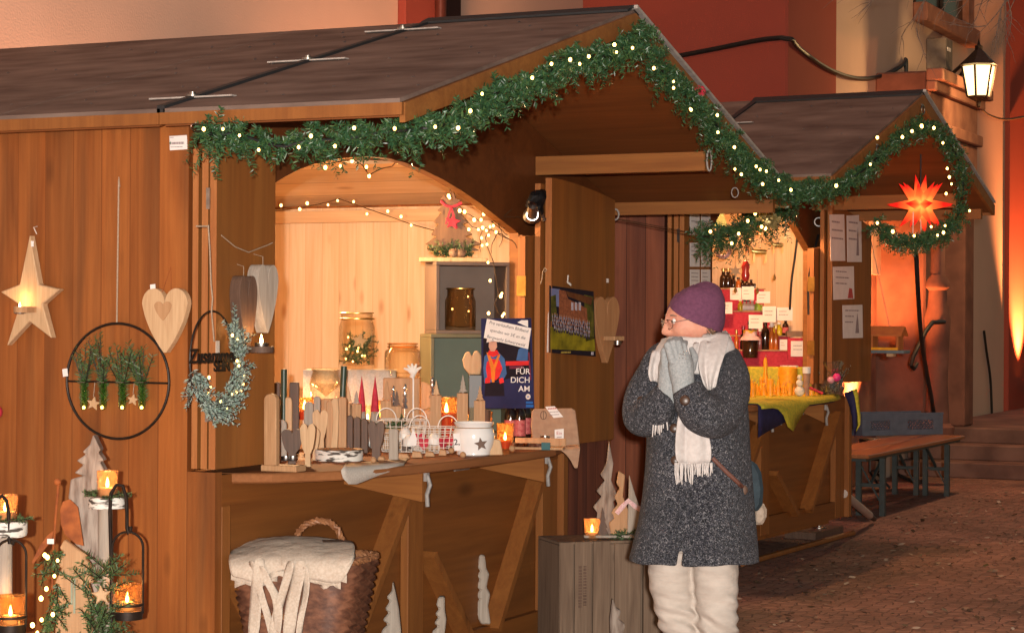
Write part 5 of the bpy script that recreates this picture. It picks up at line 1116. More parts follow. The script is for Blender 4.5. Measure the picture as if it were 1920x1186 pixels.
# fir on its plank on top of the boxes
zt = TB.loc.z+tz1+.001; p = m @ Vector(((tx0+tx1)/2-.05, .12, 0)); p.z = zt
T = Thing('plank_base', 'pale plank with fir sprigs and pine cones lying on the taupe box', 'plank', p, FACE); x0 = T.L(788, 478)[0]; x1 = T.L(914, 478)[0]
b = MB(); b.box(x0, x1, -.09, .07, 0, .022); b.build('plank', M['lw'], T, bevel=.003)
it = [((x0+.09+rnd.random()*(x1-x0-.15), -.06+.05*rnd.random(), .03), (rnd.uniform(-1, .6), rnd.uniform(-.5, .2), rnd.uniform(.1, .6)), .09) for _ in range(34)]; sprigs('fir_sprigs', 'sprig', T, it, 1400, 30, .024, .0022)
for px in (851, 865):
    x = T.L(px, 466)[0]; b = MB(); b.ball((x, -.07, .046), .024, 14, (1, 1, 1.0))
    for i in range(40):
        a = i*2.4; zz = -.02+.04*i/40; rr = math.sqrt(max(.0001, .024**2-zz**2)); b.prism([(0, 0), (.004, .002), (0, .006), (-.004, .002)], 0, .002); nv = 8
        b.v[-nv:] = [(x+rr*math.cos(a)+q[0], -.07+rr*math.sin(a)+q[1], .046+zz+q[2]) for q in b.v[-nv:]]
    b.build('pine_cone', M['cone'], T)
T2 = Thing('wooden_fir', 'large dark jagged wooden fir with a red ribbon and star on the boxes', 'wooden tree', p+Vector((0, 0, .0225)), FACE)
px_ = [(848, 346), (855, 372), (866, 375), (858, 382), (872, 396), (863, 398), (880, 418), (868, 420), (886, 440), (874, 443), (904, 458), (885, 462), (900, 470), (800, 470), (812, 462), (797, 458), (818, 443), (808, 440), (822, 420), (812, 416), (828, 398), (820, 395), (834, 380), (826, 372), (833, 366), (840, 372)]
MB().prism(T2.P(px_), -.012, .016).build('fir_board', wood('dark_rustic_wood', (.19, .1, .045), (.1, .05, .022), 'z', 4, knots=.3), T2, bevel=.003)
MB().tube([T2.L3(*q, -.016) for q in ((826, 376), (835, 385), (846, 388), (856, 385), (866, 380))], .007, 8, flat=.4).build('ribbon', M['redcloth'], T2, True)
b = MB(); q = T2.L3(846, 388, -.02); b.bar(q, T2.L3(836, 420, -.02), .009, .002, (0, 1, 0)); b.bar(q, T2.L3(857, 428, -.02), .009, .002, (0, 1, 0)); b.build('ribbon_tail', M['redcloth'], T2)
MB().prism(T2.P(star_px(849, 416, 16, .45, 5, 80), -.02), -.03, -.02).build('star', M['redcloth'], T2, bevel=.002)
# carved winged angel on a black stand
T = Thing('winged_angel', 'pale carved angel wings on a black stand before the green box', 'figure', on_table(886, 10.3), FACE)
b = MB(); b.prism([(x, z) for x, z in T.P([(880, 702), (870, 690), (867, 674), (872, 661), (880, 658), (885, 668), (889, 658), (896, 657), (902, 666), (904, 682), (900, 702)])], 0, .02); b.build('wings', M['lw'], T, bevel=.004)
b = MB(); x0, z1 = T.L(879, 702); x1 = T.L(905, 702)[0]; b.box(x0, x1, -.02, .04, 0, z1); b.build('stand', M['black'], T, bevel=.003)
# donation poster with the pasted note
T = Thing('poster', 'dark blue mountain rescue poster with a white note pasted across the top', 'poster', on_table(955, 10.25), FACE+R(2))
F_ = lambda pts: T.P(pts)
def card(b, pts, y, mi=0, t=.0012): b.prism(F_(pts), y-t, y, 'y', mi)
b = MB(); card(b, [(902, 597), (996, 596), (1002, 765), (903, 765)], 0, 0, .006); bd = b.build('board', nmat('navy_print', (.03, .03, .085), (.02, .02, .06), 8, .85, spec=.1), T)
PC = {k: nmat('print_'+k, c, rough=.85, spec=.1) for k, c in dict(orange=(.72, .2, .03), redp=(.7, .035, .035), bluep=(.06, .13, .3), skin=(.6, .33, .24), white=(.75, .72, .72), blk=(.02, .014, .02), blue2=(.03, .13, .42), hel=(.7, .62, .58), dkr=(.16, .03, .06)).items()}
def pr(name, pts, mk, y): b = MB(); card(b, pts, -y); return b.build(name, PC[mk], T)
pr('printed_night', [(906, 630), (994, 640), (996, 700), (906, 720)], 'blk', .0062)
pr('printed_jacket', [(908, 668), (917, 659), (934, 659), (946, 672), (950, 700), (940, 718), (930, 690), (922, 716), (908, 718), (906, 690)], 'bluep', .0075)
pr('printed_vest', [(913, 678), (922, 672), (936, 674), (942, 690), (936, 706), (930, 712), (914, 710), (911, 690)], 'redp', .0088)
pr('printed_trousers', [(910, 716), (944, 716), (946, 742), (908, 742)], 'blk', .0075)
pr('printed_harness', [(912, 660), (917, 661), (926, 684), (934, 663), (938, 664), (929, 690), (927, 716), (922, 716), (920, 690)], 'orange', .01)
pr('printed_collar', [(917, 656), (932, 656), (936, 664), (924, 669), (914, 664)], 'redp', .011)
pr('printed_face', [(917, 640), (931, 640), (932, 650), (927, 658), (920, 658), (916, 650)], 'skin', .0115)
pr('printed_helmet', [(912, 642), (914, 630), (922, 626), (932, 630), (935, 641), (924, 639)], 'hel', .0125)
pr('printed_glove', [(910, 708), (919, 706), (919, 717), (909, 718)], 'redp', .0118); pr('printed_glove', [(935, 710), (943, 707), (945, 716), (937, 719)], 'redp', .0118)
pr('printed_backpack', [(968, 675), (972, 655), (984, 645), (990, 655), (989, 678)], 'bluep', .0088)
pr('printed_mist', [(990, 660), (993, 660), (996, 712), (993, 712)], 'dkr', .0088)
pr('red_banner', [(948, 677), (991, 676), (991, 684), (948, 685)], 'redp', .0092); pr('red_banner', [(955, 685.5), (980, 685), (980, 691), (955, 691)], 'dkr', .0092)
pr('badge', [(990+4.6*math.cos(a)*1.0, 743+5.4*math.sin(a)) for a in [i*.4189 for i in range(15)]], 'hel', .0085); pr('badge_cross', [(988, 742), (992, 742), (992, 744), (988, 744)], 'blue2', .0095)
pr('blue_strip', [(986, 752), (999, 752), (999, 756), (986, 756)], 'blue2', .0085); pr('blue_strip', [(986, 758), (1000, 758), (1000, 763), (986, 763)], 'blue2', .0085)
def ptxt(s, px, py, hpx, mk, y, al='RIGHT', rot=0, **k): x, z = T.L(px, py, -y); return text('lettering', s, hpx/T.ppm()/.72, PC[mk] if isinstance(mk, str) else mk, T, (x, -y-.0006, z), rot, al, .0003, **k)
for s_, py in (('FÜR', 701), ('DICH', 717), ('AM', 733.5)): ptxt(s_, 994, py, 11, 'white', .013, bold=.0002, squeeze=1.0)
x, z = T.L(950, 682, -.0105); lines_of_writing(T, x, z, .1, 1, .01, PC['white'], -.0095, 4, .005, 'banner_writing', frac=(1, 1))
N_ = Thing('paper_note', 'white slanted paper note with handwriting stuck on the rescue poster', 'note', T.loc, FACE+R(2))
b = MB(); b.prism(N_.P([(913, 597), (996, 615), (990, 654), (907, 633)], -.02), -.021, -.0198); b.build('note', M['paper'], N_)
for s_, px, py in (('Pro verkauftem Bildband', 953.5, 615), ('spenden wir 5€ an die', 951.5, 628.5), ('Bergwacht Schwarzwald', 948, 641)):
    x, z = N_.L(px, py, -.021); text('handwriting', s_, .0215, M['ink'], N_, (x, -.0217, z), R(-13), 'CENTER', .0002, squeeze=.9, lean=.1)
b = MB(); b.prism(T.P([(970, 604), (978, 600), (990, 600), (990, 613)], -.012), -.0135, -.0125); b.build('logo_patch', M['paper'], T)
# wine bottles
def bottle(name, label, p, r, h, glassm, capm, neck=.3, group=None, labelm=None, caph=.3):
    T = Thing(name, label, 'bottle', p, FACE, group)
    MB().lathe([(0, 0), (r*.95, 0), (r, .006), (r, h*.5), (r*.9, h*.58), (r*.42, h*.7), (r*neck*1.15, h*.76), (r*neck, h*.97), (r*neck*1.2, h*.975), (r*neck*1.2, h), (0, h)], 20).build('glass', M[glassm], T, True)
    MB().lathe([(r*neck*1.2+.0012, h*(1-caph)), (r*neck*1.15+.0014, h*.98), (r*neck*1.2+.0012, h*1.004), (0, h*1.005)], 18).build('cap', M[capm], T, True)
    if labelm: MB().lathe([(r+.0006, h*.12), (r+.0008, h*.13), (r+.0008, h*.42), (r+.0006, h*.43)], 24).build('label', M[labelm], T, True)
    return T
M['wine'] = nmat('dark_wine_glass', (.012, .006, .006), rough=.08, spec=.7); M['winecap'] = nmat('wine_red_foil', (.2, .012, .03), rough=.3, spec=.6); M['pinklabel'] = nmat('pink_label', (.55, .16, .14), (.4, .05, .06), 90, .6)
for px, py, lab in ((957, 830, 'left'), (974, 830, 'middle'), (985, 826, 'right')):
    q = base_at(px, py-2); k = FPX/((q-CAM).dot(FW)); bottle('wine_bottle', 'dark wine bottle with red capsule, %s of three by the tan board' % lab, q, 11.5/k, 96/k, 'wine', 'winecap', .5, 'dark wine bottles with red capsules', 'pinklabel', .26)
T = goods('small bright orange booklet behind the wine bottles', [(984, 762), (1000, 762), (1001, 800), (985, 800)], (993, 822), .008, 'redcloth', 'booklet', 'booklet', group=None, part='cover')
T.o.children[0].data.materials[0] = PC['orange']
for k, (px, py) in enumerate(((1000, 826), (1010, 825))):
    T = Thing('spice_jar', 'tiny jar with a black lid before the tan board', 'jar', base_at(px, py), FACE, 'tiny spice jars with black lids'); k_ = 1/T.ppm()
    MB().lathe([(0, 0), (5*k_, 0), (5*k_, 22*k_), (0, 22*k_)], 16).build('jar', M['amber'], T, True); MB().lathe([(0, 22*k_), (5.6*k_, 22*k_), (5.6*k_, 30*k_), (0, 30*k_)], 16).build('lid', M['black'], T, True)
# tan board, felt mat, trays, cards
T = Thing('tan_board', 'large tan cutting board with rounded corners leaning at the counter end', 'cutting board', base_at(1040, 836), FACE+R(4)); T.loc += Vector((.1, .05, 0)); T.o.location = T.loc
o = [(1000, 836), (996, 800), (997, 772), (1002, 766), (1072, 765), (1079, 769), (1083, 800), (1087, 836)]
b = MB(); b.prism(T.P(o), 0, .02); b.build('board', M['tan'], T, bevel=.004)
x, z = T.L(1019, 778, -.001); b = MB(); b.tube([(x+.014*math.cos(a), -.001, z+.02*math.sin(a)) for a in [i*.5236 for i in range(12)]], .0018, 5, True); b.tube([(x, -.001, z+.02), (x, -.001, z-.02)], .0015, 5); b.build('branded_mark', M['dw'], T)
def cardthing(label, pts, base, yo=0, rows_=2, mat='paper', redtop=True, off=Vector((0, 0, 0)), txt=None):
    K = Thing('price_card', label, 'price card', base_at(*base)+off, FACE, 'price cards at the counter end'); o = K.P(pts)
    b = MB(); b.prism(o, 0, .0015); b.build('card', M[mat], K)
    xs = [q[0] for q in o]; zs = [q[1] for q in o]; w = max(xs)-min(xs); h = max(zs)-min(zs); sl = (o[1][1]-o[0][1])/(o[1][0]-o[0][0])
    if txt: text('lettering', txt, h*.35, M['redink'], K, ((min(xs)+max(xs))/2, -.001, max(zs)-h*.45), 0, ext=.0003)
    else: lines_of_writing(K, min(xs)+w*.15, max(zs)-h*.22, w*.6, 1, .01, M['redink'], -.0006, 5, h*.1, slope=sl)
    lines_of_writing(K, min(xs)+w*.25, max(zs)-h*.5-(0 if not txt else h*.15), w*.6, rows_, h*.24, M['inkgrey'], -.0006, 6, h*.07, slope=sl)
cardthing('slanted price card pinned on the tan board top', [(984, 763), (1010, 762), (1021, 782), (1004, 783)] if False else [(1022, 762), (1040, 761), (1056, 781), (1038, 783)], (1040, 836), off=Vector((.08, .03, 0)), rows_=2)
cardthing('white price card with red heading before the spice jars', [(1003, 802), (1025, 801), (1025, 818), (1002, 818)], (1013, 832), rows_=1)
cardthing('white price card with grey heading at the counter end', [(1040, 805), (1057, 803), (1057, 826), (1040, 828)], (1049, 836), txt='Ein', rows_=1)
T = Thing('wooden_tray', 'flat pale wooden tray with mirrored strip and teal clip', 'tray', base_at(1010, 842), FACE-R(12)); x0 = T.L(962, 840)[0]; x1 = T.L(1058, 838)[0]
b = MB(); b.box(x0, x1, -.03, .05, 0, .012); b.box(x0, x1, .04, .05, .0125, .05); b.build('tray', M['lw2'], T, bevel=.002)
b = MB(); b.box(x0+.01, x0+.16, -.032, -.024, .0125, .03); b.build('mirror_strip', nmat('mirror_strip', (.8, .78, .75), (.3, .1, .1), 60, .08, metal=1), T)
b = MB(); b.box(x1-.1, x1-.06, -.034, -.022, .0, .034); b.build('teal_clip', nmat('teal_fabric', (.05, .13, .14), rough=.8), T); tealight('empty silver tealight cup on the end of the wooden tray', base_at(1022, 836)+Vector((0, 0, .03)), FACE, False, 1.1)
for px in (953, 970): pass
T = Thing('felt_mat', 'tan felt mat hanging in a rounded tongue off the counter end', 'mat', base_at(1050, 843), FACE)
V = []; L_ = [((1046, 836), (1087, 832)), ((1050, 842), (1088, 838)), ((1058, 848), (1087, 848)), ((1068, 859), (1085.5, 859)), ((1074, 870), (1084, 870)), ((1077, 877), (1083, 877))]
for i, (a, c_) in enumerate(L_):
    for f in (0, .25, .5, .75, 1): V.append(T.L3(a[0]+(c_[0]-a[0])*f, a[1]+(c_[1]-a[1])*f, -.01 if i else .06))
b = MB(); b.add(V, [(5*i+k, 5*i+k+1, 5*i+k+6, 5*i+k+5) for i in range(len(L_)-1) for k in range(4)]); q = b.build('mat', M['tan'], T, 'all', sub=2); q.modifiers.new('t', 'SOLIDIFY').thickness = .005

# ---------------------------------------------------------------- right shutter: calendar, heart, clip, spot
rs = lambda px, py, o=.176: at(px, py, y=-o)
T = Thing('wall_calendar', 'calendar with a brass band group photo before a brick building on right shutter', 'calendar', rs(1070, 660, .2), R(-10))
b = MB(); b.prism(T.P([(1031, 535), (1113, 546), (1117, 668), (1031, 661)]), 0, .004); b.build('page', PC['blk'], T)
b = MB(); b.prism(T.P([(1024, 560), (1031, 535), (1031, 661), (1021, 660)], .03), .012, .016); b.build('back_pages', M['paper'], T)
CP = {k: nmat('photo_'+k, c1, c2, s_, .85, spec=.1) for k, (c1, c2, s_) in dict(sky=((.2, .23, .4), (.14, .15, .28), 8), brick=((.3, .1, .045), (.18, .06, .03), 60), roof=((.14, .055, .02), (.09, .03, .015), 20), lawn=((.3, .24, .015), (.12, .1, .01), 14), tree=((.13, .11, .02), (.03, .035, .01), 18), white=((.5, .45, .5), (.35, .3, .36), 50), suit=((.05, .03, .05), (.02, .015, .03), 60), gold=((.4, .3, .06), (.3, .2, .04), 50), face=((.4, .2, .13), (.3, .14, .09), 50)).items()}
def cp(nm, pts, mk, y): b = MB(); b.prism(T.P(pts, -y), -y-.0008, -y); return b.build(nm, CP[mk], T)
cp('photo_sky', [(1033, 540), (1050, 542), (1050, 575), (1033, 572)], 'sky', .0006); cp('photo_trees', [(1033, 555), (1042, 552), (1044, 600), (1033, 602)], 'tree', .0014)
cp('photo_trees', [(1095, 552), (1112, 556), (1114, 635), (1098, 640)], 'tree', .0006)
cp('photo_facade', [(1048, 543), (1060, 545), (1065, 560), (1100, 578), (1102, 615), (1048, 605)], 'brick', .0012)
cp('photo_roof', [(1060, 545), (1111, 558), (1108, 572), (1066, 556)], 'roof', .002)
for a in (1071, 1078, 1085): cp('photo_window', [(a, 566), (a+4, 567), (a+4, 582), (a, 581)], 'white', .002)
cp('photo_lawn', [(1032, 612), (1114, 632), (1116, 658), (1032, 654)], 'lawn', .0006)
b = MB(); b2 = MB(); b3 = MB(); rnd = random.Random(8)
for i in range(95):
    r_ = i % 4; px = 1036+(i/95)*70+rnd.uniform(-1, 1); py = 588+r_*7+(px-1036)*.22+rnd.uniform(-1.5, 1.5); x, z = T.L(px, py, -.003); s_ = .0045
    b.box(x-s_, x+s_, -.0042, -.0036, z-.03, z-.004); b2.box(x-s_*.45, x+s_*.45, -.0048, -.0043, z-.018, z-.004); b3.box(x-s_*.55, x+s_*.55, -.0048, -.0043, z-.003, z+.006)
b.build('photo_uniforms', CP['suit'], T); b2.build('photo_shirts', CP['white'], T); b3.build('photo_faces', CP['face'], T)
x, z = T.L(1052, 661, -.001); lines_of_writing(T, x, z+.002, .09, 1, .01, CP['gold'], -.0006, 9, .009, 'title_writing', frac=(1, 1))
b = MB(); x, z = T.L(1111, 662, -.001); b.box(x-.012, x+.01, -.0012, -.0002, z-.008, z+.008); b.build('logo', CP['white'], T)
b = MB(); x, z = T.L(1066, 536, -.002); b.tube([(x-.012, -.004, z+.02), (x-.006, -.004, z+.055)], .006, 6, flat=.3); b.tube([(x-.012, -.004, z+.02), (x+.02, -.004, z+.006)], .006, 6, flat=.3); b.build('paper_clip', M['white'], T)
T = Thing('wooden_heart', 'slender brown wooden heart with a candle ledge right of the calendar', 'heart', rs(1137, 620, .21), R(-14))
b = MB(); b.prism(T.P(heart_px(1116, 556, 1162, 680, tail=1.15)), 0, .035); b.build('heart', wood('brown_oak', (.4, .2, .09), (.3, .14, .06), 'z', 3, knots=.2), T, bevel=.004)
q = T.L3(1155, 634, -.04); b = MB(); b.box(q.x-.06, q.x+.03, -.075, -.0005, q.z-.012, q.z+.012); b.build('candle_ledge', M['lw2'], T, bevel=.003)
b = MB(); b.lathe([(0, -.024), (.021, -.022), (.022, 0), (0, 0)], 18, (q.x, -.05, q.z-.0125)); b.build('tealight_cup', M['steel'], T, True)
T = Thing('shutter_sticker', 'tiny white square sticker on the right shutter above the heart', 'sticker', rs(1140, 526, .1745), 0); x = 0; b = MB(); b.box(-.012, .012, 0, .003, -.011, .011); b.build('sticker', M['paper'], T)
T = Thing('clamp_spotlight', 'silver clamp spotlight with crumpled black foil at the right shutter top', 'spotlight', rs(998, 403, .26), FACE)
b = MB(); b.lathe([(.0, .09), (.022, .085), (.028, .03), (.045, .0), (.046, -.012), (.04, -.012), (.02, .03), (0, .04)], 22); b.v = [(x, -.04+z if False else y*.5+(-z)*.85, y*.85+z*.5) for x, y, z in b.v]; b.build('reflector', M['steel'], T, True)
MB().tube([(.028*math.cos(a), -.03, .028*math.sin(a)) for a in [i*.39 for i in range(16)]], .005, 6, True).build('ring', M['steel'], T, True)
b = MB(); b.ball((.02, .04, .07), .075, 14, (.6, .5, 1.0)); b.jit(.035, 16, 2).build('foil_hood', nmat('black_foil', (.03, .028, .03), (.01, .01, .012), 30, .35, metal=.6), T)
b = MB(); b.tube([(.0, .05, .0), (.04, .1, .02), (.06, .12, -.02)], .012, 8); b.build('clamp', M['steel'], T, True)
T = Thing('ring_bolt', 'steel ring bolt with two thin wires at the far shutter corner', 'ring bolt', rs(1153, 402, .1), FACE)
MB().tube([(.022*math.cos(a), 0, .03*math.sin(a)) for a in [i*.5236 for i in range(12)]], .005, 6, True).build('ring', M['hook'], T, True)
e1 = T.inv @ (at(1300, 437, d=12.3)-T.loc); e2 = T.inv @ (at(1305, 444, d=12.3)-T.loc)
b = MB(); b.tube([(0, 0, -.02), e1*.5+Vector((0, 0, -.01)), e1], .0022, 5); b.tube([(0, 0, -.025), e2*.5+Vector((0, 0, -.012)), e2], .0022, 5); b.build('wires', M['wirebrown'], T)
T = Thing('string_knot', 'bit of frayed string tied to the edge of the right shutter', 'string', rs(1021, 510, .18), FACE)
MB().tube([(.0, -.01, .02), (-.01, -.02, .0), (-.012, -.01, -.03), (-.02, -.012, -.06)], .0025, 6).build('string', M['cord'], T, True); MB().tube([(.0, -.01, .02), (.012, -.016, .012), (.0, -.02, .0)], .0025, 6).build('loop', M['cord'], T, True)
# ---------------------------------------------------------------- goods of the smaller stall (its own frame H2)
H2M = Matrix.Translation(H2.loc) @ Matrix.Rotation(H2A, 4, 'Z')
C2 = 1.0
def h2(x, y, z): return H2M @ Vector((x, y, z))
def h2y(px, py, y): return H2M @ H2.L3(px, py, y)
def at2d(px, d, z): p = at(px, 593, d=d); p.z = z; return p
TZ = .07+C2+.001
D2 = 15.2
def zpx(py, d): return 1.6-(py-593)*d/FPX
# stepped red display with labelled cards
T = Thing('display_steps', 'red stepped display stand full of little bottles in the far stall', 'display stand', at2d(1420, 15.35, TZ), FACE)
k = T.ppm()
for i, (xa, xb, py, yo) in enumerate(((1335, 1516, 655, -.16), (1335, 1480, 628, -.04), (1335, 1448, 582, .08), (1335, 1450, 540, .2))):
    x0 = T.L(xa, 600)[0]; x1 = T.L(xb, 600)[0]; z = T.L(1400, py, yo)[1]
    b = MB(); b.box(x0, x1, yo, yo+.118, 0, z-.01); b.build('red_riser', M['redcloth'], T); b = MB(); b.box(x0-.01, x1+.01, yo-.006, yo+.119, z-.0095, z); b.build('step_board', M['lw2'], T)
STEP = {i: (yo, T.L(1400, py, yo)[1]) for i, (py, yo) in enumerate(((655, -.16), (628, -.04), (582, .08), (540, .2)))}
SM = Matrix.Translation(T.loc) @ Matrix.Rotation(FACE, 4, 'Z')
def on_step(px, i, dy=.05): yo, z = STEP[i]; return SM @ Vector((T.L(px, 600, yo+dy)[0], yo+dy, z+.001))
ST = T
M['darkglass'] = nmat('brown_bottle_glass', (.03, .012, .007), rough=.1, spec=.6); M['orangeglass'] = nmat('orange_liqueur', (.5, .13, .02), rough=.12, spec=.6)
M['pinkliq'] = nmat('pink_liqueur', (.5, .12, .1), rough=.15, spec=.6); M['yellowliq'] = nmat('yellow_oil', (.6, .45, .02), rough=.2); M['clearliq'] = nmat('pale_flask', (.55, .45, .36), rough=.15, spec=.6); M['greenliq'] = nmat('green_flask', (.3, .45, .06), rough=.2); M['goldcap'] = nmat('gold_cap', (.6, .4, .15), rough=.3, metal=.8)
M['bluelabel'] = nmat('blue_label', (.04, .12, .42), (.5, .5, .55), 70, .5); M['yellowlabel'] = nmat('yellow_label', (.65, .45, .03), (.6, .3, .02), 60, .5)
rows = ((3, [(1356, 37, 7, 'darkglass', 'goldcap'), (1365, 37, 7, 'darkglass', 'goldcap'), (1375, 24, 5, 'darkglass', 'black'), (1384, 20, 5, 'orangeglass', 'black'), (1392, 16, 5, 'darkglass', 'black'), (1400, 16, 5, 'darkglass', 'black'), (1408, 16, 5, 'darkglass', 'black'), (1416, 16, 5, 'darkglass', 'black'), (1431, 22, 5, 'darkglass', 'black')]),
        (2, [(1388, 21, 5, 'yellowliq', 'white'), (1396, 20, 5, 'clearliq', 'black'), (1403, 20, 5, 'clearliq', 'black'), (1410, 20, 5, 'clearliq', 'white'), (1420, 18, 7, 'greenliq', 'white'), (1428, 12, 5, 'greenliq', 'goldcap')]),
        (1, [(1453, 20, 5, 'yellowliq', 'white'), (1461, 24, 6, 'yellowliq', 'white'), (1473, 34, 6, 'darkglass', 'white'), (1444, 18, 5, 'pinkliq', 'white')]),
        (0, [(1381, 36, 4, 'orangeglass', 'goldcap'), (1394, 44, 6, 'darkglass', 'winecap'), (1406, 53, 7, 'darkglass', 'black'), (1417, 42, 6, 'darkglass', 'black'), (1425, 40, 5, 'pinkliq', 'white'), (1435, 62, 8, 'darkglass', 'black'), (1447, 50, 6, 'orangeglass', 'white'), (1455, 46, 5, 'orangeglass', 'goldcap')]))
names = {3: 'top', 2: 'second', 1: 'third', 0: 'bottom'}; gl = dict(darkglass='dark brown', orangeglass='orange', yellowliq='yellow', clearliq='pale clear', greenliq='green', pinkliq='pink'); cp_ = dict(goldcap='gold', black='black', white='white', winecap='red')
for st, lst in rows:
    for (px, hp, rp, g_, c_) in lst:
        p = on_step(px, st); k_ = FPX/((p-CAM).dot(FW))
        bottle('bottle', '%s little bottle with %s cap on the %s step of the red display' % (gl[g_], cp_[c_], names[st]), p, rp/k_, hp/k_, g_, c_, .45, '%s %s-capped bottles on the %s step' % (gl[g_], cp_[c_], names[st]), 'paper' if g_ in ('clearliq',) else ('pinklabel' if px == 1473 else None), .16)
for px, lab, m1, m2 in ((1408, 'honey', 'orangeglass', 'paper'),):
    T = Thing('preserve_jar', 'large preserve jar with pink gingham frill among the dark bottles', 'jar', on_step(1407, 0, -.02)+Vector((0, 0, -.06)), FACE); k_ = 1/T.ppm()
    MB().lathe([(0, 0), (14*k_, 0), (15*k_, 6*k_), (15*k_, 32*k_), (12*k_, 38*k_), (0, 38*k_)], 22).build('jar', M['darkglass'], T, True); b = MB(); b.lathe([(20*k_, 33*k_), (17*k_, 38*k_), (13*k_, 41*k_), (13*k_, 50*k_), (0, 50*k_)], 24); b.jit(.006, 30).build('frill', M['gingham'], T, True); MB().lathe([(13*k_, 46*k_), (13.5*k_, 52*k_), (0, 52*k_)], 20).build('lid', M['yellowlabel'], T, True)
for k, px in enumerate((1478, 1484, 1491, 1498)):
    T = Thing('blue_box', 'slim blue and white packet standing in a row by the window edge', 'packet', on_step(px-4, 1, .02) if px < 1476 else on_step(px, 0, .06), FACE, 'slim blue packets in a row'); k_ = 1/T.ppm(); zb = STEP[1][1]-STEP[0][1]
    T.loc = on_step(px, 0, .12); T.loc.z = at2d(px, 15.3, zpx(620, 15.3)).z; T.o.location = T.loc
    b = MB(); b.box(-3*k_, 2.6*k_, -.01, .03, 0, 17*k_); b.build('packet', M['bluelabel'], T, bevel=.001)
T = Thing('packet_shelf', 'small brown shelf under the blue packets', 'shelf', at2d(1490, 15.3, TZ), FACE); x0 = T.L(1474, 620)[0]; x1 = T.L(1516, 620)[0]; z = T.L(1490, 620)[1]
b = MB(); b.box(x0, x1, -.04, .06, z-.04, z-.0015); b.build('shelf_board', M['lw2'], T); b = MB(); b.box(x1-.03, x1, .03, .06, 0, z-.041); b.build('support', M['lw2'], T); b = MB(); b.box(x0, x0+.03, .03, .06, 0, z-.041); b.build('support', M['lw2'], T)
for k, (px, py, c_) in enumerate(((1470, 668, 'blue and white'), (1484, 666, 'blue striped'), (1472, 655, 'upper blue'), (1488, 656, 'upper pale blue'))):
    T = Thing('tin', '%s round tin in the small stack on the far counter' % c_, 'tin', at2d(px, 14.85, zpx(py+10, 14.85)+.0), FACE); k_ = 1/T.ppm(); T.loc.z = TZ+ (.0 if py > 660 else 11*k_); T.loc.z += .13; T.o.location = T.loc
    MB().lathe([(0, 0), (9*k_, 0), (9*k_, 10*k_), (0, 10*k_)], 20).build('tin', M['bluelabel'], T, True); MB().lathe([(9.3*k_, 8*k_), (9.3*k_, 10.6*k_), (0, 10.6*k_)], 20).build('lid', M['white'], T, True)
# framed price sheets
def sheet(label, x0, y0, x1, y1, d, mat='paper', frame=None, tilt=0):
    T = Thing('price_sheet', label, 'price sheet', at2d((x0+x1)/2, d, zpx(y1, d)), FACE, 'price sheets between the bottles'); a = T.L(x0, y0); c_ = T.L(x1, y1); b = MB(); b.box(a[0], c_[0], 0, .002, c_[1], a[1]); b.build('sheet', M[mat], T)
    w = c_[0]-a[0]; h = a[1]-c_[1]; lines_of_writing(T, a[0]+w*.15, a[1]-h*.3, w*.65, 2, h*.25, M['inkgrey'], -.0004, int(x0), h*.05)
    if frame:
        b = MB(); e = .022; b.box(a[0]-e, c_[0]+e, .003, .012, c_[1]-e, a[1]+e); b.build('frame', M['redcloth'], T)
for i, a in enumerate(((1369, 539, 1390, 562, 15.3, 'first card from the left under the top step'), (1391, 537, 1414, 562, 15.31, 'middle card under the top step'), (1419, 546, 1444, 568, 15.3, 'right card under the top step'), (1430, 574, 1455, 604, 15.1, 'card with a red motif beside the green flask'), (1456, 576, 1486, 601, 15.12, 'widest card right of the green flask'), (1404, 590, 1430, 616, 15.1, 'card before the red riser above the tall bottles'), (1354, 566, 1373, 588, 15.3, 'card at the woman\'s hat under the second step'))):
    sheet('small printed price sheet, '+a[5], *a[:5])
sheet('printed sheet in a red frame behind the blue tins', 1483, 639, 1513, 668, 15.0, frame=True); sheet('pale sheet beside the red framed one', 1462, 636, 1476, 656, 15.02)
sheet('tall white sheet at the left behind the dark bottles', 1338, 505, 1375, 530, 15.75)
# candles and cloths on the counter
T = Thing('yellow_cloth', 'bright yellow green patterned cloth covering the far stall counter', 'tablecloth', H2M @ Vector((1.6, -.3, C2+.003)), H2A)
M['ycloth'] = nmat('yellow_cloth', (.62, .5, .04), (.4, .38, .035), 60, .8, .1); M['bcloth'] = nmat('dark_blue_cloth', (.022, .018, .075), (.015, .012, .05), 30, .8)
def h2z(px, py, z=C2+.006): return T.inv @ (H2M @ H2.lz(px, py, z)-T.loc)
def fl_edge(x):
    for (a, c_) in zip(FL2[:-2], FL2[1:-1]):
        if a[0] <= x <= c_[0]: return a[1]+(c_[1]-a[1])*(x-a[0])/(c_[0]-a[0])
    return -.12
V = []; n = 24; xs_ = [.75+2.02*i/n for i in range(n+1)]
drop = [.01, .01, .01, .02, .06, .14, .17, .13, .08, .04]+[.012]*15
for i, x in enumerate(xs_):
    e = fl_edge(x)-.012; f = .006*math.sin(i*1.3)
    for y, z in ((.5, C2+.012), (.1, C2+.012), (e+.12, C2+.013), (e+.01, C2+.012), (e-.012, C2-.002-drop[i]*.3), (e-.016+abs(f)*-1, C2-.012-drop[i])): V.append((x-1.6, y+.3, z-C2-.003))
b = MB(); b.add(V, [(6*i+k, 6*i+k+1, 6*i+k+7, 6*i+k+6) for i in range(n) for k in range(5)]); q = b.build('cloth', M['ycloth'], T, 'all'); q.modifiers.new('t', 'SOLIDIFY').thickness = .003
T = Thing('blue_cloth', 'dark blue cloth hanging below the yellow one on the far counter', 'tablecloth', T.loc, H2A)
V = []
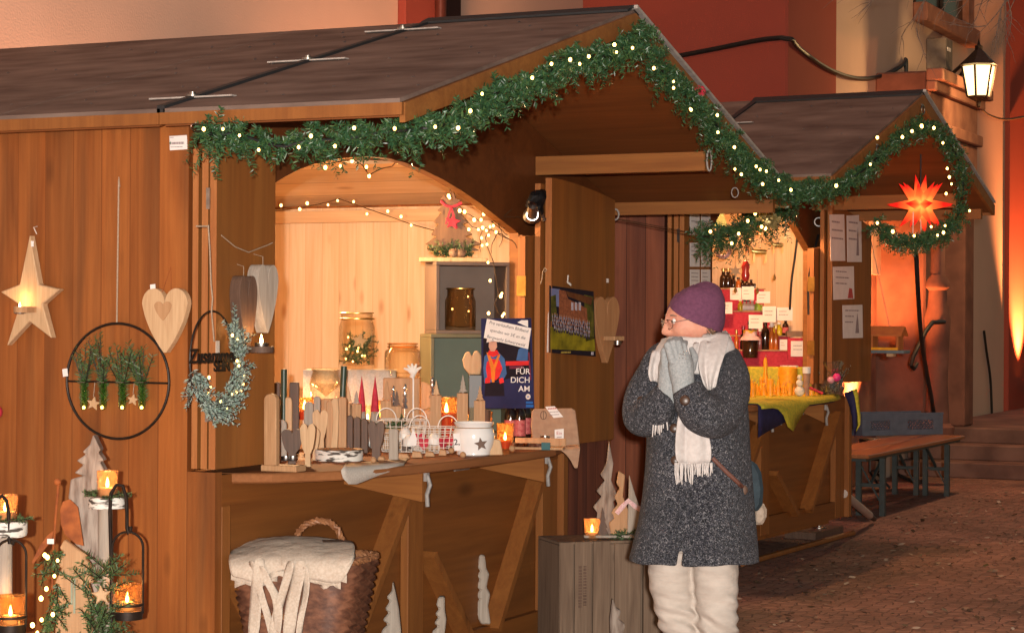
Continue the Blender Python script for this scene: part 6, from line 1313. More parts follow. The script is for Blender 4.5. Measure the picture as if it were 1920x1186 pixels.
for i, x in enumerate(xs_):
    e = fl_edge(x)-.003; f = .004*math.sin(i*.9)
    d_ = .2-.016*i if i < 7 else .035
    for y, z in ((e+.14, C2+.006), (e+.004, C2+.006), (e-.003, C2-.01), (e-.004+f, C2-d_*.5), (e-.004+f*1.5, C2-d_)): V.append((x-1.6, y+.3, z-C2-.003))
# corner falling at the right end
b = MB(); b.add(V, [(5*i+k, 5*i+k+1, 5*i+k+6, 5*i+k+5) for i in range(n) for k in range(4)]); q = b.build('cloth', M['bcloth'], T, 'all'); q.modifiers.new('t', 'SOLIDIFY').thickness = .003
K = Thing('cloth_corner', 'corner of blue and yellow cloth hanging down at the far counter end', 'cloth', h2(2.8, -.1, C2), FACE)
V = []
pr_ = [((1583, 737), (1606, 728)), ((1588, 748), (1609, 740)), ((1593, 764), (1611, 760)), ((1597, 780), (1613, 778)), ((1600, 800), (1613, 796)), ((1603, 818), (1607, 806))]
for i, (a, c_) in enumerate(pr_):
    for f in (0, .33, .67, 1): V.append(K.L3(a[0]+(c_[0]-a[0])*f, a[1]+(c_[1]-a[1])*f, .02*math.sin(f*5+i)))
b = MB(); b.add(V, [(4*i+k, 4*i+k+1, 4*i+k+5, 4*i+k+4) for i in range(5) for k in (0, 1)]); q = b.build('blue_side', M['bcloth'], K, 'all'); q.modifiers.new('t', 'SOLIDIFY').thickness = .004
b = MB(); b.add(V, [(4*i+k, 4*i+k+1, 4*i+k+5, 4*i+k+4) for i in range(5) for k in (2,)]); q = b.build('yellow_side', M['ycloth'], K, 'all'); q.modifiers.new('t', 'SOLIDIFY').thickness = .004
T = Thing('yellow_box', 'yellow green cloth covered box behind the beeswax candles', 'box', at2d(1455, 14.75, TZ+.012), FACE); x0 = T.L(1404, 690)[0]; x1 = T.L(1522, 690)[0]; z = T.L(1450, 688)[1]
b = MB(); b.box(x0, x1, 0, .18, 0, z); b.build('box', M['ycloth'], T, bevel=.01)
M['bees'] = nmat('beeswax', (.9, .42, .02), (.78, .3, .012), 30, .45); M['bees'].node_tree.nodes['Principled BSDF'].inputs['Subsurface Weight'].default_value = .25; M['bees'].node_tree.nodes['Principled BSDF'].inputs['Subsurface Radius'].default_value = (.03, .012, .003)
ck = ('beeswax candles crowded on the yellow cloth',)
def bees(label, px, py0, py1, wpx, kind, d=14.6):
    T = Thing('beeswax_candle', label, 'candle', at2d(px, d, TZ+.012), FACE, 'beeswax candles on the yellow cloth'); k_ = 1/T.ppm(); h = T.L(px, py0)[1]; r = wpx/2*k_
    if kind == 'fir': prof = [(0, 0), (r, 0)]+[q for i in range(4) for q in ((r*(1-i/4.4), h*(.1+i*.22)), (r*(.62-i/8), h*(.16+i*.22)))]+[(0, h)]
    elif kind == 'figure': prof = [(0, 0), (r, 0), (r*.95, h*.35), (r*.6, h*.6), (r*.5, h*.66), (r*.62, h*.75), (r*.6, h*.88), (r*.3, h*.97), (0, h)]
    elif kind == 'cone': prof = [(0, 0), (r, 0), (r*.9, h*.3), (r*.5, h*.7), (r*.15, h*.95), (0, h)]
    else: prof = [(0, 0), (r, 0), (r, h*.97), (r*.9, h), (0, h)]
    b = MB(); b.lathe(prof, 14); b.jit(r*.18, 25, px).build('candle', M['bees'], T, True); b = MB(); b.tube([(0, 0, h-.005), (.002, 0, h+.018)], .0016, 5); b.build('wick', M['cord'], T)
bees('tall beeswax angel figure candle towering over the other yellow candles', 1436, 669, 736, 13, 'figure')
bees('thick dark yellow pillar candle beside the woman at the counter edge', 1413, 717, 748, 11, 'pillar', 14.2)
bees('wide flat beeswax block candle behind the small ones', 1477, 688, 720, 36, 'pillar', 14.75)
kinds = ('fir', 'cone', 'figure', 'fir', 'pillar')
for i, (px, h_) in enumerate(((1410, 36), (1421, 26), (1428, 38), (1437, 24), (1445, 34), (1453, 26), (1460, 34), (1467, 20), (1474, 22), (1481, 26), (1489, 20), (1497, 22), (1505, 18), (1513, 14), (1522, 12), (1531, 12), (1416, 30), (1433, 28), (1449, 22), (1456, 18), (1470, 24), (1478, 18), (1493, 16), (1509, 12))):
    bees('small beeswax %s candle in the crowd on the yellow cloth' % {'fir': 'fir shaped', 'cone': 'cone shaped', 'figure': 'figure', 'pillar': 'pillar'}[kinds[i % 5]], px, 744-h_, 744, 12, kinds[i % 5], 14.45+.08*(i % 4))
T = Thing('snowman', 'small white figure candle among the yellow beeswax candles', 'candle', at2d(1500, 14.35, TZ+.012), FACE); k_ = 1/T.ppm()
b = MB(); b.ball((0, 0, 10*k_), 10*k_, 12); b.ball((0, 0, 25*k_), 7*k_, 12); b.ball((0, 0, 36*k_), 5*k_, 12); b.build('figure', M['wax'], T, True)
T = Thing('red_candy', 'red striped candy stick lying on the yellow cloth', 'candy', at2d(1532, 14.45, TZ+.02), FACE); b = MB(); b.tube([(-.05, 0, .05), (.04, -.02, .01)], .009, 10); b.build('stick', M['redcloth'], T, True)
T = Thing('paper_cup', 'tapering pale cup with white lid behind the yellow candles', 'cup', at2d(1513, 14.5, TZ+.012), FACE); k_ = 1/T.ppm(); MB().lathe([(0, 0), (5*k_, 0), (7*k_, 42*k_), (0, 42*k_)], 18).build('cup', M['tan'], T, True); MB().lathe([(7.5*k_, 42*k_), (8*k_, 54*k_), (0, 54*k_)], 18).build('lid', M['white'], T, True)
T = Thing('gift_bag', 'crinkled clear cellophane gift bag with pink baubles at the counter end', 'gift bag', at2d(1560, 14.75, TZ+.012), FACE); k_ = 1/T.ppm()
b = MB(); b.lathe([(0, 0), (20*k_, 0), (24*k_, 14*k_), (18*k_, 30*k_), (9*k_, 36*k_), (16*k_, 48*k_), (21*k_, 60*k_)], 40); b.jit(.03, 22, 3); q = b.build('cellophane', glass('cellophane', (.98, .93, .88), .16, (.8, .65, .5), 2.2), T)
for dx, dz, s_ in ((-4, 28, 7), (7, 33, 8)): MB().ball((dx*k_, -.06, dz*k_), s_*k_, 16).build('bauble', nmat('pink_bauble%d' % s_, (.75, .05, .25) if s_ == 8 else (.75, .35, .4), rough=.15), T, True)
it = [((rnd.uniform(-.05, .05), rnd.uniform(-.03, .03), .02), (rnd.uniform(-.6, .6), rnd.uniform(-.4, .4), 1), rnd.uniform(.1, .22)) for _ in range(30)]; sprigs('dried_twigs', 'frostsprig', T, it, 2000, 16, .02, .002)
T = Thing('tinsel_gift', 'pink and silver foil bow glinting beside the woman\'s shoulder', 'gift bow', at2d(1357, 14.9, zpx(625, 14.9)), FACE); b = MB()
for i in range(14): a = i*.9; b.tube([(0, 0, 0), (.03*math.cos(a), .02*math.sin(a*2), .03*math.sin(a)), (.05*math.cos(a+.5), 0, .05*math.sin(a+.5))], .004, 5)
b.build('bow', nmat('pink_foil', (.75, .3, .4), (.8, .7, .7), 60, .15, metal=.7), T)
T.o.location.z = T.loc.z
# ornaments hanging from the fir bough in the window
def hang(name, label, px, py, d, fn, top=None):
    T = Thing(name, label, 'ornament', at(px, py, d=d), FACE, 'ornaments hung under the fir bough'); fn(T)
    if top: q = T.L3(px, top); MB().tube([(0, 0, .02), q], .0012, 4).build('thread', M['cord'], T)
def deer(T, s=1.0):
    k_ = s/T.ppm(); b = MB()
    b.tube([(-14*k_, 0, 6*k_), (-4*k_, 0, 4*k_), (8*k_, 0, 4*k_), (14*k_, 0, 3*k_)], [4*k_, 5.5*k_, 5*k_, 4.5*k_], 10); b.tube([(-12*k_, 0, 7*k_), (-17*k_, 0, 15*k_)], [3.5*k_, 2.2*k_], 8); b.tube([(-16*k_, 0, 15*k_), (-22*k_, 0, 13*k_)], [3*k_, 1.4*k_], 8)
    for x, y in ((-11, 1.6), (-9, -1.6), (11, 1.6), (13, -1.6)): b.tube([(x*k_, y*k_, 2*k_), ((x+1)*k_, y*k_, -7*k_), (x*k_, y*k_, -17*k_)], [2*k_, 1.2*k_, 1*k_], 6)
    for s_ in (-1, 1): b.tube([(-16*k_, 0, 17*k_), (-14*k_, s_*2*k_, 22*k_), (-17*k_, s_*4*k_, 26*k_)], .8*k_, 5); b.tube([(-14*k_, s_*2*k_, 22*k_), (-11*k_, s_*3*k_, 25*k_)], .7*k_, 5)
    b.build('deer', nmat('gold_metal_%d' % int(s*10), (.75, .5, .18), rough=.3, metal=.8), T, True)
hang('golden_deer', 'larger golden deer ornament hanging under the bough', 1423, 476, 14.0, lambda T: deer(T), 445); hang('golden_deer', 'smaller golden deer ornament right of the larger one', 1458, 462, 14.1, lambda T: deer(T, .75), 440)
def santa(T): k_ = 1/T.ppm(); MB().lathe([(0, -20*k_), (6*k_, -17*k_), (8*k_, -8*k_), (6*k_, 0), (8*k_, 8*k_), (5*k_, 17*k_), (0, 20*k_)], 16).build('glass_figure', nmat('red_glass', (.55, .03, .03), rough=.1, spec=.8), T, True); MB().lathe([(2*k_, 20*k_), (2*k_, 24*k_), (0, 24*k_)], 10).build('cap', M['goldcap'], T, True)
hang('red_figure', 'shiny red glass figure hanging above the bottle rows', 1398, 508, 14.1, santa, 470)
def ring(T): k_ = 1/T.ppm(); MB().tube([(12*k_*math.cos(a), 0, 12*k_*math.sin(a)) for a in [i*.39 for i in range(16)]], 4*k_, 8, True).build('ring', M['gingham'], T, True)
hang('ring_ornament', 'red and white ring ornament at the left end of the bough', 1356, 470, 14.0, ring, 455)
def star6(T): k_ = 1/T.ppm(); MB().prism([(x*k_, -y*k_) for x, y in star_px(0, 0, 13, .4, 6, 90)], -.004, .004).build('star', M['lw'], T)
hang('straw_star', 'pale straw star hanging before the dark bottles', 1379, 508, 14.05, star6, 480)
def drop_(T): k_ = 1/T.ppm(); MB().lathe([(0, -7*k_), (3.5*k_, -3*k_), (2*k_, 3*k_), (0, 9*k_)], 10).build('drop', M['goldcap'], T, True)
hang('glass_drop', 'golden glass drop on a long thread at the right of the bough', 1452, 520, 14.1, drop_, 455); hang('glass_drop', 'clear glass drop before the cards under the top step', 1379, 543, 14.05, drop_, 520); hang('glass_drop', 'pink glass drop right of the cards', 1420, 545, 14.05, drop_, 505)
def rods(T): k_ = 1/T.ppm(); b = MB(); b.tube([(0, 0, -22*k_), (1*k_, 0, 14*k_)], 3*k_, 8); b.tube([(-4*k_, 0, -4*k_), (-4*k_, 0, 8*k_)], 2*k_, 8); b.build('rod', nmat('copper', (.55, .2, .08), rough=.3, metal=.7), T, True)
hang('copper_icicle', 'copper icicle ornament above the red glass figure', 1401, 452, 14.0, rods, 430)
def pch(T): k_ = 1/T.ppm(); b = MB(); b.prism([(0, 22*k_), (14*k_, -16*k_), (-14*k_, -16*k_)], -.005, .005); b.build('felt_fir', nmat('green_felt', (.05, .055, .02), rough=.9), T)
hang('felt_fir', 'green felt fir ornament behind the left end of the bough', 1351, 408, 14.6, pch, 385)
# sheets on the far stall shutters
def shsheet(label, px, yo, extra=None, kind='lines'):
    c_ = (sum(p[0] for p in px)/4, sum(p[1] for p in px)/4); T = Thing('paper_sheet', label, 'paper sheet', h2y(*c_, -yo-.006), H2A, 'paper sheets on the far stall shutters'); b = MB(); o = T.P(px); b.prism(o, 0, .002); b.build('sheet', M['paper'], T)
    x0 = min(q[0] for q in o); x1 = max(q[0] for q in o); z0 = min(q[1] for q in o); z1 = max(q[1] for q in o); w = x1-x0; h = z1-z0
    lines_of_writing(T, x0+w*.12, z1-h*.18, w*.75, 3, h*.17, M['inkgrey'], -.0006, int(px[0][0]), h*.035)
    if kind == 'candle': b = MB(); b.prism([(x0+w*.62, z0+h*.15), (x0+w*.8, z0+h*.15), (x0+w*.76, z0+h*.5), (x0+w*.71, z0+h*.75), (x0+w*.66, z0+h*.5)], -.0014, -.0004); b.build('printed_picture', M['inkgrey'], T)
    if kind == 'red': b = MB(); b.prism([(x0+w*.68, z0+h*.06), (x0+w*.94, z0+h*.06), (x0+w*.88, z0+h*.34), (x0+w*.75, z0+h*.36)], -.0014, -.0004); b.build('printed_picture', M['redink'], T)
shsheet('laminated sheet at top left of the far right shutter', [(1556, 402), (1583, 402), (1585, 489), (1558, 489)], .17); shsheet('laminated sheet with a small picture at top right of the far shutter', [(1588, 404), (1615, 403), (1616, 491), (1589, 491)], .17, kind='candle')
shsheet('sheet with three lines and a red picture below the laminated pair', [(1562, 500), (1601, 499), (1602, 560), (1563, 562)], .17, kind='red'); shsheet('lowest sheet with a drawn candle on the far right shutter', [(1580, 572), (1617, 571), (1618, 633), (1581, 634)], .17, kind='candle')
for k, (py0, py1, lab) in enumerate(((388, 440, 'top'), (455, 500, 'middle'), (505, 545, 'bottom'))):
    shsheet('brownish laminated sheet, %s left of the far left shutter' % lab, [(1294, py0), (1312, py0), (1312, py1), (1294, py1)], .128); shsheet('brownish laminated sheet, %s right of the far left shutter' % lab, [(1315, py0), (1332, py0), (1332, py1), (1315, py1)], .128)
T = Thing('eye_bolt', 'steel eye bolt on the dark gable beside the far arch', 'eye bolt', h2y(1535, 416, -.03), FACE); MB().tube([(.03*math.cos(a), 0, .03*math.sin(a)) for a in [i*.5236 for i in range(12)]], .006, 6, True).build('ring', M['steel'], T, True); MB().lathe([(0, 0), (.02, 0), (.018, .03), (0, .03)], 12, (-.05, 0, -.015)).build('bolt', M['steel'], T, True)
tag(MB().tube(sm([H2M @ H2.L3(1498, 415, .06), H2M @ H2.L3(1492, 470, .1), H2M @ H2.L3(1484, 530, .12), H2M @ H2.L3(1481, 580, .15)]), .008, 6).build('power_cable', M['wire'], None, True), 'black cable hanging inside the far stall from its arch', 'cable')
tag(MB().tube(sm([H2M @ H2.L3(1535, 440, -.04), H2M @ H2.L3(1524, 480, -.04), H2M @ H2.L3(1516, 530, -.04), H2M @ H2.L3(1516, 590, -.04)]), .008, 6).build('power_cable', M['wire'], None, True), 'black cable hanging down the right jamb of the far arch', 'cable')
# the big red star
P_ = H2M @ H2.L3(1726, 384, -.86); T = Thing('paper_star', 'glowing red and yellow many-pointed star hanging under the far gable', 'star lamp', P_, FACE)
def starmat():
    m, nt, b = base('lit_red_star', .6, .2); tc = N(nt, 'TexCoord').outputs['Object']; ln = N(nt, 'VectorMath', operation='LENGTH'); L(nt, tc, ln.inputs[0])
    f = N(nt, 'MapRange', i_1=.055, i_2=.17); L(nt, ln.outputs['Value'], f.inputs[0])
    b.inputs['Base Color'].default_value = (.35, .012, .006, 1)
    L(nt, ramp(nt, f.outputs[0], [(0, (1.2, .62, .1)), (.4, (1, .17, .03)), (1, (.75, .012, .008))]), b.inputs['Emission Color']); b.inputs['Emission Strength'].default_value = 1.1; return m
k_ = 1/T.ppm(); b = MB(); rc = 20*k_
dirs = []
for el, n_, o_ in ((0, 8, .2), (45, 8, .6), (-45, 8, .4), (80, 2, 0), (-80, 1, 0)):
    for i in range(n_): a = 2*math.pi*(i+o_)/n_; dirs.append(Vector((math.cos(a)*math.cos(R(el)), math.sin(a)*math.cos(R(el)), math.sin(R(el)))))
for d_ in dirs:
    u = d_.orthogonal().normalized(); v = d_.cross(u); ln = (66 if abs(d_.z) < .5 else 58)*k_
    c4_ = [d_*rc*.8+(u*math.cos(a)+v*math.sin(a))*rc*.52 for a in (.785, 2.356, 3.927, 5.498)]
    b.add(c4_+[d_*ln], [(0, 1, 4), (1, 2, 4), (2, 3, 4), (3, 0, 4)])
b.ball((0, 0, 0), rc*.82, 14); b.build('star_points', starmat(), T)
q = T.L3(1727, 262, -.0); b = MB(); b.tube([(0, 0, rc), (0, 0, q.z)], .005, 6); b.build('hanging_cord', M['wire'], T)
b = MB(); b.tube([(-.06, -.06, -rc*.7), (-.06, -.05, -.2), (-.03, -.04, -.31), (.0, -.03, -.2), (.0, 0, -rc)], .004, 6); b.build('cable_loop', M['twine'], T, True)
warm(T, (0, -.0, -.34), 2.2, 'star_glow', (1, .2, .05), .08)
# birdhouse on a string
P_ = h2(2.72, -.52, 1.2); P_ = at(1668, 662, d=15.6); T = Thing('bird_feeder', 'small orange and blue wooden bird feeder hanging beside the far shutter', 'bird feeder', P_, FACE+R(-30)); k_ = 1/T.ppm()
M['orangepaint'] = nmat('orange_paint', (.5, .16, .035), (.42, .12, .03), 20, .6); M['bluepaint'] = nmat('blue_grey_paint', (.16, .2, .22), (.12, .15, .17), 20, .6)
b = MB(); b.box(-40*k_, 34*k_, -18*k_, 18*k_, 0, 6*k_); b.build('floor_tray', M['bluepaint'], T, bevel=.004)
b = MB(); b.box(-36*k_, 22*k_, -17*k_, -14*k_, 6.1*k_, 11*k_); b.build('front_rail', M['bees'], T)
for x in (-32, 18): b = MB(); b.prism([(-14*k_, 6.1*k_), (14*k_, 6.1*k_), (14*k_, 34*k_), (0, 46*k_), (-14*k_, 34*k_)], x*k_, (x+4)*k_, 'x'); b.build('end_wall', M['orangepaint'], T)
for s_ in (-1, 1): b = MB(); b.prism([(0, 47*k_), (s_*20*k_, 32*k_), (s_*20*k_, 35*k_), (0, 51*k_)], -44*k_, 30*k_, 'x'); b.build('roof', M['orangepaint'], T)
b = MB(); b.box(-3*k_, 10*k_, -8*k_, 8*k_, -6*k_, -.1*k_); b.build('hanger_block', M['lw'], T)
q = T.L3(1631, 440); MB().tube([(0, 0, 48*k_), q], .003, 5).build('string', M['cord'], T)
q = T.inv @ (H2M @ H2.L3(1634, 445, -.17)-T.loc)

# ---------------------------------------------------------------- beer benches, crate, pole
M['benchtop'] = wood('varnished_bench', (.36, .14, .05), (.24, .085, .03), 'x', 1, knots=.4, rough=.35, spec=.5); M['benchleg'] = nmat('green_grey_steel', (.04, .055, .055), (.03, .04, .04), 20, .5)
def bench(label, y, x0=9.65, x1=12.95, zt=.53):
    T = Thing('beer_bench', label, 'bench', ((x0+x1)/2, y, 0), 0, 'beer benches pushed together'); w = (x1-x0)/2
    b = MB(); b.box(-w, w, -.135, .135, zt-.03, zt); b.build('seat', M['benchtop'], T, bevel=.006)
    b = MB(); b.box(-w+.05, w-.05, -.1, .1, zt-.055, zt-.031); b.build('under_frame', M['benchleg'], T)
    for s_ in (-1, 1):
        x = s_*(w-.55)
        for y_ in (-.1, .1):
            b = MB(); b.box(x-.022, x+.022, y_-.022, y_+.022, 0, zt-.056); b.build('leg', M['benchleg'], T)
        b = MB(); b.bar((x, -.078, .25), (x, .078, .25), .02, .03); b.bar((x-s_*.02, 0, .27), (x-s_*.38, 0, zt-.06), .02, .02); b.bar((x, -.078, .12), (x, .078, .4), .012, .012); b.build('folding_brace', M['benchleg'], T)
bench('front beer bench with varnished brown seat and green steel legs', .17); bench('rear beer bench touching the front one under the blue crate', .455)
T = Thing('plastic_crate', 'blue grey plastic crate with lattice openings lying on the beer benches', 'crate', at(1690, 815, z=.533), R(-38)); k_ = 1/T.ppm()
T.loc.z = .532; T.o.location = T.loc; M['crateblue'] = nmat('blue_grey_plastic', (.13, .15, .2), (.1, .12, .16), 12, .45)
def clz(px): return T.L(px, 790)[0]
x0 = clz(1617); x1 = clz(1768); zh = .19; dp = .36
w = x1-x0
b = MB(); b.box(x0, x1, .0, dp, 0, .014); b.build('crate_floor', M['crateblue'], T)
def lattice(name, xa, xb, y0, y1, rng):
    b = MB(); b.box(xa, xb, y0, y1, .0145, .05); b.box(xa, xb, y0, y1, zh-.05, zh); c_ = [xa]+[xa+(xb-xa)*f for f in rng]+[xb]
    for i in range(0, len(c_)-1, 2): b.box(c_[i], c_[i+1], y0+.001, y1-.001, .0505, zh-.0505)
    for i in range(1, len(c_)-1, 2):
        a, e = c_[i], c_[i+1]; n_ = 7; hh = zh-.1
        for j in range(-3, n_):
            p0 = a+(e-a)*j/n_; q0 = max(p0, a); q1 = min(p0+hh, e)
            if q1 > q0: b.bar((q0, (y0+y1)/2, .05+(q0-p0)), (q1, (y0+y1)/2, .05+(q1-p0)), .006, .008, (0, 1, 0)); b.bar((q0, (y0+y1)/2, .05+hh-(q0-p0)), (q1, (y0+y1)/2, .05+hh-(q1-p0)), .006, .008, (0, 1, 0))
    b.box(xa-.004, xb+.004, y0-.006, y1+.0, zh+.0005, zh+.016); return b.build(name, M['crateblue'], T)
lattice('front_wall', x0, x1, 0, .012, (.1, .34, .56, .88)); lattice('rear_wall', x0, x1, dp-.012, dp, (.1, .34, .56, .88))
for xx in (x0, x1-.012): b = MB(); b.box(xx, xx+.012, .0125, dp-.0125, .0145, zh); b.build('end_wall', M['crateblue'], T)
a = at(1582, 925, y=-.28); c_ = at(1640, 973, z=.03); tag(MB().tube([a, a.lerp(c_, .82)], .03, 12).build('metal_pole', nmat('pale_pole', (.5, .42, .38), (.42, .34, .3), 10, .4), None, True), 'pale metal tent pole leaning out beside the far stall base', 'pole')
p_ = bpy.data.objects['metal_pole']; MB().tube([a.lerp(c_, .8), a.lerp(c_, .98)], .021, 10).build('pole_foot', M['black'], p_, True)
T = Thing('levelling_foot', 'steel screw foot on a dark plank under the far stall corner', 'support', at(1536, 992, z=.04), H2A); T.loc.z = 0; T.o.location = T.loc
MB().box(-.35, .25, -.1, .14, 0, .05).build('plank', M['dw'], T); MB().lathe([(.05, .0505), (.05, .06), (.018, .065), (.018, .19), (0, .19)], 14).build('screw', M['steel'], T, True)
a = at(1392, 1056, z=.02); c_ = at(1600, 998, z=.02); tag(MB().tube([a, c_], .02, 8).build('wooden_rod', M['timber'], None, True), 'long thin wooden rod lying on the cobbles before the far stall', 'rod')
tag(MB().tube([at(px, py, z=.02) for px, py in ((1650, 862), (1668, 880), (1690, 892), (1720, 905), (1735, 898), (1740, 880))], .018, 6).build('floor_cable', M['wire'], None, True), 'black cable looping over the ground under the benches', 'cable')

# ---------------------------------------------------------------- wall lantern and winter branch
W0 = at(1746, 104, y=FY-.02); T = Thing('wall_lantern', 'lit old-fashioned black wall lantern on the church above the portal', 'lantern', W0, 0)
b = MB(); b.box(-.15, .15, -.2, .019, -.17, .17); b.build('switch_box', nmat('grey_metal_box', (.2, .16, .13), (.13, .1, .08), 10, .6), T, bevel=.01)
b = MB(); b.box(-.1, .04, -.206, -.2, .03, .07); b.build('white_label', M['paper'], T)
Lc = T.inv @ (at(1835, 137, d=(W0-CAM).dot(FW)-.15)-T.loc); Lx, Ly = Lc.x, Lc.y; k_ = 1/T.ppm()
Ly = -.95; r_ = T.L3(1835, 137, Ly); Lx = r_.x; zt = T.L3(1835, 90, Ly).z; zc = T.L3(1835, 140, Ly).z; zbm = T.L3(1830, 178, Ly).z; zroof = T.L3(1835, 122, Ly).z; zarm = T.L3(1835, 93, Ly).z
b = MB(); b.tube([(0.1, -.2, zarm), (Lx, Ly, zarm)], .02, 8); b.tube([(.1, -.2, zarm-.22), (.1+(Lx-.1)*.35, -.2+(Ly+.2)*.35, zarm-.1), (.1+(Lx-.1)*.8, -.2+(Ly+.2)*.8, zarm-.02)], .018, 8); b.build('bracket', M['iron'], T, True)
hw = 34*k_
b = MB(); b.lathe([(hw*1.0, zroof), (hw*.6, zroof+.07), (hw*.2, zroof+.15), (hw*.2, zroof+.19), (hw*.09, zroof+.2), (0, zroof+.27)], 6, (Lx, Ly, 0)); b.build('lantern_roof', M['iron'], T)
zg0 = zroof-.012; zg1 = zbm
b = MB(); hb = hw*.58
b.lathe([(0, zg1-.12), (hw*.1, zg1-.1), (hw*.12, zg1-.06), (hb*1.05, zg1-.012), (hb*1.05, zg1)], 6, (Lx, Ly, 0))
for i in range(6): a = i*math.pi/3; b.bar((Lx+hb*math.cos(a), Ly+hb*math.sin(a), zg1), (Lx+hw*.86*math.cos(a), Ly+hw*.86*math.sin(a), zg0), .02, .02)
b.build('lantern_frame', M['iron'], T)
b = MB(); b.lathe([(hb*.97, zg1+.004), (hw*.83, zg0-.004)], 6, (Lx, Ly, 0)); b.build('panes', emit('lit_lantern_glass', (1, .66, .27), 4), T)
warm(T, (Lx, Ly-hw*1.15, (zg0+zg1)/2), 160, 'lantern_glow', (1, .6, .25), .1)
T = Thing('bare_branches', 'bare grey winter twigs reaching in at the top right corner', 'branches', at(1900, -40, d=14), FACE)
rnd = random.Random(21); b = MB()
def twig(p, d, ln, r, dep):
    q = [p]; 
    for i in range(5): d = (d+Vector((rnd.uniform(-.25, .25), rnd.uniform(-.2, .2), rnd.uniform(-.25, .2)))).normalized(); q.append(q[-1]+d*ln/5)
    b.tube(q, [r*(1-.15*i) for i in range(6)], 5)
    if dep:
        for k in range(3): twig(q[rnd.randint(1, 5)], (d+Vector((rnd.uniform(-.8, .8), rnd.uniform(-.3, .3), rnd.uniform(-.7, .6)))).normalized(), ln*.6, r*.6, dep-1)
for px, py, dx, dz in ((1900, -20, -1, -.35), (1870, -40, -1, -.1), (1905, -30, -.6, -.8), (1930, -30, -.7, -.6), (1800, -50, -1, -.4), (1780, -60, -.9, -.55)):
    twig(T.L3(px, py), Vector((dx, 0, dz)), .5, .007, 2)
b.build('twigs', nmat('grey_twig', (.22, .15, .11), (.14, .09, .07), 40, .8), T)
# ---------------------------------------------------------------- fir garlands and fairy lights
def resample(P, step):
    out = [P[0]]; acc = 0
    for a, c in zip(P[:-1], P[1:]):
        l = (c-a).length; t = step-acc
        while t < l: out.append(a.lerp(c, t/l)); t += step
        acc = (acc+l) % step
    return out
def garland(label, cat, px, frame, seed, rad=.078, step=.0105, bl=(.06, .125), nn=44, nl=.029, w=.0024, lights=(), lr=.0066, group='fir garlands with fairy lights', name='fir_garland', droop=.35, mat='needle'):
    """px: (px, py, plane offset) along an upright frame"""
    P = [frame(*q) for q in px]; T = Thing(name, label, cat, P[0], 0, group); P = resample([p-T.loc for p in P], step); rnd = random.Random(seed); b = MB()
    for i in range(len(P)):
        t = (P[min(i+3, len(P)-1)]-P[max(i-3, 0)]).normalized(); u = t.orthogonal().normalized(); v = t.cross(u)
        lump = .75+.7*noise.noise(Vector((i*.045, seed, 0)))+.5*noise.noise(Vector((i*.13, seed, 4)))
        for k in range(2):
            a = rnd.uniform(0, 6.283); d = (u*math.cos(a)+v*math.sin(a)+t*rnd.uniform(-.9, .9)+Vector((0, 0, -droop*rnd.random()))).normalized(); ln = rnd.uniform(*bl)*max(.5, lump)*(rad/.075)
            p = P[i]+(u*math.cos(a)+v*math.sin(a))*rnd.uniform(0, rad*.25)
            sprig(b, p, d, ln, int(nn*max(.6, lump)), nl, seed*1000+i*2+k, .62, w, .25)
    b.build('foliage', M[mat], T)
    MB().tube(P[::3]+[P[-1]], .006, 5).build('stem', M['wire'], T)
    bulbs(T, [frame(*q)-T.loc for q in lights], lr)
    return T
def f1(px, py, yo=0): return at(px, py, y=-.98-.055-yo)
def f2(px, py, yo=0): return H2M @ H2.L3(px, py, -1.084-.05-yo)
def fw(px, py, yo=0): return at(px, py, y=-.19-yo)
mix = lambda px, py, k=0: at(px, py, y=k)
# big stall: along the front eave, then up and over the gable.  k is the y of the plane it hangs on
G1 = [(375, 246, -.2), (400, 252, -.22), (440, 250, -.28), (480, 262, -.36), (530, 276, -.46), (580, 262, -.56), (640, 262, -.68), (700, 250, -.8), (760, 244, -.92), (800, 240, -1.03), (850, 232, -1.04), (890, 200, -1.04), (930, 176, -1.04), (980, 162, -1.04), (1020, 148, -1.04), (1050, 112, -1.04), (1100, 108, -1.04), (1150, 104, -1.04), (1185, 80, -1.04), (1208, 60, -1.04), (1222, 105, -1.04), (1247, 140, -1.04), (1279, 172, -1.04), (1310, 200, -1.04), (1338, 229, -1.04), (1362, 258, -1.04), (1384, 288, -1.04), (1408, 314, -1.04), (1440, 335, -1.04), (1472, 352, -1.04), (1496, 360, -1.04)]
L1 = [(382, 242, -.3), (418, 242, -.36), (449, 254, -.42), (485, 281, -.5), (583, 255, -.66), (560, 276, -.62), (628, 274, -.76), (664, 240, -.8), (740, 241, -.98), (816, 238, -1.12), (859, 240, -1.12), (882, 208, -1.12), (904, 176, -1.12), (998, 146, -1.12), (1034, 120, -1.12), (1069, 112, -1.12), (1104, 106, -1.12), (1087, 120, -1.12), (1152, 84, -1.12), (1156, 98, -1.12), (1186, 90, -1.12), (1226, 128, -1.12), (1263, 153, -1.12), (1263, 165, -1.12), (1294, 204, -1.12), (1296, 206, -1.12), (1345, 216, -1.12), (1346, 248, -1.12), (1377, 276, -1.12), (1378, 317, -1.12), (1390, 327, -1.12), (1418, 312, -1.12), (1425, 318, -1.12), (1437, 321, -1.12), (1430, 345, -1.12), (1483, 356, -1.12), (1460, 338, -1.12)]
garland('long fir garland with fairy lights along the big stall eave and gable', 'garland', G1, mix, 1, lights=L1)
G2 = [(1478, 356), (1520, 352), (1560, 350), (1590, 340), (1625, 315), (1650, 290), (1680, 262), (1705, 238), (1735, 232), (1762, 245), (1780, 268), (1795, 295), (1805, 325), (1806, 360), (1800, 395), (1785, 425), (1755, 443), (1720, 452), (1685, 455), (1660, 440), (1640, 420)]
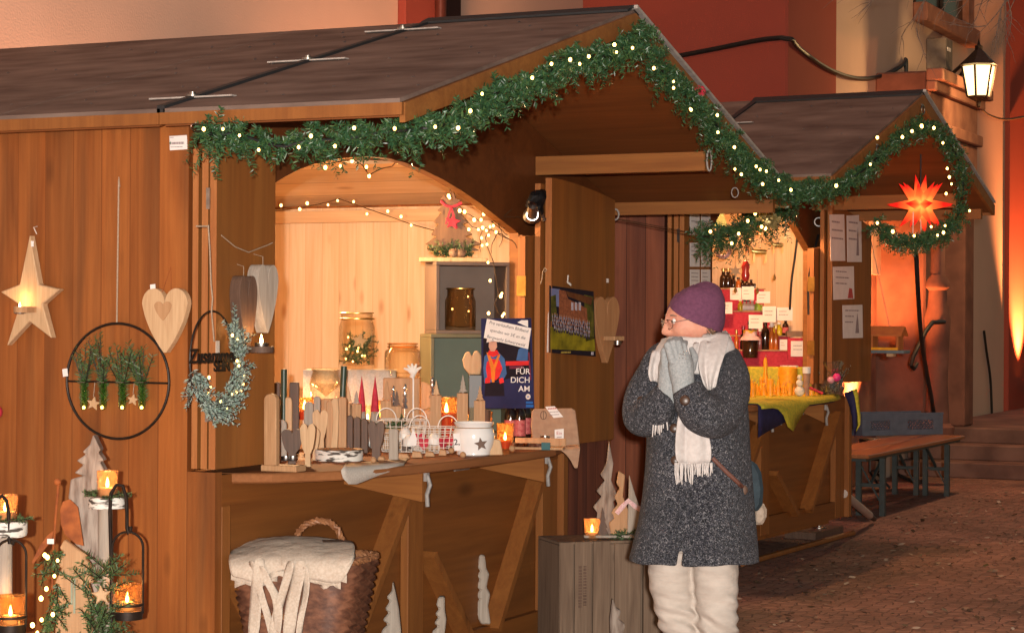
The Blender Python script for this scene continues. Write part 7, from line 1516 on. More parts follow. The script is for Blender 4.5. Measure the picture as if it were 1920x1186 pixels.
L2 = [(1568, 348), (1645, 258), (1632, 308), (1692, 257), (1710, 246), (1728, 236), (1751, 240), (1768, 268), (1776, 316), (1780, 332), (1784, 345), (1774, 363), (1818, 395), (1746, 425), (1772, 423), (1769, 436), (1758, 441), (1714, 442), (1645, 418), (1674, 434), (1729, 238)]
garland('fir garland with fairy lights looping round the far stall gable', 'garland', G2, f2, 2, rad=.062, bl=(.07, .13), w=.003, nl=.034, nn=26, step=.014, lights=[(x, y, .09) for x, y in L2], lr=.0088)
def f3(px, py, yo=0): return H2M @ H2.L3(px, py, -.42-yo)
G3 = [(1318, 443), (1345, 445), (1370, 442), (1395, 430), (1415, 412), (1440, 402), (1470, 398), (1478, 385)]
garland('drooping fir bough with gold baubles in the far stall window', 'garland', G3, f3, 3, rad=.085, bl=(.08, .17), w=.003, nl=.036, nn=28, step=.011, lights=[(1416, 400, .12), (1402, 414, .12), (1428, 425, .12), (1435, 428, .12), (1434, 386, .12), (1445, 388, .12), (1372, 456, .1), (1332, 434, .1), (1385, 438, .1)], lr=.0095, group=None, name='fir_bough')
G4 = [(1395, 392), (1420, 395), (1450, 392), (1475, 378)]
garland('upper short fir bough tucked under the big stall eave corner', 'garland', G4, f3, 4, rad=.08, bl=(.08, .15), w=.003, nl=.036, nn=26, step=.013, group=None, name='fir_bough')
T = Thing('gold_flower', 'pale gold glittering flower fixed on the fir bough', 'ornament', f3(1440, 413, .16), FACE); b = MB()
for i in range(60):
    a = rnd.uniform(0, 6.28); e = rnd.uniform(.1, 1.4); d_ = Vector((math.cos(a)*math.cos(e), -math.sin(e), math.sin(a)*math.cos(e)*.8)); b.tube([Vector((0, 0, 0)), d_*.08], [.004, .007], 5)
b.build('petals', nmat('pale_gold', (.75, .62, .3), (.5, .38, .14), 60, .3, metal=.6), T)
T = Thing('red_bow', 'red bow on the fir bough under the eave corner', 'bow', f3(1418, 382, .15), FACE); b = MB(); b.ball((-.04, 0, 0), .035, 12, (1, .5, .7)); b.ball((.04, 0, .0), .035, 12, (1, .5, .7)); b.ball((0, -.01, 0), .015, 10); b.build('bow', M['redcloth'], T, True)
T = Thing('red_flower', 'small dark red flower on the garland of the right gable slope', 'ornament', at(1312, 172, y=-1.06), FACE); b = MB()
for i in range(7): a = i*.9; b.ball((.018*math.cos(a), 0, .018*math.sin(a)), .014, 8)
b.build('petals', M['redcloth'], T, True)
T = Thing('wire_ring', 'thin wire ring holding the garland start at the wall corner', 'ring', at(372, 240, y=-.2), 0); MB().tube([(.05*math.cos(a), 0, .014*math.sin(a)) for a in [i*.5236 for i in range(12)]], .003, 6, True).build('ring', M['steel'], T, True)
T = Thing('big_ring', 'thin metal ring hanging under the big stall roof beside the garland', 'ring', at(1378, 361, y=-.9), FACE); MB().tube([(.018*math.cos(a), 0, .026*math.sin(a)) for a in [i*.5236 for i in range(12)]], .003, 6, True).build('ring', M['hook'], T, True)
T = Thing('snap_hook', 'steel snap hook hanging from the roof brace end of the big stall', 'hook', at(1330, 300, y=-.95), FACE); MB().tube([(.012*math.cos(a), 0, .055*math.sin(a)) for a in [i*.5236 for i in range(12)]], .005, 6, True).build('hook', M['hook'], T, True)
# fairy light strings inside the big stall
def lights(label, wire, pts, fr, lr=.008, wr=.0025, stick=True):
    T = Thing('fairy_lights', label, 'fairy lights', fr(*wire[0]), 0, 'fairy light strings inside the big stall'); P = [fr(*q)-T.loc for q in wire]
    MB().tube(P, wr, 5).build('wire', M['wirebrown'], T); bulbs(T, [fr(*q)-T.loc for q in pts], lr, 'bulbin'); return T
fi = lambda px, py: at(px, py, x=3.95)
lights('string of warm fairy lights sagging across the pine wall inside', [(512, 396), (560, 390), (600, 382), (637, 373), (680, 388), (720, 402), (770, 420), (815, 432)], [(527, 385), (562, 392), (576, 381), (615, 384), (633, 376), (663, 378), (688, 401), (727, 396), (752, 406), (771, 422)], fi)
fa = lambda px, py: at(px, py, y=.09)
lights('fairy lights running along the underside of the big arch', [(605, 300), (611, 308), (640, 302), (662, 298), (680, 310), (692, 328), (715, 316), (735, 312), (745, 300), (790, 315), (815, 325), (843, 352), (848, 372)], [(610, 314), (638, 311), (660, 302), (687, 313), (692, 330), (746, 303), (756, 305), (812, 326), (819, 329), (841, 367), (843, 371)], fa)
fc = lambda px, py: at(px, py, d=10.55)
W3 = [(895, 382), (905, 400), (900, 415), (880, 402), (862, 398), (885, 425), (905, 430), (925, 420), (910, 445), (915, 465), (925, 490), (930, 520), (935, 550), (928, 570), (935, 590)]
lights('tangle of fairy lights beside the fir and falling over the taupe box', W3, [(896, 383), (862, 395), (871, 397), (889, 412), (907, 401), (902, 412), (879, 430), (897, 430), (905, 427), (912, 432), (919, 425), (925, 423), (916, 441), (930, 435), (903, 446), (904, 460), (913, 458), (915, 492), (919, 526), (941, 550), (939, 555), (916, 587), (945, 588), (942, 592)], fc)
T = Thing('dry_twigs', 'curly dry twigs hanging at the right end of the arch', 'twigs', at(935, 430, d=10.6), FACE); b = MB(); rnd = random.Random(5)
for i in range(9):
    p = Vector((rnd.uniform(-.08, .04), rnd.uniform(-.03, .03), rnd.uniform(-.02, .06))); q = [p]; d_ = Vector((rnd.uniform(-.3, 1), rnd.uniform(-.3, .3), rnd.uniform(-1, .1)))
    for j in range(6): d_ = (d_+Vector((rnd.uniform(-.5, .5), rnd.uniform(-.3, .3), rnd.uniform(-.5, .4)))).normalized(); q.append(q[-1]+d_*.022)
    b.tube(q, .002, 4)
b.build('twigs', M['wirebrown'], T)
# ---------------------------------------------------------------- the woman in the speckled coat
PD = 7.7
p_ = at(1300, 593, d=PD); p_.z = 0
PE = Thing('person', 'woman in speckled dark coat, purple cap and white scarf warming gloved hands at her face', 'person', p_, FACE)
def pp(px, py, y=0.0): q = PE.L3(px, py, y); return Vector((q.x, y, q.z))
MPP = 1/PE.ppm()
M['skin'] = nmat('skin', (.56, .27, .18), (.48, .19, .13), 22, .55, .25, spec=.3, lo=.3, hi=.7, bscale=70)
M['skin'].node_tree.nodes['Principled BSDF'].inputs['Subsurface Weight'].default_value = .15; M['skin'].node_tree.nodes['Principled BSDF'].inputs['Subsurface Radius'].default_value = (.02, .008, .005)
def coatmat():
    m, nt, b = base('speckled_wool', .95, .1); tc = N(nt, 'TexCoord').outputs['Object']
    n = N(nt, 'TexNoise', i_Scale=150.0, i_Detail=2.0, i_Distortion=1.5); L(nt, tc, n.inputs['Vector']); n2 = N(nt, 'TexNoise', i_Scale=9.0, i_Detail=3.0); L(nt, tc, n2.inputs['Vector'])
    c = ramp(nt, n.outputs[0], [(.38, (.008, .009, .013)), (.5, (.024, .026, .036)), (.58, (.075, .078, .095)), (.68, (.28, .28, .29))])
    c = mul(nt, c, ramp(nt, n2.outputs[0], [(.3, (.75, .75, .78)), (.7, (1.1, 1.05, 1.05))])); L(nt, c, b.inputs['Base Color'])
    b.inputs['Sheen Weight'].default_value = .15
    bp = N(nt, 'Bump', i_Strength=1.0, i_Distance=.012); L(nt, n.outputs[0], bp.inputs['Height']); L(nt, bp.outputs[0], b.inputs['Normal']); return m
M['coat'] = coatmat()
M['scarf'] = nmat('white_scarf', (.54, .5, .48), (.46, .42, .4), 60, .9, .1, bscale=260); M['glove'] = nmat('grey_knit', (.33, .345, .35), (.24, .255, .26), 160, .95, .3, bscale=420)
M['trouser'] = nmat('cream_trousers', (.47, .41, .36), (.4, .345, .3), 14, .9, .7, stretch=(1, 1, 2.6), bscale=13)
M['hat'] = nmat('purple_jersey', (.13, .042, .085), (.1, .032, .067), 90, .9, .15, bscale=300)
M['boot'] = nmat('dark_boot', (.03, .022, .02), rough=.5)
# --- head: sculpted ball, facing picture left and a little towards the viewer
HC = pp(1300, 605, -.02); HA, HB, HH = .098, .076, .118
HYAW = R(14)
def headpt(th, ph):
    """th: 0 at the face, ph: up"""
    d = Vector((-math.cos(ph)*math.cos(th), -math.cos(ph)*math.sin(th), math.sin(ph)))
    r = Vector((d.x*HA, d.y*HB, d.z*HH))
    face = max(0, math.cos(th))*1.0
    def g(t0, p0, st, sp): return math.exp(-((th-t0)/st)**2-((ph-p0)/sp)**2)
    e = 0
    if math.cos(th) > 0:
        e += .004*g(0, .42, .6, .18)                       # brow
        e -= .011*(g(.36, .2, .2, .15)+g(-.36, .2, .2, .15))       # eye sockets
        e += .008*g(0, .22, .16, .2)+.013*g(0, .02, .16, .17)+.019*g(0, -.1, .19, .13)   # nose bridge and tip
        e += .007*(g(.2, -.13, .12, .09)+g(-.2, -.13, .12, .09))   # nostrils
        e += .007*(g(.62, -.05, .28, .22)+g(-.62, -.05, .28, .22)) # cheeks
        e += .010*g(0, -.42, .26, .07)+.009*g(0, -.56, .24, .08)-.004*g(0, -.49, .3, .03)   # lips
        e += .014*g(0, -.86, .4, .18)                      # chin
    e -= .012*(g(1.25, -.75, .5, .3)+g(-1.25, -.75, .5, .3))
    if math.cos(th) < 0: e += .006*abs(math.cos(th))*max(0, math.sin(ph)+.4)
    return r+d*e
b = MB(); nu, nv = 96, 64; V = []
for j in range(1, nv):
    ph = -math.pi/2+math.pi*j/nv
    for i in range(nu): V.append(headpt(-math.pi+2*math.pi*i/nu, ph))
V += [headpt(0, -math.pi/2), headpt(0, math.pi/2)]
F = [(j*nu+i, j*nu+(i+1) % nu, (j+1)*nu+(i+1) % nu, (j+1)*nu+i) for j in range(nv-2) for i in range(nu)]
F += [(i, len(V)-2, (i+1) % nu) for i in range(nu)]+[((nv-2)*nu+i, (nv-2)*nu+(i+1) % nu, len(V)-1) for i in range(nu)]
HM = Matrix.Translation(HC) @ Matrix.Rotation(HYAW, 4, 'Z') @ Matrix.Rotation(R(-12), 4, 'Y')
b.add([HM @ v for v in V], F)
# ears
for s_ in (-1, 1):
    e = MB(); e.ball((0, 0, 0), .03, 14, (.62, .28, 1.05)); b.add([HM @ (Vector((.012, s_*.073, -.012))+Vector(v)) for v in e.v], e.f)
# rest of the body under the clothes: neck, trunk, arms, hands, legs
def tb(path, r, n=14): b.tube(path, r, n)
NK = [HM @ Vector((.015, 0, -.06)), pp(1306, 660, 0), pp(1308, 690, 0)]
tb(NK, [.056, .058, .07])
tb([pp(1308, 672), pp(1310, 720), pp(1308, 820), pp(1306, 900), pp(1302, 980)], [.09, .125, .115, .12, .13], 18)
SHN = pp(1366, 690, -.09); SHF = pp(1240, 684, .06)
ELN = pp(1338, 792, -.24); ELF = pp(1199, 786, -.06); WRN = pp(1281, 722, -.26); WRF = pp(1254, 735, -.2)
tb([pp(1308, 684), SHN, SHN.lerp(ELN, .5), ELN, ELN.lerp(WRN, .5), WRN], [.07, .052, .046, .038, .036, .026], 12)
tb([pp(1308, 684), SHF, SHF.lerp(ELF, .5), ELF, ELF.lerp(WRF, .5), WRF], [.07, .052, .046, .038, .036, .026], 12)
HND = [(WRN, pp(1274, 668, -.24)), (WRF, pp(1260, 672, -.17))]
for w_, k_ in HND: tb([w_, w_.lerp(k_, .5), k_], [.024, .03, .027], 12)
KN = [pp(1340, 1010, -.04), pp(1345, 1100, -.05), pp(1352, 1180, -.07), pp(1348, 1270, -.04), pp(1345, 1352, -.02)]
KF = [pp(1262, 1010, .02), pp(1258, 1100, .0), pp(1280, 1190, -.02), pp(1292, 1270, .03), pp(1296, 1352, .05)]
for K_ in (KN, KF):
    tb(K_, [.055, .045, .036, .034, .03], 14); an = K_[-1]; tb([an, an+Vector((-.06, -.03, -.045)), an+Vector((-.14, -.05, -.06))], [.035, .034, .026], 12)
body = remeshed(b, 'body', M['skin'], PE, .0045, 3)
# eyes, lids of hair and mouth colour
for s_ in (-1, 1):
    e = MB(); c_ = Vector((-.076, s_*.03, .023)); e.ball((0, 0, 0), .0125, 16); e.v = [tuple(HM @ (c_+Vector(v))) for v in e.v]; o = e.build('eye', nmat('eye_white%d' % s_, (.7, .66, .62), rough=.2), PE, True)
    e = MB(); e.ball((0, 0, 0), .0062, 12, (.5, 1, 1)); e.v = [tuple(HM @ (c_+Vector((-.0105, 0, 0))+Vector(v))) for v in e.v]; e.build('iris', nmat('iris%d' % s_, (.06, .045, .03), rough=.1), o, True)
    e = MB(); e.tube([HM @ Vector((-.089+.012*abs(t)*1.2, s_*.03+t*.022, .046-.006*t*t)) for t in (-1, -.5, 0, .5, 1)], [.001, .0022, .0028, .0022, .001], 6); e.build('eyebrow', nmat('brow%d' % s_, (.2, .14, .1), rough=.9), PE, True)
e = MB(); e.tube([HM @ Vector(q) for q in ((-.083, -.024, -.052), (-.094, -.012, -.05), (-.0975, 0, -.051), (-.094, .012, -.05), (-.083, .024, -.052))], [.001, .0045, .0055, .0045, .001], 8); e.build('lips', nmat('lips', (.45, .14, .11), rough=.5), PE, True)
# glasses
e = MB()
for s_ in (-1, 1):
    e.tube([HM @ Vector((-.104+.006*(1 if abs(math.cos(a)) > .7 else 0), s_*.032+.024*math.cos(a), .016+.019*math.sin(a))) for a in [i*2*math.pi/24 for i in range(24)]], .0014, 6, True)
    e.tube([HM @ Vector(q) for q in ((-.098, s_*.056, .022), (-.05, s_*.08, .022), (.0, s_*.084, .016), (.02, s_*.08, .0))], .0015, 6)
e.tube([HM @ Vector(q) for q in ((-.104, -.009, .02), (-.109, 0, .024), (-.104, .009, .02))], .0014, 6)
gl_ = e.build('glasses', nmat('thin_metal_frame', (.14, .08, .06), rough=.5, metal=.2), PE, True)
for s_ in (-1, 1):
    e = MB(); e.add([HM @ Vector((-.103, s_*.032+.0235*math.cos(a), .016+.0185*math.sin(a))) for a in [i*2*math.pi/24 for i in range(24)]], [tuple(range(24))]); e.build('lens', glass('lens%d' % s_, (.98, .97, .96)), gl_)
# hair at the temple and nape
e = MB(); rn_ = random.Random(4)
for s_ in (-1, 1):
    for i in range(7):
        a = HM @ Vector((-.045+.02*rn_.random()+.03, s_*(.0765+.003*rn_.random()), .03-.0*i)); c_ = HM @ Vector((.03+.03*rn_.random(), s_*.076, -.055-.015*rn_.random())); e.tube([a, a.lerp(c_, .5)+Vector((0, -.002, 0)), c_], .0016, 4)
e.build('hair', nmat('grey_brown_hair', (.16, .1, .06), (.1, .06, .035), 100, .7), PE, True)
# --- knitted cap: rings from the slanting brim to the slouched crown
b = MB(); nu = 48; rows = 22; V = []
for j in range(rows):
    f = j/(rows-1)
    for i in range(nu):
        th = 2*math.pi*i/nu; cf, sf = -math.cos(th), -math.sin(th)
        ph0 = .64-1.05*(1-math.cos(th))*.5-.2*abs(math.sin(th))               # brim: high at the brow, low at the nape
        ph = ph0+(math.pi/2-ph0)*f
        r = Vector((math.cos(ph)*cf*(HA+.012+.005*max(0, -cf)), math.cos(ph)*sf*(HB+.012), math.sin(ph)*(HH+.013)))
        sl = max(0, math.sin(ph))**1.5
        r += Vector((.03*sl, 0, .004*sl)); bk = max(0, cf)*max(0, math.sin(ph*1.6)) if 0 < ph < 1.9 else 0; r += Vector((.014*bk, 0, .006*bk)); back = max(0, cf); r += Vector((.016*back*math.sin(max(0, ph+.5))*1.2, 0, 0))
        d = r.normalized(); r += d*(.0035*math.sin(th*2+f*7)*f*(1-f)*3+.004*noise.noise(Vector((cf*2.2, sf*2.2, f*4)))*(.3+f)+.0015*math.sin(f*26+math.cos(th)*3)*(1-f))
        if j == 0: r *= .975
        V.append(HM @ r)
V.append(HM @ Vector((.032, 0, HH+.016)))
b.add(V, [(j*nu+i, j*nu+(i+1) % nu, (j+1)*nu+(i+1) % nu, (j+1)*nu+i) for j in range(rows-1) for i in range(nu)]+[((rows-1)*nu+i, (rows-1)*nu+(i+1) % nu, len(V)-1) for i in range(nu)])
q = b.build('knitted_cap', M['hat'], PE, 'all', sub=1); q.modifiers.new('t', 'SOLIDIFY').thickness = .004
# --- coat: rings traced from the silhouette, then sleeves
RG = [(652, 1272, 1352, .075, .01), (664, 1246, 1372, .115, .01), (680, 1228, 1386, .145, .01), (705, 1218, 1394, .16, .0), (740, 1214, 1399, .168, -.005), (780, 1212, 1403, .17, -.01), (830, 1212, 1405, .172, -.01), (880, 1209, 1408, .178, -.01), (930, 1204, 1412, .186, -.01), (980, 1196, 1416, .195, -.01), (1020, 1186, 1420, .203, -.01), (1047, 1179, 1421, .208, -.01)]
b = MB(); nu = 72; V = []; rows = []
for a, c_ in zip(RG[:-1], RG[1:]):
    for k in range(4): t = k/4; rows.append([x+(y-x)*t for x, y in zip(a, c_)])
rows.append(list(RG[-1]))
for ri, (py, xl, xr, dp, yc) in enumerate(rows):
    cl, cr = pp(xl, py), pp(xr, py); cx_ = (cl.x+cr.x)/2; hw = (cr.x-cl.x)/2; fz = ri/(len(rows)-1)
    for i in range(nu):
        a = 2*math.pi*i/nu; c, s = math.cos(a), math.sin(a); k = (abs(c)**2.4+abs(s)**2.4)**(-1/2.4)
        fold = .008*math.sin(a*5+1.2+fz*1.5)*max(0, fz-.35)*1.6+.006*noise.noise(Vector((c*2, s*2, fz*5)))
        V.append(Vector((cx_+(hw+fold*(abs(s) > .3))*c*k, yc+(dp+fold)*s*k, cl.z+.006*noise.noise(Vector((c*3, s*3, 9)))*(fz > .98))))
F = []
nr = len(rows)
for j in range(nr-1):
    for i in range(nu): F.append((j*nu+i, j*nu+(i+1) % nu, (j+1)*nu+(i+1) % nu, (j+1)*nu+i))
slit = [i for i in range(nu) if abs(V[(nr-1)*nu+i].x-pp(1256, 1046).x) < .012 and V[(nr-1)*nu+i].y < 0]
if slit:
    i0 = slit[0]; F = [f for k, f in enumerate(F) if not (k // nu >= nr-5 and k % nu == i0)]
b.add(V, F); q = b.build('coat', M['coat'], PE, 'all', sub=1); q.modifiers.new('t', 'SOLIDIFY').thickness = .012
COAT = q
# front edge and buttons
e = MB(); fr = []
for px, py in ((1282, 742), (1276, 790), (1270, 850), (1264, 920), (1259, 990), (1256, 1008)):
    z = pp(px, py).z; best = min((v for v in V if v.y < 0), key=lambda v: abs(v.z-z)*3+abs(v.x-pp(px, py).x)); fr.append(Vector((pp(px, py).x, best.y-.003, z)))
e.tube(fr, .006, 6, flat=.7); e.build('front_edge', M['coat'], COAT, True)
def button(px, py, y, r=.0165):
    e = MB(); c_ = pp(px, py, y); e.lathe([(0, 0), (r*.8, 0), (r, .004), (r*.8, .008), (r*.5, .006), (0, .006)], 18); e.v = [(c_.x+v[0], c_.y-v[2], c_.z+v[1]) for v in e.v]; e.build('button', nmat('brown_button_%d' % px, (.06, .03, .018), rough=.35), COAT, True)
fy = lambda px, py: min((v for v in V if v.y < 0), key=lambda v: abs(v.z-pp(px, py).z)*3+abs(v.x-pp(px, py).x)).y
button(1264, 802, fy(1264, 802)-.014); button(1266, 862, fy(1266, 862)-.014)
# collar
# sleeves
def sleeve(path, rr, name='sleeve'):
    P2 = []
    for i in range(len(path)-1):
        for k in range(5): P2.append(i+k/5)
    P2.append(len(path)-1)
    def cr(t):
        i = min(int(t), len(path)-2); f = t-i; p = [path[max(0, min(len(path)-1, i+o))] for o in (-1, 0, 1, 2)]
        return .5*((2*p[1])+(p[2]-p[0])*f+(2*p[0]-5*p[1]+4*p[2]-p[3])*f*f+(3*p[1]-p[0]-3*p[2]+p[3])*f**3)
    pts = [cr(t) for t in P2]; rs = []
    for t in P2: i = min(int(t), len(rr)-2); f = t-i; rs.append(rr[i]+(rr[i+1]-rr[i])*f)
    e = MB(); e.tube(pts, rs, 22)
    e.v = [tuple(Vector(v)+noise.noise_vector(Vector(v)*11)*.009+noise.noise_vector(Vector(v)*26)*.004) for v in e.v]
    return e.build(name, M['coat'], COAT, 'all', sub=1), pts
sleeve([pp(1352, 672, -.03), pp(1366, 704, -.11), pp(1364, 745, -.185), pp(1345, 778, -.25), pp(1312, 768, -.29), pp(1287, 722, -.275)], [.066, .074, .076, .08, .076, .056])
sleeve([pp(1262, 668, .03), pp(1236, 694, -.0), pp(1211, 742, -.05), pp(1203, 780, -.1), pp(1228, 772, -.165), pp(1253, 735, -.205)], [.07, .076, .072, .07, .07, .05])
button(1284, 750, -.352, .018); button(1201, 749, -.128, .013)
# collar roll behind the scarf
e = MB(); e.tube([pp(1268, 676, -.09), pp(1300, 678, -.11), pp(1340, 672, -.08), pp(1360, 668, 0), pp(1350, 662, .08), pp(1300, 662, .11), pp(1262, 668, .06)], .03, 12, True); e.build('collar', M['coat'], COAT, 'all')
# --- gloves: palm, four bent fingers of unequal length and a thumb on the side
def glove(w, k, tips, thumb, cuff, name='glove'):
    e = MB(); pal = k-w
    e.tube([w-pal*.35, w, w+pal*.35, w+pal*.75, k], [.041, .04, .044, .046, .04], 16, flat=.85)
    for base_, mid, tip, r in tips: e.tube([w+pal*.7+(base_-k)*.8, base_, base_.lerp(mid, .5), mid, mid.lerp(tip, .55), tip], [r*1.25, r*1.25, r*1.18, r*1.2, r*1.1, r*.75], 12)
    a, m_, t_ = thumb; e.tube([w+pal*.3, a, m_, t_], [.015, .0145, .0135, .009], 12)
    return remeshed(e, name, M['glove'], PE, .0036, 2, lambda v: v+noise.noise_vector(v*60)*.0012)
wN, kN = HND[0]; wF, kF = HND[1]
tn = [(pp(1257+9.5*i, 664+1.2*i, -.268+.006*i), pp(1252+9.6*i, [647, 643, 643, 648][i], -.262+.008*i), pp(1258+9.2*i, [638, 634, 635, 641][i], -.212+.006*i), .0122-.0006*(i == 3)) for i in range(4)]
glove(wN, kN, tn, (pp(1298, 690, -.24), pp(1303, 668, -.21), pp(1296, 652, -.185)), None)
tf = [(pp(1246+7.5*i, 672-1*i, -.2+.004*i), pp(1246+7.2*i, [658, 652, 650, 652][i], -.192), pp(1254+7*i, [650, 643, 641, 645][i], -.15), .0118) for i in range(4)]
glove(wF, kF, tf, (pp(1270, 700, -.17), pp(1276, 680, -.15), pp(1274, 664, -.14)), None)
e = MB(); rn_ = random.Random(9)
for px, py in ((1279, 651), (1282, 659), (1275, 663), (1279, 664), (1283, 665), (1287, 658), (1273, 671), (1280, 671), (1286, 672)): e.ball(pp(px, py, -.288), .0022, 8)
e.build('sequins', nmat('silver_sequin', (.9, .88, .85), rough=.1, metal=.9), PE, True)
# --- scarf: wound round the neck, one end over the near shoulder to the front, fringed ends
def band(rows, name, sub=2, th=.007):
    e = MB(); n = len(rows[0]); Vv = [p for r_ in rows for p in r_]; e.add(Vv, [(i*n+k, i*n+k+1, (i+1)*n+k+1, (i+1)*n+k) for i in range(len(rows)-1) for k in range(n-1)])
    q = e.build(name, M['scarf'], PE, 'all', sub=sub); s_ = q.modifiers.new('t', 'SOLIDIFY'); s_.thickness = th; return q
rws = []
for j in range(7):
    f = j/6; r_ = []
    for i in range(33):
        a = 2*math.pi*i/32; ca, sa = math.cos(a), math.sin(a)          # ca=+1 picture right
        cx_ = pp(1306, 640).x; zt = pp(1300, 634).z+ (.028*ca if ca > 0 else .0)-.004*sa; zb = pp(1300, 690).z-.02*(sa < 0)
        bul = math.sin(f*math.pi)*.022; rx = .104+.03*f+bul; ry = .098+.04*f+bul
        rr = .006*math.sin(a*3+f*9)+.005*math.sin(a*7-f*5)
        r_.append(Vector((cx_+(rx+rr)*ca-.02*(1-f)*(ca < 0), (ry+rr)*sa-.02, zt+(zb-zt)*f+.006*math.sin(a*2+j))))
    rws.append(r_)
sc_ = band(rws, 'scarf')
def strip(cols, name, waves=.005):
    """cols: list of (left px, right px, py, y) from top to bottom"""
    rws = []
    for j, (xl, xr, py, y) in enumerate(cols):
        rws.append([pp(xl+(xr-xl)*i/7, py+ (1.5*math.sin(i*1.3+j)), y-.012*math.sin(i*1.57+j*.4)-waves*math.sin(i*2.6)) for i in range(8)])
    e = MB(); n = 8; Vv = [p for r_ in rws for p in r_]; e.add(Vv, [(i*n+k, i*n+k+1, (i+1)*n+k+1, (i+1)*n+k) for i in range(len(rws)-1) for k in range(n-1)])
    q = e.build(name, M['scarf'], sc_, 'all', sub=2); q.modifiers.new('t', 'SOLIDIFY').thickness = .006
strip([(1318, 1368, 622, -.07), (1312, 1366, 645, -.15), (1308, 1358, 668, -.2), (1310, 1350, 690, -.225), (1318, 1343, 712, -.235), (1325, 1338, 730, -.235)], 'shoulder_drape')
strip([(1300, 1345, 640, -.13), (1296, 1330, 660, -.17), (1290, 1316, 676, -.19)], 'neck_fold')
strip([(1222, 1262, 655, -.06), (1217, 1250, 680, -.1), (1214, 1248, 700, -.11), (1220, 1246, 715, -.115)], 'far_side_fold')
strip([(1277, 1290, 768, -.235), (1272, 1306, 785, -.24), (1268, 1322, 803, -.235), (1265, 1334, 828, -.225), (1266, 1335, 868, -.222)], 'front_end')
strip([(1256, 1272, 742, -.2), (1246, 1268, 755, -.215), (1238, 1262, 766, -.215), (1232, 1255, 776, -.21)], 'short_end')
e = MB(); rn_ = random.Random(2)
for i in range(24):
    px = 1266+i*3.0; a = pp(px, 867, -.226); ln = (36 if px < 1302 else 22)+rn_.uniform(-4, 5); c_ = pp(px+rn_.uniform(-2, 3), 867+ln, -.226-.006*rn_.random()); e.tube([a, a.lerp(c_, .5)+Vector((rn_.uniform(-.003, .003), 0, 0)), c_], [.0028, .003, .002], 5)
for i in range(9):
    px = 1231+i*2.8; a = pp(px, 775, -.212); c_ = pp(px-6+rn_.uniform(-3, 3)+(i*.8), 812+rn_.uniform(-6, 8)-i*1.2, -.214); e.tube([a, a.lerp(c_, .5)+Vector((-.004, 0, 0)), c_], [.0028, .003, .002], 5)
e.build('fringe', M['scarf'], sc_, True)
# --- trousers and boots
e = MB()
e.tube([pp(1302, 985, 0), pp(1302, 1030, 0)], [.15, .14], 20)
e.tube([pp(1334, 1015, -.04), pp(1342, 1060, -.045), pp(1344, 1110, -.05), pp(1346, 1150, -.06), pp(1346, 1190, -.06), pp(1346, 1260, -.04), pp(1345, 1352, -.02)], [.09, .083, .078, .073, .072, .068, .062], 22)
e.tube([pp(1264, 1015, .02), pp(1258, 1060, .01), pp(1258, 1100, .005), pp(1268, 1145, .0), pp(1280, 1195, .0), pp(1290, 1262, .03), pp(1294, 1352, .05)], [.09, .083, .08, .075, .07, .066, .06], 22)
def wr(v):
    k = max(.15, min(1, (pp(0, 1075).z-v.z)/.2)); return v+Vector((.007*math.sin(v.z*110+v.x*40+3*noise.noise(v*7)), .013*math.sin(v.z*95+v.x*45+5*noise.noise(v*6)), 0))*k+noise.noise_vector(v*13)*.004
remeshed(e, 'trousers', M['trouser'], PE, .008, 3, wr)
for an in (KN[-1], KF[-1]):
    e = MB(); z0 = -an.z
    e.tube([an+Vector((.0, 0, .02)), an+Vector((0, 0, -.03)), an+Vector((-.03, -.012, -.05)), an+Vector((-.12, -.045, -.062)), an+Vector((-.17, -.06, -.066))], [.058, .056, .05, .044, .024], 16)
    e.v = [(x, y, max(z, .004)) for x, y, z in e.v]; e.build('boot', M['boot'], PE, 'all')
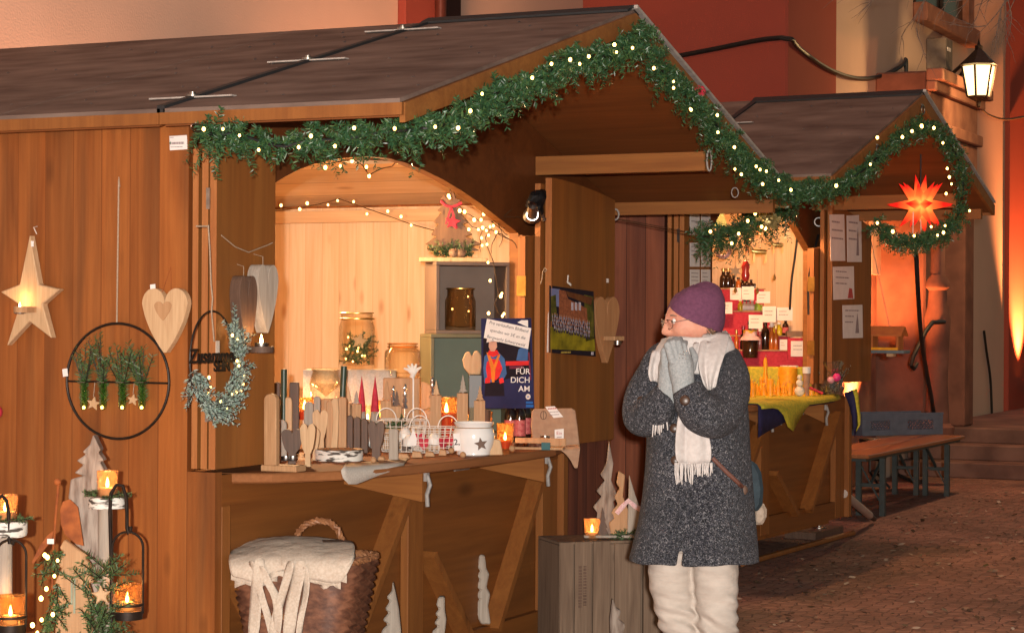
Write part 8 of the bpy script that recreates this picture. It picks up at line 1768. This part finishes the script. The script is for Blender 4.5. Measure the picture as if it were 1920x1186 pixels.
# --- shoulder bag (held by her, a thing of its own)
BG = Thing('shoulder_bag', 'small dark teal shoulder bag with beige base behind the woman\'s hip', 'shoulder bag', PE.loc+Vector((0, 0, 0)), FACE)
e = MB(); o = [(1388, 868), (1400, 861), (1416, 864), (1427, 885), (1431, 915), (1429, 945), (1418, 962), (1400, 952), (1390, 915)]
e.prism([(pp(*q).x, pp(*q).z) for q in o], -.02, .09); e.build('bag_body', nmat('teal_fabric_bag', (.02, .035, .045), (.012, .022, .03), 30, .8), BG, bevel=.02)
e = MB(); o = [(1412, 958), (1430, 938), (1438, 955), (1437, 975), (1424, 987), (1413, 980)]; e.prism([(pp(*q).x, pp(*q).z) for q in o], -.01, .08); e.build('bag_base', nmat('beige_fabric', (.36, .28, .22), (.26, .2, .15), 60, .9), BG, bevel=.015)
e = MB(); e.tube([pp(1336, 858, -.2), pp(1362, 884, -.205), pp(1386, 906, -.19), pp(1396, 918, -.1), pp(1400, 915, -.03)], .0075, 8, flat=.5); e.build('strap', nmat('brown_strap', (.12, .045, .03), rough=.6), BG, True)
e = MB(); c_ = pp(1394, 918, -.13); e.ball((c_.x, c_.y, c_.z), .016, 10, (1, .6, 1.2)); e.build('strap_end', M['dw'], BG, True)

# ---------------------------------------------------------------- fallen leaves and grit on the cobbles
rnd = random.Random(77); b = MB()
for i in range(1500):
    x = rnd.uniform(1.5, 15); y = -.25-abs(rnd.gauss(0, 1.3)) if rnd.random() < .7 else rnd.uniform(-4, 0); s_ = rnd.uniform(.006, .03); a = rnd.uniform(0, 6.28); z = .004
    u = Vector((math.cos(a), math.sin(a), rnd.uniform(-.2, .4)))*s_; v = Vector((-math.sin(a), math.cos(a), rnd.uniform(-.1, .4)))*s_*.6; c = Vector((x, y, z+s_*.3))
    b.add([c-u, c-v*.9, c+u*.3-v, c+u, c+u*.2+v, c-u*.4+v], [(0, 1, 2, 3, 4, 5)])
tag(b.build('leaf_litter', leafmat('dry_leaves', [(.05, .03, .018), (.12, .07, .04), (.3, .2, .13), (.45, .36, .28), (.08, .07, .025)], .8, .2)), 'dry leaf scraps and grit scattered over the cobbles', 'leaf litter', None, 'stuff')
